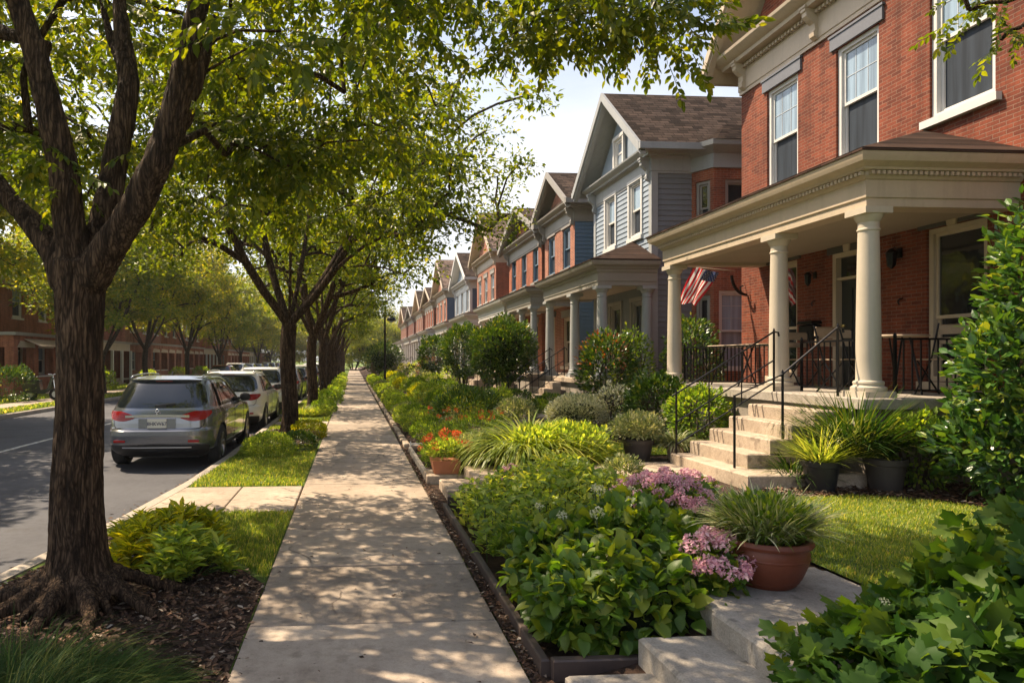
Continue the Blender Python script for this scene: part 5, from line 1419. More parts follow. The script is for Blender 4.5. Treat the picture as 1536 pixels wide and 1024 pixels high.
c2 = make_car('parked_suv', 'white car parked right in front of the silver one', 'car', -3.2, 17.05, 'car_white', CarShape(.98, .98, .97), True, '4TRP92')
c3 = make_car('parked_suv', 'white car with roof rails, third in the kerbside line, behind the second street tree trunk', 'car', -3.2, 22.6, 'car_white', CarShape(1.0, .95, 1.0), True)
c4 = make_car('parked_car', 'pale silver car fourth in the kerbside line, between the second and third street trees', 'car', -3.1, 28.2, 'car_silver', CarShape(.96, 1.0, .95), False, rails=False)
c5 = make_car('parked_car', 'dark blue car fifth in the kerbside line', 'car', -3.15, 33.8, 'car_blue', CarShape(.96, 1.0, .93), False, rails=False)
c6 = make_car('parked_car', 'dark red car parked across the street, nearest of the far line', 'car', -9.9, 50, 'car_red', CarShape(.96, 1.0, .93), False, rails=False)
kp = [c2, c5, c3, c4, c5, c3, c4, c2, c4, c3]
nm_ = {c2: 'white', c3: 'white', c4: 'silver', c5: 'dark blue', c6: 'dark red'}
for i, s_ in enumerate(kp):
    copy_to(s_, (-3.15, 39.5 + 5.7 * i, -.13), 'small distant %s car, %s in the kerbside line' % (nm_[s_], ORD[i + 5]))
fr_ = [c3, c2, c5, c4, c3, c6, c2, c4, c2]
for i, s_ in enumerate(fr_):
    copy_to(s_, (-9.9, 55.8 + 5.6 * i, -.13), 'small distant %s car parked across the street, %s of the far line' % (nm_[s_], ORD[i + 1]))

# ------------------------------------------------------------------ trees
class Skel:
    def __init__(s): s.p = []; s.par = []; s.paths = []
    def add(s, p, par): s.p.append(np.array(p, float)); s.par.append(par); return len(s.p) - 1
    def chain(s, pts, par=-1):
        ids = [] if par < 0 else [par]
        for q in pts: par = s.add(q, par); ids.append(par)
        s.paths.append(ids); return ids
    def grow(s, targets, rng, sag=.12, first=0, bias=.35):
        t0 = s.p[first]
        for t in sorted(targets, key=lambda t: np.linalg.norm(t - t0)):
            P = np.array(s.p[first:]); d = np.linalg.norm(P - t, axis=1)
            cost = d + bias * np.linalg.norm(P - t0, axis=1) + np.where(P[:, 2] > t[2] + .25, 1.5, 0)
            a = int(np.argmin(cost)) + first; A = s.p[a]; Ld = np.linalg.norm(t - A)
            n = max(2, int(Ld / .45)); pts = []; jit = rng.normal(0, .05 * Ld, 3)
            for i in range(1, n + 1):
                u = i / n; q = A + (t - A) * u; q = q + jit * math.sin(math.pi * u); q[2] += sag * Ld * math.sin(math.pi * u); pts.append(q)
            s.chain(pts, a)
    def tubes(s, mb, r0, rmin=.007, seg=7, power=.46, skip=()):
        cnt = np.ones(len(s.p))
        kids = np.zeros(len(s.p), int)
        for i, q in enumerate(s.par):
            if q >= 0: kids[q] += 1
        w = np.where(kids == 0, 1.0, 0.0)
        for i in range(len(s.p) - 1, -1, -1):
            if s.par[i] >= 0: w[s.par[i]] += w[i]
        tot = w.max()
        s.rad = np.maximum(rmin, r0 * (w / tot) ** power)
        for k, ids in enumerate(s.paths):
            if k in skip: continue
            rr = [s.rad[i] for i in ids]
            if s.par[ids[0]] >= 0 or k > 0: rr[0] = min(rr[0], rr[1] * 1.25)
            mb.tube([s.p[i] for i in ids], rr, seg if rr[0] > .03 else 5, cap=False)

def clump_leaves(mb, C, n, r, size, rng, tpl=LEAFQ, flat=.55, droop=.5):
    m = len(C) * n
    D = rdir(m, rng=rng) * (rng.random((m, 1)) ** .45)
    rr = np.repeat(r if hasattr(r, '__len__') else np.full(len(C), r), n)[:, None]
    P = np.repeat(C, n, 0) + D * rr * np.array([1, 1, flat]) - np.array([0, 0, 1.]) * (np.linalg.norm(D[:, :2], axis=1, keepdims=True) ** 2) * rr * .25
    d = D * np.array([1, 1, .3]) + rdir(m, rng=rng) * .7; d[:, 2] -= droop * rng.random(m)
    scatter(mb, tpl, P, frames(d, np.array([[0, 0, 1.]]) + rdir(m, rng=rng) * .55, .4, rng), size * rng.uniform(.65, 1.3, m))

def crown_points(c, r, n, rng, seed, zlow=None, zhigh=None, hollow=.35, k=1.5, rough=.3):
    out = []
    while len(out) < n:
        D = rdir(1, -.75, 1, rng)[0]; t = hollow + (1 - hollow) * rng.random() ** .6
        f = 1 + rough * noise.noise(Vector((D[0] * k + seed, D[1] * k, D[2] * k + seed * .7)))
        q = np.array(c) + D * np.array(r) * t * f
        if zlow is not None and q[2] < zlow: continue
        if zhigh is not None and q[2] > zhigh: continue
        if all(np.linalg.norm(q - o) > .45 for o in out[-60:]): out.append(q)
    return np.array(out)

def street_tree(name, label, x, y, cr, zc, rz, fork, tr, seed, n_cl=150, n_lf=170, leaf='leaf_tree', size=.12, cl_r=.8, bark='bark', limbs=5, group=None, off=(0, 0), z0=0., tpl=LEAFQ, zlow=None, zhigh=None):
    rng = np.random.default_rng(seed)
    root = thing(name, (x, y, z0), label, 'tree', group)
    tips = crown_points((x + off[0], y + off[1], zc), (cr, cr, rz), n_cl, rng, seed, zlow, zhigh)
    sk = Skel(); tp = [np.array((x + .03 * math.sin(k * 1.3), y + .03 * math.cos(k), z0 + fork * k / 5)) for k in range(6)]
    ids = sk.chain(tp); top = ids[-1]; f0 = len(sk.p)
    for k in range(limbs):
        a = 2 * math.pi * (k + rng.uniform(-.2, .2)) / limbs + seed; s = cr * rng.uniform(.32, .5); h = (zc - fork) * rng.uniform(.7, 1.25)
        e = np.array((x + s * math.cos(a) + off[0] * .5, y + s * math.sin(a) + off[1] * .5, z0 + fork + h))
        sk.chain([tp[-1] + (e - tp[-1]) * u + np.array([0, 0, -.10 * h * math.sin(math.pi * u)]) for u in (.12, .3, .5, .75, 1)], top)
    sk.grow(list(tips), rng, first=top)
    w = MB(); t = MB(); sk.tubes(w, tr * .95, .008, 9)
    t0 = MB(); hs = np.linspace(0, 1, 15)
    V = []; sg = 20
    for h in hs:
        fl = 1 + .55 * math.exp(-h * fork / .14)
        for k in range(sg):
            a = 2 * math.pi * k / sg
            r = tr * fl * (1 - .12 * h) * (1 + .10 * (fl - 1) / .5 * math.sin(a * 5 + seed) + .035 * noise.noise(Vector((math.cos(a) * 3, math.sin(a) * 3, h * 3 + seed))) + .05 * noise.noise(Vector((math.cos(a) * 7, math.sin(a) * 7, h * 1.5 + seed))))
            V.append((x + .03 * math.sin(h * 6.5) + r * math.cos(a), y + .03 * math.cos(h * 5) + r * math.sin(a), z0 - .05 + (fork + .07) * h))
    t0.add(V, [(i * sg + k, i * sg + (k + 1) % sg, (i + 1) * sg + (k + 1) % sg, (i + 1) * sg + k) for i in range(14) for k in range(sg)])
    tko = t0.build('trunk', bark, root, smooth=True)
    w.build('limbs', bark, root, smooth=True)
    lv = MB(); clump_leaves(lv, tips, n_lf, cl_r * rng.uniform(.6, 1.25, len(tips)), size, rng, tpl)
    lv.build('crown', leaf, root, fix=False)
    return root

# ---- the big tree beside the pavement
BX, BY = -1.93, 4.85
def sc(px, py, dy=0.0):          # a point of the limbs, laid out in the plane of the tree at the scale of its trunk
    s = .00476; return (BX + (px - 120) * s, BY + dy, 1.7 + (540 - py) * s)
big = thing('street_tree', (BX, BY, 0), 'big tree with fluted brown trunk and spreading roots at the left, nearest the camera', 'tree', 'street trees along the kerb')
wd = MB()
wd.tube([(BX, BY, -.12), (BX, BY, .0), (BX, BY, .14), (BX + .0, BY, .35), (BX - .01, BY, .7), (BX, BY, 1.2), (BX + .01, BY, 1.8), sc(122, 430), sc(125, 395)], [.34, .30, .25, .205, .178, .162, .155, .168, .19], 20)
LIMBS = [([(105, 425, 0), (85, 385, .05), (55, 350, .1), (15, 310, .2), (-40, 255, .3), (-120, 190, .4), (-230, 130, .6)], [.16, .14, .125, .115, .105, .095, .08]),
         ([(118, 410, 0), (108, 345, -.02), (104, 260, -.06), (88, 180, -.1), (68, 90, -.15), (48, 20, -.2), (20, -80, -.3)], [.16, .15, .135, .125, .12, .10, .08]),
         ([(130, 415, .1), (142, 340, .15), (150, 250, .25), (164, 160, .3), (168, 95, .35), (155, 20, .4), (140, -80, .5)], [.15, .135, .12, .115, .10, .09, .07]),
         ([(166, 100, .35), (150, 60, .45), (122, 10, .6), (100, -60, .7)], [.06, .055, .05, .045]),
         ([(140, 405, .05), (165, 350, .2), (190, 280, .35), (222, 190, .5), (248, 130, .55), (268, 60, .6), (290, -50, .7)], [.14, .12, .105, .105, .10, .075, .06]),
         ([(138, 425, -.05), (172, 378, -.12), (215, 320, -.2), (252, 262, -.28), (276, 190, -.3), (296, 110, -.35), (315, 40, -.4), (330, -50, -.5)], [.17, .155, .145, .14, .125, .115, .10, .09])]
for pts, rr in LIMBS: wd.tube([sc(*p) for p in pts], [q * .76 for q in rr], 16)
wd.tube([sc(88, 95, -.14), sc(45, 75, -.1), sc(0, 55, 0), sc(-60, 20, .1)], [.07, .06, .055, .05], 10)
for a, ln, r in ((-25, .95, .08), (-60, .85, .085), (-98, .62, .09), (-132, .9, .085), (-165, 1.0, .08), (165, .8, .08), (20, 1.0, .075), (70, .6, .08), (115, .6, .08), (-42, .55, .06), (-5, .7, .065), (-115, .5, .06)):
    a = R(a); bend = random.uniform(-.35, .35); P_ = []
    for i in range(8):
        t = i / 7; d = .16 + ln * t; q = a + bend * t * t
        P_.append((BX + d * math.cos(q), BY + d * math.sin(q), .17 * (1 - t) ** 2.4 + .035 - .07 * t + .012 * math.sin(9 * t + a)))
    wd.tube(P_, [r * (1 - .78 * (i / 7) ** .8) for i in range(8)], 10)
wo = wd.build('trunk', 'bark', big)
md = wo.modifiers.new('fuse', 'REMESH'); md.mode = 'VOXEL'; md.voxel_size = .014; md.use_smooth_shade = True
ms = wo.modifiers.new('smooth', 'SMOOTH'); ms.factor = .6; ms.iterations = 9
me = bpy.data.meshes.new_from_object(wo.evaluated_get(bpy.context.evaluated_depsgraph_get())); wo.modifiers.clear(); wo.data = me
nv = len(me.vertices); co = np.zeros(nv * 3, np.float32); me.vertices.foreach_get('co', co); co = co.reshape(-1, 3)
no = np.zeros(nv * 3, np.float32); me.vertices.foreach_get('normal', no); no = no.reshape(-1, 3)
dd = np.empty(nv)
for i in range(nv):
    x, y, z = co[i]
    a = 1 - abs(noise.noise(Vector((x * 15, y * 15, z * 1.9)))) * 2.4
    b = 1 - abs(noise.noise(Vector((x * 34 + 5, y * 34, z * 5)))) * 2.4
    dd[i] = -.014 * max(0, a - .3) - .007 * max(0, b - .2) + .018 * noise.noise(Vector((x * 4, y * 4, z * 1.2)))
co += no * dd[:, None]; me.vertices.foreach_set('co', co.ravel().astype(np.float32)); me.update()
me.polygons.foreach_set('use_smooth', np.ones(len(me.polygons), bool))

def spray_tpl(rng, n=13, ln=1.0, lf=.22):
    """a drooping twig with alternate leaves, along +Y, size 1"""
    V = []; F = {}; k = 0
    for i in range(n):
        t = .1 + .9 * i / (n - 1); sd = 1 if i % 2 else -1
        p = np.array([[rng.normal(0, .015), t, -.22 * t * t + rng.normal(0, .02)]])
        d = np.array([[sd * (.9 - .5 * t) + rng.normal(0, .25), .7 * t + rng.normal(.15, .2), -.45 + rng.normal(0, .3)]])
        if i == n - 1: d = np.array([[0, 1, -.5]])
        m = MB(); scatter(m, LEAF, p, frames(d, np.array([[0, .1, 1.]]) + rdir(1, rng=rng) * .45, .3, rng), [lf * rng.uniform(.75, 1.25)])
        V.append(np.concatenate(m.V))
        for q, f in m.F.items(): F.setdefault(q, []).append(np.concatenate(f) + k)
        k += m.n
    m = MB(); m.tube([(0, 0, 0), (0, .35, -.02), (0, .7, -.1), (0, 1.0, -.22)], [.012, .009, .006, .003], 3, cap=False)
    V.append(np.concatenate(m.V))
    for q, f in m.F.items(): F.setdefault(q, []).append(np.concatenate(f) + k)
    return np.concatenate(V), [np.concatenate(f) for f in F.values()]
rg = np.random.default_rng(21)
SPR = [spray_tpl(rg, n) for n in (11, 13, 15)]
def spray_crown(root, tips, per, rng, size=.40, mt='leaf_tree', spread=.38, name='crown'):
    C = np.repeat(tips, per, 0); n = len(C)
    D = rdir(n, -.8, .5, rng); P = C + D * spread * rng.random((n, 1)) ** .5 * np.array([1, 1, .7])
    d = D * np.array([1, 1, .35]) + rng.normal(0, .3, (n, 3)); d[:, 2] -= .18
    Rm = frames(d, np.array([[0, 0, 1.]]) + rdir(n, rng=rng) * .25, .35, rng); S = size * rng.uniform(.7, 1.25, n)
    pick = rng.integers(0, 3, n); mb = MB()
    for k in range(3):
        s = pick == k; scatter(mb, SPR[k], P[s], Rm[s], S[s])
    return mb.build(name, mt, root, fix=False)
rg = np.random.default_rng(5); tips = []
def zlow(x, y):
    if x < -2.8: return 3.55
    if x < -.9: return 3.95 if y < 6.2 else 3.6
    if x < 1.2: return 3.55 + .06 * (x + .9)
    return 4.6 + .14 * (x - 1.2) + .45 * (y - 6)
while len(tips) < 205:
    q = np.array([rg.uniform(-5.6, 3.5), rg.uniform(3.6, 9.6), rg.uniform(3.5, 7.2)])
    if q[2] < zlow(q[0], q[1]) + .25 * noise.noise(Vector(q * .9)): continue
    if (abs(q[0] + 1.2) / 4.7) ** 2.2 + (abs(q[1] - 6) / 3.6) ** 2.2 > 1: continue
    if q[0] > 1.0 and q[1] > 7.4: continue
    if q[0] / (q[1] + .07 * q[0]) > (.44 if q[2] < 5.3 else .40): continue
    if -3.0 < q[0] < -1.0 and q[1] < 5.2 and q[2] < 5.0: continue
    if q[2] > 5.4 + .25 * (q[1] - 5) and rg.random() < .75: continue
    tips.append(q)
for q in [(2.95, 6.1, 4.78), (3.0, 6.3, 4.95), (2.75, 6.0, 4.9), (2.8, 5.9, 5.05), (2.5, 6.1, 4.95), (2.2, 6.0, 4.9), (2.0, 6.2, 4.95), (2.6, 6.2, 5.15), (1.6, 6.0, 4.75), (1.75, 5.6, 4.7), (1.5, 6.3, 4.8)]: tips.append(np.array(q))
tips = np.array(tips)
sk = Skel()
base = sk.chain([sc(125, 395), sc(140, 330)])
for pts, rr in LIMBS: sk.chain([sc(*p) for p in pts][1:], base[0])
nl = len(sk.paths)
for q in [(-60, 20, .1)]: sk.chain([sc(45, 75, -.1), sc(0, 55, 0), sc(*q)], base[0]); nl += 1
# long boughs reaching over the pavement
sk.chain([sc(315, 40, -.4), (-.6, 4.9, 4.5), (0.1, 5.3, 4.75), (.9, 5.6, 4.95), (1.7, 5.8, 5.05), (2.5, 5.95, 5.0), (2.95, 6.15, 4.8)], sk.paths[nl - 2][-2])
sk.chain([sc(296, 110, -.35), (-.9, 5.1, 3.95), (-.45, 5.7, 4.15), (.2, 6.5, 4.4), (.9, 7.3, 4.5)], sk.paths[nl - 2][-3])
sk.chain([sc(268, 60, .6), (-1.0, 6.3, 4.3), (-.7, 7.2, 4.6), (-.3, 8.2, 4.7)], sk.paths[5][-2])
sk.grow(list(tips), rg, sag=.08, first=2)
bm_ = MB(); sk.tubes(bm_, .085, .006, 8, skip=tuple(range(nl)))
bm_.build('branches', 'bark', big, smooth=True)
spray_crown(big, tips, 25, rg, .36, spread=.46)
# small leafy shoots sprouting from the fork
sh = np.array([sc(100, 240, -.25), sc(120, 275, -.2), sc(112, 300, -.22), sc(95, 230, -.2), sc(190, 210, .3), sc(200, 170, .3), sc(250, 120, .3)])
for q_ in sh: spray_crown(big, q_[None], 3, rg, .26, 'leaf_tree', .08, 'shoot')

# ---- the row beyond it
street_tree('street_tree', 'second street tree, forking above a slim dark trunk beside a clipped lime shrub', -1.45, 15.15, 4.8, 6.2, 3.0, 2.5, .185, 11, 165, 235, size=.12, cl_r=.75, limbs=6, group='street trees along the kerb', off=(.7, .2), zlow=3.55, zhigh=7.7)
t3 = street_tree('street_tree', 'third street tree in the row, trunk standing in tall grass', -1.42, 23.1, 3.3, 5.8, 2.6, 2.5, .18, 12, 85, 170, size=.15, cl_r=.8, group='street trees along the kerb', off=(.3, 0), zlow=3.4)
t4 = street_tree('street_tree', 'fourth street tree in the row', -1.35, 29.6, 3.1, 5.8, 2.6, 2.4, .17, 13, 70, 140, size=.17, cl_r=.85, group='street trees along the kerb', zlow=3.2)
for i, (y, s_, rz) in enumerate([(36, t3, 1.1), (42.5, t4, 2.2), (49.5, t3, 3.3), (57, t4, 4.1), (65, t3, 5.2), (74, t4, .6), (84, t3, 1.9), (95, t4, 2.9)]):
    copy_to(s_, (-1.35, y, 0), '%s street tree in the row along the kerb' % ORD[i + 4], rz, .97)
def LT(i, x, y, label, leaf, cr, rz, zc, n=110, fork=2.3, tr=.17, size=.2, **k):
    return street_tree('street_tree', label, x, y, cr, zc, rz, fork, tr, 30 + i, n, 170, leaf, size, .95, 'bark_grey', group='trees across the street', z0=-.02, **k)
l1 = LT(0, -13.3, 20.0, 'leafy tree at the far left edge across the street', 'leaf_far', 4.6, 4.0, 7.0, 230)
l2 = LT(1, -12.8, 35.0, 'tree with a low fork across the street, just right of the big trunk', 'leaf_gold', 3.9, 3.8, 6.6, 190, fork=1.9)
l3 = LT(2, -12.7, 41.8, 'broad olive tree across the street above the silver car', 'leaf_far', 4.3, 4.3, 7.0, 220)
for i, (s_, x, y) in enumerate([(l3, -12.8, 52.5), (l2, -12.7, 64.5), (l1, -12.8, 77), (l2, -12.7, 90), (l3, -12.5, 102)]):
    copy_to(s_, (x, y, -.02), '%s tree beyond the broad olive one across the street' % ORD[i], 1.3 * i + .8)
copy_to(l1, (-13.0, 12.2, -.02), 'unseen leafy tree added just outside the left edge to shade the near road', 2.6, 1.0)  # unseen copy, added to cast shade over the near road
# behind the far houses and at the end of the street
bk = [(-24, 24, l3, 1.35), (-27, 40, l1, 1.3), (-25, 58, l3, 1.3), (-22, 76, l1, 1.3)]
for i, (x, y, s_, sc_) in enumerate(bk): copy_to(s_, (x, y, 0), '%s tall tree rising behind the brick row across the street' % ORD[i], i * 1.7, sc_, 'trees behind the far houses')
en = [(-14, 118, l1), (-7, 124, l3), (0, 120, l1), (6, 122, l3), (13, 116, l1), (-20, 112, l3), (2.5, 112, l2)]
for i, (x, y, s_) in enumerate(en): copy_to(s_, (x, y, -3.6), 'distant tree closing the end of the street, %s from the left' % ORD[[1, 2, 3, 5, 6, 0, 4][i]], i * 1.1, 1.25, 'trees at the end of the street')
# a tree standing just outside the right edge: only its overhanging twigs are seen
yt = thing('garden_tree', (7.05, 4.4, .3), 'garden tree at the right edge whose leafy twigs hang over the upper brick window', 'tree')
rg = np.random.default_rng(8)
w = MB(); sk = Skel(); sk.chain([(7.05, 4.4, .25), (7.05, 4.4, 1.5), (6.95, 4.5, 2.8), (6.7, 4.7, 3.8)]); top = 3
tp = np.array([(5.35, 5.45, 4.75), (5.55, 5.3, 4.75), (5.85, 5.45, 4.62), (5.2, 5.4, 4.95), (5.6, 5.5, 5.0), (5.95, 5.2, 4.85), (6.0, 5.1, 5.2), (5.4, 5.0, 5.2), (6.5, 5.2, 5.4), (6.8, 4.3, 5.6), (6.2, 4.5, 5.7), (5.9, 4.0, 5.3), (6.5, 3.8, 5.0), (7.3, 4.2, 5.2), (5.75, 5.55, 4.55)])
sk.grow(list(tp), rg, first=top); sk.tubes(w, .05, .005, 8); w.build('trunk', 'bark', yt, smooth=True)
spray_crown(yt, tp, 7, rg, .26, 'leaf_tree', .2)

# ------------------------------------------------------------------ garden plants
def plant(name, label, cat, loc, group=None): return thing(name, loc, label, cat, group)
def mound(x, y, r, h, label, mt='leaf_mid', n=2600, size=.035, name='box_shrub', group='rounded shrubs along the garden edge', z=None, tpl=LEAFQ, box=0., rough=.2, seed=None, cat='shrub', ry=None):
    z = gz(x, y) if z is None else z; seed = seed if seed is not None else x * 3.1 + y
    m = MB(); shell_leaves(m, (x, y, z + h * .38), (r, ry or r, h * .62), n, size, tpl, seed, inner=.72, rough=rough, zmin=-.75, box=box)
    o = m.build(name, mt, None, fix=False, loc=(x, y, z)); return tag(o, label, cat, group)
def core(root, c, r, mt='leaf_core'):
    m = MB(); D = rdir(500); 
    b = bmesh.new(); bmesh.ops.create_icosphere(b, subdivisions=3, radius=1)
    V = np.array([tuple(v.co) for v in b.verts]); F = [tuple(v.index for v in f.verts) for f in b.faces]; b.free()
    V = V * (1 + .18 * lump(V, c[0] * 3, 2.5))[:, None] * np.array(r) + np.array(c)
    m.add(V, F); return m.build('dark_core', mt, root, smooth=True)  # solid dark body added inside the foliage to stop see-through gaps
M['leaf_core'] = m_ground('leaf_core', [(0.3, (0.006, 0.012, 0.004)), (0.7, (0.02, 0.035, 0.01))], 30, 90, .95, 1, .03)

# --- left of the pavement
def whorls(mb, C, per, ln, tpl=LANCE, up=.9, rng=RNG):
    n = len(C) * per; P = np.repeat(C, per, 0); a = rng.uniform(0, 6.283, n); el = rng.uniform(.1, up, n)
    d = np.stack([np.cos(a) * np.cos(el), np.sin(a) * np.cos(el), np.sin(el)], 1)
    P = P - np.array([0, 0, 1.]) * (rng.random(n) * ln * .45)[:, None]
    scatter(mb, tpl, P, frames(d, np.array([[0, 0, 1.]]) + rdir(n, rng=rng) * .2, .3, rng), ln * rng.uniform(.6, 1.2, n))
def fernish(x, y, r, h, label, n=120, ln=.15, mt='leaf_yellow', rx=1., ry=1.):
    p = plant('leafy_shrub', label, 'shrub', (x, y, VZ), 'yellow green shrubs by the big tree'); D = rdir(n, -.1, 1)
    f = (.7 + .3 * RNG.random(n)) * (1 + .25 * lump(D, x, 2)); C = np.array((x, y, VZ + .08)) + D * np.array((r * rx, r * ry, h)) * f[:, None]
    m = MB(); whorls(m, C, 15, ln); m.build('foliage', mt, p, fix=False)
    s = MB()
    for c in C[::2]: s.tube([(x + (c[0] - x) * .25, y + (c[1] - y) * .25, VZ), tuple((np.array((x, y, VZ)) * .3 + c * .7)), tuple(c)], .004, 4, cap=False)
    s.build('stems', 'stem', p)
fernish(-1.62, 5.95, .5, .36, 'bright yellow green leafy shrub behind the trunk roots, beside the kerb', 130, .15)
fernish(-1.28, 5.35, .30, .34, 'greener leafy shrub in front of the yellow one, right of the trunk roots', 60, .15, 'leaf_lime')
p_ = plant('grass_clump', 'dark green fine grass clump in the bottom left corner', 'grass', (-1.6, 3.15, 0))
m_ = MB()
for cx_, cy_, rr_, hh_ in ((-1.62, 3.2, .46, .58), (-1.25, 3.2, .32, .42), (-2.05, 3.3, .36, .48), (-1.45, 2.85, .38, .52)):
    tuft(m_, (cx_, cy_, -.02), 3200, hh_, rr_, .005, (0.0, 1.0), (1.2, 2.9), 6)
m_.build('blades', 'tuft_dark', p_, fix=False)
mound(-1.5, 12.0, .46, .42, 'clipped lime green shrub in front of the second street tree', 'leaf_lime', 5200, .04, z=VZ, group='shrubs on the verge', ry=.4)
mound(-1.02, 12.75, .34, .36, 'dark green shrub to the right of the lime one by the second street tree', 'leaf_dark', 2600, .045, z=VZ, group='shrubs on the verge')
mound(-.98, 14.9, .40, .38, 'yellow topped shrub right of the second tree trunk', 'leaf_yellow', 3200, .045, z=VZ, group='shrubs on the verge')
def grassmound(x, y, r, h, label, mt='tuft_lime', n=900, z=VZ, w=.014, group='shrubs on the verge', name='ornamental_grass'):
    m = MB(); tuft(m, (x, y, z), n, h * 1.25, r * .7, w, (.05, 1.0), (.4, 1.4), 4); o = m.build(name, mt, None, fix=False, loc=(x, y, z)); return tag(o, label, 'grass', group)
grassmound(-1.5, 20.4, .8, .3, 'long soft grass mound at the foot of the third street tree', 'grass_blade', 2200, w=.02)
mound(-.98, 21.9, .45, .42, 'dark rounded shrub right of the third street tree', 'leaf_mid', 2600, .05, z=VZ, group='shrubs on the verge')
mound(-1.0, 20.6, .3, .3, 'small lime shrub in the grass right of the third street tree', 'leaf_lime', 1500, .05, z=VZ, group='shrubs on the verge')
k = 0
for y in (26.5, 28.4, 31.5, 33.5, 36.2, 39, 41.5, 44.5, 48, 52, 56, 61, 67):
    mound(-1.02 + .1 * math.sin(y), y, .5, .46, '%s shrub on the verge beyond the third street tree' % (ORD[k] + (' lime' if k % 2 else ' dark green')), ['leaf_mid', 'leaf_lime'][k % 2], 900, .09, z=VZ, group='shrubs on the verge'); k += 1

# --- the big leafy bed in the foreground
p_ = plant('hydrangea', 'large leafy green plant with pale flower buds spilling over the dark edging', 'plant', (1.65, 4.3, .1), 'leafy foreground plants')
m_ = MB(); rg = np.random.default_rng(3)
shell_leaves(m_, (1.74, 4.30, .24), (.70, .84, .38), 1900, .095, OVATE, 2, inner=.82, rough=.14, droop=.25, zmin=-.35, out=.5, box=.28, rng=rg, k=3)
shell_leaves(m_, (1.55, 3.95, .22), (.50, .48, .28), 950, .085, OVATE, 5, inner=.8, rough=.15, droop=.3, zmin=-.4, out=.5, box=.25, rng=rg, k=3)
shell_leaves(m_, (1.98, 4.55, .30), (.45, .5, .40), 560, .10, DEEP, 9, inner=.85, rough=.15, droop=.15, zmin=0, out=.45, rng=rg)
m_.build('foliage', 'leaf_hydr', p_, smooth=True, fix=False)
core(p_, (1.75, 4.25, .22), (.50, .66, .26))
m_ = MB(); B_ = [(1.45, 4.55, .62), (1.62, 4.35, .68), (1.78, 4.72, .76), (1.40, 4.95, .60), (2.05, 4.8, .74), (1.85, 5.0, .72), (1.52, 3.95, .52)]

for b_, q_ in zip(B_, [.035, .045, .04, .03, .035, .035, .02]): m_ = MB(); ball_flowers(m_, [b_], [q_], 60, rg, LEAFQ, .9); m_.build('flower_bud', 'petal_white', p_, fix=False)
m_ = MB()
for b_ in B_: m_.tube([(b_[0] + .02, b_[1], b_[2] - .3), b_], .005, 5)
for q in range(70):
    a = rg.uniform(0, 6.283); r = rg.uniform(.2, .55); m_.tube([(1.7 + .2 * math.cos(a), 4.3 + .3 * math.sin(a), .1), (1.7 + r * math.cos(a), 4.3 + r * 1.3 * math.sin(a), .5 + rg.uniform(-.15, .1))], .005, 4)
m_.build('stems', 'stem', p_)
p_ = plant('hydrangea', 'big dark leaved plant filling the bottom right corner', 'plant', (2.9, 2.4, .3), 'leafy foreground plants')
m_ = MB(); rg = np.random.default_rng(4)
shell_leaves(m_, (2.95, 2.5, .40), (.90, .62, .40), 1200, .128, DEEP, 7, inner=.75, rough=.25, droop=.1, zmin=-.2, out=.35, rng=rg)
shell_leaves(m_, (3.35, 2.75, .50), (.75, .55, .55), 820, .128, DEEP, 3, inner=.72, rough=.25, droop=.1, zmin=-.1, out=.35, rng=rg)
shell_leaves(m_, (2.15, 2.55, .34), (.40, .4, .28), 360, .10, DEEP, 1, inner=.6, rough=.25, droop=.2, zmin=-.2, out=.4, rng=rg)
m_.build('foliage', 'leaf_front', p_, smooth=True, fix=False)
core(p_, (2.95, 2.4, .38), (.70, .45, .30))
m_ = MB(); ball_flowers(m_, [(2.28, 2.72, .66)], [.022], 40, rg); m_.build('flower_buds', 'petal_white', p_, fix=False)
m_ = MB()
for q in range(60):
    a = rg.uniform(0, 6.283); r = rg.uniform(.2, .75); m_.tube([(2.95 + .3 * math.cos(a), 2.45 + .2 * math.sin(a), .3), (2.95 + r * math.cos(a), 2.5 + r * .7 * math.sin(a), .62 + rg.uniform(-.1, .15))], .006, 4)
m_.build('stems', 'stem', p_)
# lime ground cover behind it
p_ = plant('ground_cover', 'dense lime green leafy perennials behind the dark edging board', 'plant', (1.75, 6.3, .2))
m_ = MB(); rg = np.random.default_rng(6); n = 900
P = np.stack([rg.uniform(1.10, 2.5, n), rg.uniform(5.45, 7.35, n)], 1); hh = .38 + .06 * np.array([noise.noise(Vector((q[0] * 3, q[1] * 3, 0))) for q in P])
ed = np.minimum(1, np.minimum.reduce([P[:, 0] - 1.04, 2.62 - P[:, 0], P[:, 1] - 5.35, 7.42 - P[:, 1]]) / .16); z = np.array([gz(q[0], q[1]) for q in P]) + hh * ed ** .6 * .72 + .04
C = np.concatenate([P, z[:, None]], 1)
P2 = C[rg.integers(0, n, 5200)] + rg.normal(0, .03, (5200, 3)) - np.array([0, 0, 1.]) * (rg.random(5200) ** 1.6 * .26)[:, None]
a = rg.uniform(0, 6.283, 5200); el = rg.uniform(-.3, 1.0, 5200)
scatter(m_, LEAF, P2, frames(np.stack([np.cos(a) * np.cos(el), np.sin(a) * np.cos(el), np.sin(el)], 1), np.array([[0, 0, 1.]]) + rdir(5200, rng=rg) * .3, .3, rg), .085 * rg.uniform(.6, 1.25, 5200))
m_.build('foliage', 'leaf_lime', p_, fix=False)
m_ = MB()
for c in C[::4]: m_.tube([(c[0], c[1], gz(c[0], c[1]) - .02), tuple(c)], .004, 4, cap=False)
m_.build('stems', 'stem', p_)
p_ = plant('rosemary', 'small feathery green plant between the edging board and the big leafy plant', 'plant', (1.33, 5.1, .1))
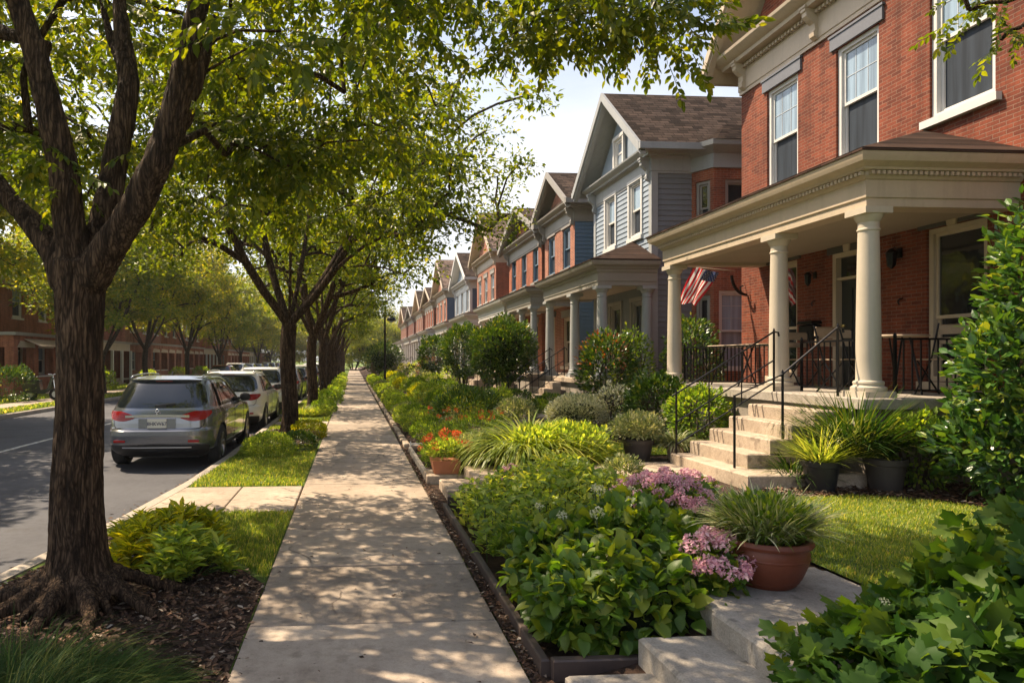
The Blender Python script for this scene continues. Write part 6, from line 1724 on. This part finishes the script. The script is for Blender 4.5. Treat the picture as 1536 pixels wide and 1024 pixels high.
m_ = MB(); D = rdir(70, .15, 1); C = np.array((1.32, 5.15, .12)) + D * np.array((.22, .3, .30)); whorls(m_, C, 22, .085, LANCE, 1.3, rg); m_.build('foliage', 'leaf_mid', p_, fix=False)
# pink sedum
def sedum(x, y, rx, ry, h, nf, label, z=None, seed=1, fr=.05):
    z = gz(x, y) if z is None else z; p = plant('sedum', label, 'flowers', (x, y, z), 'pink flowering plants'); rg = np.random.default_rng(seed)
    m = MB(); shell_leaves(m, (x, y, z + h * .3), (rx, ry, h * .62), int(900 * rx * ry / .06) // 2, .06, LEAFW, seed, inner=.6, zmin=-.4, out=.55, rng=rg); m.build('foliage', 'leaf_hydr', p, fix=False)
    D = rdir(nf, .12, 1, rg); P = np.array((x, y, z + h * .35)) + D * np.array((rx, ry, h * .68)); m = MB(); ball_flowers(m, P, rg.uniform(.75, 1.2, nf) * fr, 80, rg); m.build('blooms', 'petal_pink', p, fix=False)
sedum(2.62, 5.55, .42, .42, .40, 95, 'wide drift of pink flowers behind the big leafy plant', seed=2)
sedum(3.0, 6.0, .40, .36, .36, 60, 'paler pink flowers nearer the stone path', seed=12, fr=.045)
sedum(2.12, 3.80, .17, .20, .30, 34, 'pink flower heads leaning over the stone step by the terracotta pot', seed=3, z=.36)
sedum(1.85, 8.0 - .35, .18, .16, .24, 16, 'small pink flowering mound beside the middle stone steps', seed=4, fr=.045)
# pots
def pot(p, x, y, z, r, h, mt, style='round', soil=True):
    m = MB()
    if style == 'belly': pr = [(r * .62, 0), (r * .66, .01), (r * .80, h * .22), (r * .93, h * .52), (r * .95, h * .72), (r * .90, h * .84), (r * 1.0, h * .86), (r * 1.04, h * .92), (r * 1.0, h), (r * .92, h), (r * .86, h * .86), (r * .82, h * .6)]
    else: pr = [(r * .70, 0), (r * .72, .01), (r * .92, h * .80), (r * 1.0, h * .82), (r * 1.02, h * .98), (r * .98, h), (r * .93, h), (r * .88, h * .8), (r * .86, h * .7)]
    m.lathe((x, y, z), pr, 40); o = m.build('pot', mt, p, auto=40)
    if style == 'belly':
        b = MB()
        for q in (.10, .60): b.lathe((x, y, z + h * q), [(r * (.70 if q < .5 else .945), 0), (r * (.735 if q < .5 else .965), .006), (r * (.72 if q < .5 else .95), .014)], 40, False)
        b.build('band', mt, o, smooth=True)
    s = MB(); s.lathe((x, y, z + h * .84), [(r * .87, -.01), (r * .86, 0), (r * .4, .015)], 24); s.build('potting_soil', 'soil', p)
p_ = plant('potted_plant', 'spider plant in a large round terracotta pot on the garden path', 'potted plant', (2.47, 3.85, .365)); pot(p_, 2.47, 3.85, .365, .25, .28, 'terracotta', 'belly')
m_ = MB(); tuft(m_, (2.47, 3.85, .64), 800, .34, .17, .012, (.0, 1.0), (.2, 1.5), 6); m_.build('blades', 'leaf_silver', p_, fix=False)
m_ = MB(); shell_leaves(m_, (2.47, 3.85, .74), (.25, .25, .15), 700, .045, LEAF, 3, inner=.35, zmin=-.3); tuft(m_, (2.47, 3.85, .60), 200, .32, .16, .010, (.0, 1.0), (.2, 1.5), 5); m_.build('foliage', 'leaf_mid', p_, fix=False)
p_ = plant('potted_plant', 'spiky grass in a round black pot near the mulch bed', 'potted plant', (4.95, 6.75, .31)); pot(p_, 4.95, 6.75, .31, .185, .33, 'pot_black')
m_ = MB(); tuft(m_, (4.95, 6.75, .60), 420, .52, .10, .012, (.0, 1.25), (.1, .9), 5); m_.build('blades', 'tuft_lime', p_, fix=False)
p_ = plant('potted_plant', 'large dark grassy plant in a dark pot beside the porch steps', 'potted plant', (5.4, 6.98, .3)); pot(p_, 5.65, 6.72, .3, .2, .36, 'pot_grey')
m_ = MB(); tuft(m_, (5.55, 6.98, .66), 1100, .80, .28, .017, (.0, 1.1), (.3, 1.1), 6); tuft(m_, (4.9, 7.12, .34), 300, .5, .15, .013, (.0, 1.2), (.5, 1.4), 5); m_.build('blades', 'tuft_dark', p_, fix=False)
m_ = MB(); tuft(m_, (5.3, 6.95, .75), 170, .55, .26, .013, (.0, 1.1), (.4, 1.3), 5); m_.build('pale_blades', 'leaf_silver', p_, fix=False)
p_ = plant('potted_plant', 'rounded shrub in a tapered dark grey pot at the end of the stone path', 'potted plant', (3.98, 9.1, .3)); pot(p_, 3.98, 9.1, .3, .215, .30, 'pot_grey')
m_ = MB(); shell_leaves(m_, (3.98, 9.1, .74), (.36, .36, .23), 2600, .045, LEAF, 3, inner=.4, zmin=-.5); tuft(m_, (3.98, 9.1, .62), 250, .34, .16, .010, (0, 1.1), (.2, .8), 4); m_.build('foliage', 'leaf_silver', p_, fix=False)
p_ = plant('potted_plant', 'striped leafy clump in a small pale pot at the foot of the porch stairs', 'potted plant', (4.5, 9.05, .3)); pot(p_, 4.5, 9.05, .3, .13, .22, 'wood_old')
m_ = MB(); tuft(m_, (4.5, 9.05, .50), 420, .33, .12, .018, (0, 1.3), (.7, 1.9), 5); m_.build('blades', 'leaf_silver', p_, fix=False)
p_ = plant('potted_plant', 'wide white flowering bush in a low terracotta planter', 'potted plant', (4.1, 12.0, .3)); m_ = MB(); m_.box(3.85, 4.3, 11.8, 12.2, .3, .52, .02); m_.build('planter', 'terracotta_light', p_)
m_ = MB(); shell_leaves(m_, (4.1, 12.0, .72), (.56, .5, .36), 3800, .05, LEAFQ, 3, inner=.6, zmin=-.4, rough=.12); tuft(m_, (4.1, 12, .6), 700, .48, .25, .012, (0, 1.35), (.1, .8), 4); m_.build('foliage', 'leaf_white', p_, fix=False)
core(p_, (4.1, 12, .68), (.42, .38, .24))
p_ = plant('potted_plant', 'orange and red flowers in a square terracotta planter on the stone ledge', 'potted plant', (1.27, 9.25, .13))
m_ = MB(); m_.add([(1.12, 9.12, .131), (1.44, 9.12, .131), (1.44, 9.40, .131), (1.12, 9.40, .131), (1.08, 9.08, .32), (1.48, 9.08, .32), (1.48, 9.44, .32), (1.08, 9.44, .32)], [(3, 2, 1, 0), (4, 5, 6, 7), (0, 1, 5, 4), (1, 2, 6, 5), (2, 3, 7, 6), (3, 0, 4, 7)]); m_.build('planter', 'terracotta_light', p_)
m_ = MB(); shell_leaves(m_, (1.3, 9.3, .42), (.30, .25, .18), 1300, .05, LEAF, 3, inner=.3, zmin=-.3); m_.build('foliage', 'leaf_lime', p_, fix=False)
m_ = MB(); D = rdir(34, .05, 1); ball_flowers(m_, np.array((1.3, 9.3, .44)) + D * np.array((.36, .31, .27)), RNG.uniform(.035, .055, 34), 30); m_.build('blooms', 'petal_red', p_, fix=False)
mound(1.78, 9.45, .30, .42, 'pale yellow green plant beside the square terracotta planter', 'leaf_silver', 1800, .055, name='leafy_shrub', group=None, tpl=LEAF, rough=.35, z=.2)
# tall arching grass ball
p_ = plant('ornamental_grass', 'large arching lime green grass plant in the middle of the garden', 'grass', (2.55, 9.3, .28))
m_ = MB(); tuft(m_, (2.5, 9.3, .28), 1900, .98, .46, .024, (.0, .9), (1.2, 2.6), 8); m_.build('blades', 'tuft_lime', p_, fix=False)
m_ = MB(); shell_leaves(m_, (2.75, 9.05, .45), (.62, .4, .34), 1100, .10, LEAF, 4, inner=.5, zmin=-.2); m_.build('foliage', 'leaf_lime', p_, fix=False)
mound(3.15, 8.98, .42, .48, 'leafy lime green plant right of the arching grass', 'leaf_lime', 1500, .07, name='leafy_shrub', group=None, tpl=LEAF, rough=.35)
p_ = plant('variegated_plant', 'small bushy variegated plant in front of the stone path', 'plant', (3.02, 7.3, .3)); m_ = MB(); shell_leaves(m_, (3.02, 7.3, .42), (.22, .22, .20), 1100, .045, LEAF, 3, inner=.4, zmin=-.3); m_.build('foliage', 'leaf_silver', p_, fix=False)
# red flowered bed
p_ = plant('flower_bed', 'feathery green bed dotted with red flowers beside the sidewalk', 'flowers', (1.7, 11, .2)); m_ = MB()
for (x, y, r, h) in ((1.5, 10.2, .42, .5), (2.0, 10.9, .5, .56), (1.55, 11.4, .42, .5), (2.3, 11.7, .45, .5), (1.35, 10.75, .25, .4)): shell_leaves(m_, (x, y, gz(x, y) + h * .35), (r, r, h * .65), 1700, .055, LANCE, x, inner=.6, zmin=-.5)
m_.build('foliage', 'leaf_mid', p_, fix=False)
m_ = MB(); P = np.stack([RNG.uniform(1.3, 2.6, 34), RNG.uniform(9.9, 12.0, 34), RNG.uniform(.72, .86, 34)], 1); ball_flowers(m_, P, RNG.uniform(.03, .05, 34), 20); m_.build('blooms', 'petal_red', p_, fix=False)
# the mixed bed further on
mound(1.55, 13.4, .40, .42, 'low bright green mound just past the small white rail', 'leaf_mid', 2600, .045, rough=.3)
mound(1.98, 13.1, .30, .34, 'small pale silvery mound just past the small white rail', 'leaf_silver', 1800, .045)
p_ = plant('leafy_shrub', 'dark feathery green bush in the middle of the mixed bed', 'shrub', (2.55, 14.6, .3)); m_ = MB(); shell_leaves(m_, (2.5, 14.6, .6), (.75, .8, .5), 5200, .08, LANCE, 3, inner=.55, zmin=-.4); m_.build('foliage', 'leaf_dark', p_, fix=False)
mound(3.35, 13.6, .42, .6, 'silver green bush right of the dark feathery bush', 'leaf_silver', 2400, .06, name='leafy_shrub', group=None)
mound(3.3, 14.9, .45, .75, 'yellowish airy bush behind the silver green one', 'leaf_lime', 2200, .07, name='leafy_shrub', group=None, rough=.4)
p_ = plant('flower_bed', 'low red flowers between the box mounds', 'flowers', (1.75, 14.6, .2)); m_ = MB(); P = np.stack([RNG.uniform(1.5, 2.2, 26), RNG.uniform(14.2, 15.2, 26), RNG.uniform(.42, .58, 26)], 1); ball_flowers(m_, P, RNG.uniform(.02, .035, 26), 12); m_.build('blooms', 'petal_red', p_, fix=False)
m_ = MB(); shell_leaves(m_, (1.85, 14.7, .3), (.4, .5, .22), 900, .05, LEAFQ, 3, zmin=-.2); m_.build('foliage', 'leaf_mid', p_, fix=False)
cs_ = ['leaf_lime', 'leaf_mid', 'leaf_lime', 'leaf_silver', 'leaf_mid', 'leaf_lime']
nm2 = {'leaf_lime': 'lime', 'leaf_mid': 'mid green', 'leaf_silver': 'silvery', 'leaf_yellow': 'yellow'}
y = 15.3; k = 0
while y < 56:
    s_ = min(2.2, 1 + (y - 15) * .03); c_ = cs_[k % 6]
    mound(1.50 + .06 * math.sin(k * 2.1), y, .40, .46 + .05 * math.sin(k * 1.7), '%s of the rounded edge mounds beyond the red flowers, %s in colour' % (ORD[k], nm2[c_]), c_, int(2600 / s_), .045 * s_, rough=.22)
    y += 1.12 + .027 * (y - 15); k += 1
y = 16.0; k = 0
while y < 50:
    s_ = min(2.2, 1 + (y - 15) * .03); c_ = ['leaf_yellow', 'leaf_lime', 'leaf_mid', 'leaf_lime'][k % 4]
    mound(2.5 + .15 * math.sin(k * 1.3), y, .46, .52 if k % 3 else .68, '%s of the taller %s shrubs behind the edge mounds' % (ORD[k], nm2[c_]), c_, int(3000 / s_), .055 * s_, group='shrubs behind the edge mounds', name='leafy_shrub', rough=.3)
    y += 1.65 + .05 * (y - 15); k += 1
for i, (x, y, r, h, lb, mt) in enumerate([(3.95, 17.4 - 1.6, .44, .72, 'dark clipped ball beside the stairs of the grey blue house', 'leaf_dark'), (4.55, 16.3, .5, .42, 'low lime cushion right of the dark clipped ball', 'leaf_mid'), (5.0, 17.0 - .4, .45, .55, 'low dark cushion against the porch stairs', 'leaf_dark'), (3.1, 17.0, .4, .5, 'round box ball left of the dark clipped ball', 'leaf_mid'),
    (3.3, 20.5, .45, .6, 'olive ball under the big round shrub', 'leaf_silver'), (3.2, 22.5, .5, .75, 'mid green ball left of the big round shrub', 'leaf_mid'), (3.3, 25, .5, .7, 'dark ball in front of the second big round shrub', 'leaf_dark'), (3.4, 28.5, .55, .8, 'lime ball past the second big round shrub', 'leaf_lime'), (3.5, 31.5, .55, .8, 'pale ball near the fifth house', 'leaf_silver'),
    (4.6, 30.8, .6, 1.2, 'upright lime shrub near the fifth house stairs', 'leaf_lime'), (3.6, 40, .7, 1.1, 'dark shrub near the sixth house', 'leaf_dark'), (4.4, 44, .7, 1.5, 'lime shrub past the sixth house', 'leaf_lime'), (3.8, 48, .7, 1.2, 'golden shrub near the seventh house', 'leaf_yellow')]):
    mound(x, y, r, h, lb, mt, 2600 if y < 25 else 1200, .05 if y < 25 else .09, name='round_shrub', group='clipped shrubs in the gardens')
def bush(x, y, r, h, label, mt='leaf_dark', n=6000, size=.075, stem=True, bottom=.28, name='round_shrub', ns=5, z=None, tpl=LEAFQ, group='big rounded shrubs before the houses', seed=None):
    z = gz(x, y) if z is None else z; p = plant(name, label, 'shrub', (x, y, z), group); seed = x + y if seed is None else seed
    m = MB(); cz = z + h * (bottom + (1 - bottom) / 2); shell_leaves(m, (x, y, cz), (r, r, h * (1 - bottom) / 2), n, size, tpl, seed, inner=.6, zmin=-1, rough=.34, k=2.8); m.build('foliage', mt, p, fix=False)
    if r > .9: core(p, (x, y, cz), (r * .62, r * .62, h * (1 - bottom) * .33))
    s = MB()
    for i in range(ns):
        a = 6.283 * i / ns + seed; e = (x + r * .5 * math.cos(a), y + r * .5 * math.sin(a), cz)
        s.tube([(x + .05 * math.cos(a), y + .05 * math.sin(a), z - .03), (x + r * .2 * math.cos(a), y + r * .2 * math.sin(a), z + h * bottom), e], [.03, .024, .012], 6)
        for j in range(4):
            b = a + j; s.tube([e, (e[0] + .35 * r * math.cos(b), e[1] + .35 * r * math.sin(b), cz + .25 * h)], [.012, .005], 4, cap=False)
    s.build('stems', 'stem_wood', p)
    return p
bush(4.35, 19.3, 1.0, 2.6, 'large dark rounded shrub in front of the third house, nearest of the tall ones', 'leaf_dark', 11000, .085)
bush(4.1, 24.8, .82, 2.75, 'second large dark rounded shrub, left of and behind the nearest tall one', 'leaf_dark', 8000, .095)
bush(4.1, 33.5, .8, 2.6, 'tall narrow dark shrub beyond the second large rounded one', 'leaf_dark', 4500, .12)
bush(2.6, 58, 1.7, 2.9, 'distant round dark shrub beside the sidewalk past the lamp post', 'leaf_dark', 4000, .18, bottom=.05)
bush(5.4, 46, 1.1, 1.6, 'distant orange tinted shrub before the seventh house', 'leaf_red', 1800, .14, bottom=.05)
p_ = bush(5.3, 13.6, .60, 1.95, 'tall bush with red tipped leaves between the two porches', 'leaf_dark', 4200, .09, bottom=.1, tpl=LEAF)
m_ = MB(); shell_leaves(m_, (5.1, 13.4, 1.75), (.5, .5, .5), 260, .07, LEAF, 3, inner=.85, zmin=-.5); m_.build('red_leaves', 'leaf_red', p_, fix=False)
bush(5.15, 11.0, .50, 1.15, 'dark evergreen bush below the far column of the brick house porch', 'leaf_dark', 3600, .08, bottom=.08, tpl=LEAF)
bush(5.2, 9.75, .42, 1.0, 'dense green bush between the porch railing and the stair rail', 'leaf_mid', 3000, .07, bottom=.08, tpl=LEAF)
bush(4.75, 11.9, .38, .95, 'silvery pink leaved bush beside the dark evergreen', 'leaf_white', 1200, .06, bottom=.1)
bush(7.1, 13.6, .60, 2.3, 'dark evergreen standing between the brick house and the grey one', 'leaf_dark', 3200, .09, bottom=.05)
bush(6.1, 14.2, .42, 2.1, 'mid green bush against the corner of the grey house porch', 'leaf_mid', 2000, .08, bottom=.05)
# right edge laurel
p_ = plant('laurel', 'tall glossy leaved laurel at the right edge of the picture', 'shrub', (6.7, 5.9, .3)); m_ = MB(); rg = np.random.default_rng(14)
for c, r, n in (((6.75, 5.9, 2.35), (.62, .55, .95), 3000), ((6.65, 5.95, 1.5), (.78, .6, .8), 2800), ((6.5, 6.0, .85), (.80, .55, .55), 2000), ((7.1, 5.6, 2.9), (.6, .5, .7), 1200)): shell_leaves(m_, c, r, n, .105, LEAF, c[2], inner=.6, rough=.35, zmin=-.9, out=.6, rng=rg, k=3.2)
m_.build('foliage', 'leaf_laurel', p_, fix=False)
m_ = MB()
for i in range(9):
    a = i * .7; m_.tube([(6.7 + .06 * math.cos(a), 5.9 + .06 * math.sin(a), .25), (6.7 + .25 * math.cos(a), 5.9 + .25 * math.sin(a), 1.3), (6.75 + .4 * math.cos(a), 5.9 + .4 * math.sin(a), 2.4)], [.03, .022, .008], 6)
m_.build('stems', 'stem_wood', p_)
bush(6.05, 6.75, .36, .85, 'small light green bush left of the laurel against the porch base', 'leaf_mid', 1700, .06, bottom=.05, name='leafy_shrub', tpl=LEAF)
# across the street
mound(-14.1, 28.4, .95, 1.5, 'dark clipped square shrub before the orange brick house across the street', 'leaf_dark', 2600, .12, z=0, group='shrubs across the street', box=.4)
for i, (x, y, r, h, mt, lb) in enumerate([(-14.6, 27.0, .6, .9, 'leaf_yellow', 'yellow green shrub at the left edge across the street'), (-14.4, 38.6, 1.0, 1.3, 'leaf_mid', 'flowering green hedge across the street just right of the trunk'), (-14.3, 47.5, .7, 1.0, 'leaf_lime', 'lime shrub across the street behind the silver car roof'), (-14.3, 56, .8, 1.1, 'leaf_lime', 'lime shrub across the street near the far parked cars'), (-14.3, 64, .8, 1.1, 'leaf_mid', 'green shrub across the street beyond the far parked cars')]):
    mound(x, y, r, h, lb, mt, 1500, .13, z=0, group='shrubs across the street')

# ------------------------------------------------------------------ street lamp, porch things, flag
t_ = thing('street_lamp', (1.93, 40.8, .1), 'black lamp post with a drooping lamp head beside the sidewalk', 'street lamp')
m_ = MB(); m_.lathe((1.93, 40.8, .05), [(.16, 0), (.16, .1), (.11, .16), (.10, .5), (.075, .56), (.065, 1.5), (.055, 4.2), (.07, 4.22), (.05, 4.3), (.02, 4.5)], 14); m_.build('post', 'iron', t_, auto=40)
m_ = MB(); m_.tube([(1.93, 40.8, 4.2), (1.98, 40.8, 4.42), (2.15, 40.8, 4.5), (2.3, 40.8, 4.4)], .03, 8); m_.tube([(1.93, 40.8, 4.2), (1.85, 40.8, 4.35), (1.72, 40.8, 4.38)], .025, 8); m_.build('arm', 'iron', t_, smooth=True)
m_ = MB(); m_.lathe((2.32, 40.8, 4.08), [(.05, 0), (.24, .03), (.30, .08), (.22, .22), (.10, .32), (.04, .36)], 16); hd = m_.build('lamp_shade', 'iron', t_, auto=40)
m_ = MB(); m_.lathe((2.32, 40.8, 4.0), [(.02, 0), (.12, .03), (.15, .1)], 12); m_.build('bulb_glass', 'glass_up', hd)
t_ = thing('garden_post', (1.75, 58, .2), 'short brown stone post beside the far end of the sidewalk', 'post'); m_ = MB(); m_.box(1.55, 1.95, 57.8, 58.2, .1, 1.35, .03); m_.build('shaft', 'wood_old', t_); m_ = MB(); m_.box(1.5, 2.0, 57.75, 58.25, 1.351, 1.45, .03); m_.build('cap', 'stone', t_)

# flag: hanging from a short staff under the porch cornice
m, nt, b = mat('flag_cloth'); M['flag_cloth'] = m
uv = N(nt, 'ShaderNodeAttribute', attribute_name='cloth'); s = nt.nodes.new('ShaderNodeSeparateXYZ'); L(nt, uv.outputs['Vector'], s.inputs[0])
mu = N(nt, 'ShaderNodeMath', operation='MULTIPLY'); L(nt, s.outputs[1], mu.inputs[0]); mu.inputs[1].default_value = 6.5
fr_ = N(nt, 'ShaderNodeMath', operation='FRACT'); L(nt, mu.outputs[0], fr_.inputs[0])
lt = N(nt, 'ShaderNodeMath', operation='LESS_THAN'); L(nt, fr_.outputs[0], lt.inputs[0]); lt.inputs[1].default_value = .5
stp = mixc(nt, lt.outputs[0], (.85, .83, .80), (.62, .012, .02))
b.inputs['Roughness'].default_value = .7; L(nt, stp, b.inputs['Base Color'])
tr = nt.nodes.new('ShaderNodeBsdfTranslucent'); L(nt, stp, tr.inputs[0]); mx = nt.nodes.new('ShaderNodeMixShader'); mx.inputs[0].default_value = .5
L(nt, b.outputs[0], mx.inputs[1]); L(nt, tr.outputs[0], mx.inputs[2]); L(nt, mx.outputs[0], nt.nodes['Material Output'].inputs[0])
M['flag_blue'] = m_flat('flag_blue', (.02, .045, .16), .7)
FL = thing('flag', (6.5, 12.4, 3.4), 'small American flag with red and white stripes hanging by the far porch column', 'flag')
A0, A1 = Vector((7.12, 12.55, 3.40)), Vector((6.64, 12.58, 3.52))           # hoist along the staff
def cloth(u, v, o=0.0):     # u along the staff (0 right, 1 left), v down the fly
    fold = .035 * math.sin(v * 5 + u * 9) * (.3 + v) + .02 * math.sin(u * 17 + v * 2)
    p = A0.lerp(A1, u * (1 - .25 * v) + .12 * v) + Vector((-.40 * v, 0, -.66 * v + .03 * math.sin(u * 6) * v))
    return (p.x, p.y - fold - o, p.z)
m_ = MB(); grid_mesh(m_, lambda i, j: cloth(i, j), 30, 40)
fo = m_.build('cloth', 'flag_cloth', FL, smooth=True, fix=False)
at = fo.data.attributes.new('cloth', 'FLOAT_VECTOR', 'POINT'); at.data.foreach_set('vector', np.array([(0, i / 30, 0) for j in range(41) for i in range(31)], dtype=np.float32).ravel())
m_ = MB(); grid_mesh(m_, lambda i, j: cloth(i * .54, j * .30, .004), 16, 12); ca = m_.build('canton', 'flag_blue', fo, smooth=True, fix=False)
m_ = MB()
for j in range(7):
    for i in range(6 if j % 2 == 0 else 5):
        c = Vector(cloth((.05 + .085 * i + (.04 if j % 2 else 0)), .03 + .04 * j, .006)); V = [tuple(c + Vector((r * math.sin(a), 0, r * math.cos(a)))) for a, r in [(k * math.pi / 5, .012 if k % 2 == 0 else .005) for k in range(10)]]
        m_.add(V, [tuple(range(10))])
m_.build('stars', 'white_plain', ca)
m_ = MB(); m_.tube([tuple(A1 + Vector((-.08, .02, .0))), tuple(A0 + Vector((.3, -.05, .03)))], .012, 8); m_.build('staff', 'wood_old', FL, smooth=True)

# porch furniture
def cafe_chair(x, y, rz, label, mt='wood_old', fr='iron', zb=1.28):
    t = thing('folding_chair', (0, 0, 0), label, 'chair', 'chairs on the porch')
    s = MB()
    for i in range(6): s.box(-.2, .2, -.19 + i * .066, -.19 + i * .066 + .055, .42, .438)
    s.build('seat', mt, t)
    s = MB(); s.box(-.2, .2, .215, .235, .62, .70); s.box(-.2, .2, .225, .245, .74, .86, .02); s.build('backrest', mt, t)
    for sg in (-1, 1):
        l = MB(); l.tube([(sg * .21, -.2, 0), (sg * .21, .1, .42), (sg * .21, .24, .88)], .011, 6); l.build('leg', fr, t); l = MB(); l.tube([(sg * .19, .22, 0), (sg * .19, -.18, .41)], .011, 6); l.build('leg', fr, t)
    t.location = (x, y, zb); t.rotation_euler = (0, 0, rz); return t
def cafe_table(x, y, label, r=.34, zb=1.28, mt='wood_old', h=.70, sq=False):
    t = thing('table', (x, y, zb), label, 'table', 'tables on the porch')
    s = MB()
    if sq: s.box(x - .28, x + .28, y - r, y + r, zb + h, zb + h + .035, .01)
    else: s.lathe((x, y, zb + h), [(r * .97, 0), (r, .012), (r * .97, .028)], 28)
    s.build('tabletop', mt, t, auto=40)
    for k in range(4):
        a = math.pi / 4 + k * math.pi / 2; l = MB(); l.tube([(x + r * .75 * math.cos(a), y + r * .75 * math.sin(a), zb), (x + r * .45 * math.cos(a + .5), y + r * .45 * math.sin(a + .5), zb + h)], .012, 6); l.build('leg', 'iron', t)
    return t
cafe_table(6.65, 7.75, 'round pale table on the near end of the brick house porch')
cafe_chair(6.35, 8.25, .2, 'folding chair behind the round pale porch table')
cafe_chair(7.1, 7.55, -1.3, 'folding chair against the wall beside the near porch window')
cafe_chair(6.9, 9.1, -.6, 'pale folding chair beside the front door of the brick house')
cafe_table(6.5, 10.6, 'long pale table on the far end of the brick house porch', .75, sq=True, h=.64)
cafe_chair(7.0, 9.9, 0, 'wooden chair behind the long pale porch table')
cafe_table(6.4, 16.1, 'small dark table on the porch of the grey blue house', .3, 1.26)
cafe_chair(6.5, 16.6, .4, 'dark chair on the porch of the grey blue house', 'iron', zb=1.26)
t_ = thing('meter_box', (6.98, 16.65, 2.2), 'small pale meter box on the wall between the porch windows of the grey house', 'box'); m_ = MB(); m_.box(6.86, 6.978, 16.55, 16.78, 2.05, 2.35, .02); m_.build('case', 'trim_taupe', t_); m_ = MB(); m_.box(6.85, 6.859, 16.58, 16.75, 2.08, 2.31); m_.build('cover', 'white_plain', t_)
# bin and parked scooter across the street
t_ = thing('rubbish_bin', (-13.4, 24.7, .02), 'dark grey rubbish bin at the left edge across the street', 'bin')
m_ = MB(); x, y = -13.4, 24.7; m_.add([(x - .25, y - .25, .03), (x + .25, y - .25, .03), (x + .25, y + .25, .03), (x - .25, y + .25, .03), (x - .32, y - .32, .95), (x + .32, y - .32, .95), (x + .32, y + .32, .95), (x - .32, y + .32, .95)], [(3, 2, 1, 0), (4, 5, 6, 7), (0, 1, 5, 4), (1, 2, 6, 5), (2, 3, 7, 6), (3, 0, 4, 7)]); m_.build('body', 'pot_grey', t_)
m_ = MB(); m_.box(x - .34, x + .34, y - .34, y + .36, .952, 1.03, .03); m_.build('lid', 'pot_grey', t_)
for sg in (-1, 1): m_ = MB(); m_.tube([(x + sg * .27, y + .28, .12), (x + sg * .33, y + .28, .12)], .1, 14); m_.build('wheel', 'tyre', t_)
t_ = thing('motor_scooter', (-13.0, 29.0, .02), 'dark motor scooter parked before the orange brick house across the street', 'scooter'); x, y = -13.0, 29.0
for dy in (-.1, .1): pass
for q in (-.5, .5):
    m_ = MB(); V = []; n = 20
    m_.tube([(x + q, y - .06, .27), (x + q, y + .06, .27)], .25, 20); w_ = m_.build('wheel', 'tyre', t_); m_ = MB(); m_.tube([(x + q, y - .07, .27), (x + q, y + .07, .27)], .13, 12); m_.build('rim', 'rim', w_)
m_ = MB(); m_.prism([(x - .75, .35), (x - .2, .3), (x + .15, .3), (x + .3, .42), (x + .45, .95), (x + .37, 1.0), (x + .2, .5), (x - .05, .45), (x - .1, .78), (x - .7, .85), (x - .8, .6)], 1, y - .14, y + .14); m_.build('body', 'car_black', t_)
m_ = MB(); m_.prism([(x - .72, .852), (x - .12, .79), (x - .08, .86), (x - .7, .94)], 1, y - .13, y + .13); m_.build('seat', 'car_plastic', t_)
m_ = MB(); m_.tube([(x + .5, y, .27), (x + .4, y, 1.0), (x + .38, y, 1.1)], .03, 8); m_.tube([(x + .36, y - .32, 1.12), (x + .38, y, 1.08), (x + .36, y + .32, 1.12)], .018, 8); m_.build('handlebar', 'chrome', t_)

# ------------------------------------------------------------------ the summer air
m, nt, b = mat('haze_air'); nt.nodes.remove(b)
pv = nt.nodes.new('ShaderNodeVolumePrincipled'); pv.inputs['Density'].default_value = 0.0004; pv.inputs['Color'].default_value = (.9, .9, .9, 1); pv.inputs['Anisotropy'].default_value = .35
L(nt, pv.outputs[0], nt.nodes['Material Output'].inputs['Volume']); M['haze_air'] = m
m_ = MB(); m_.box(-60, 45, -20, 190, -1.3, 15.5); o_ = m_.build('haze', 'haze_air'); o_['kind'] = 'stuff'
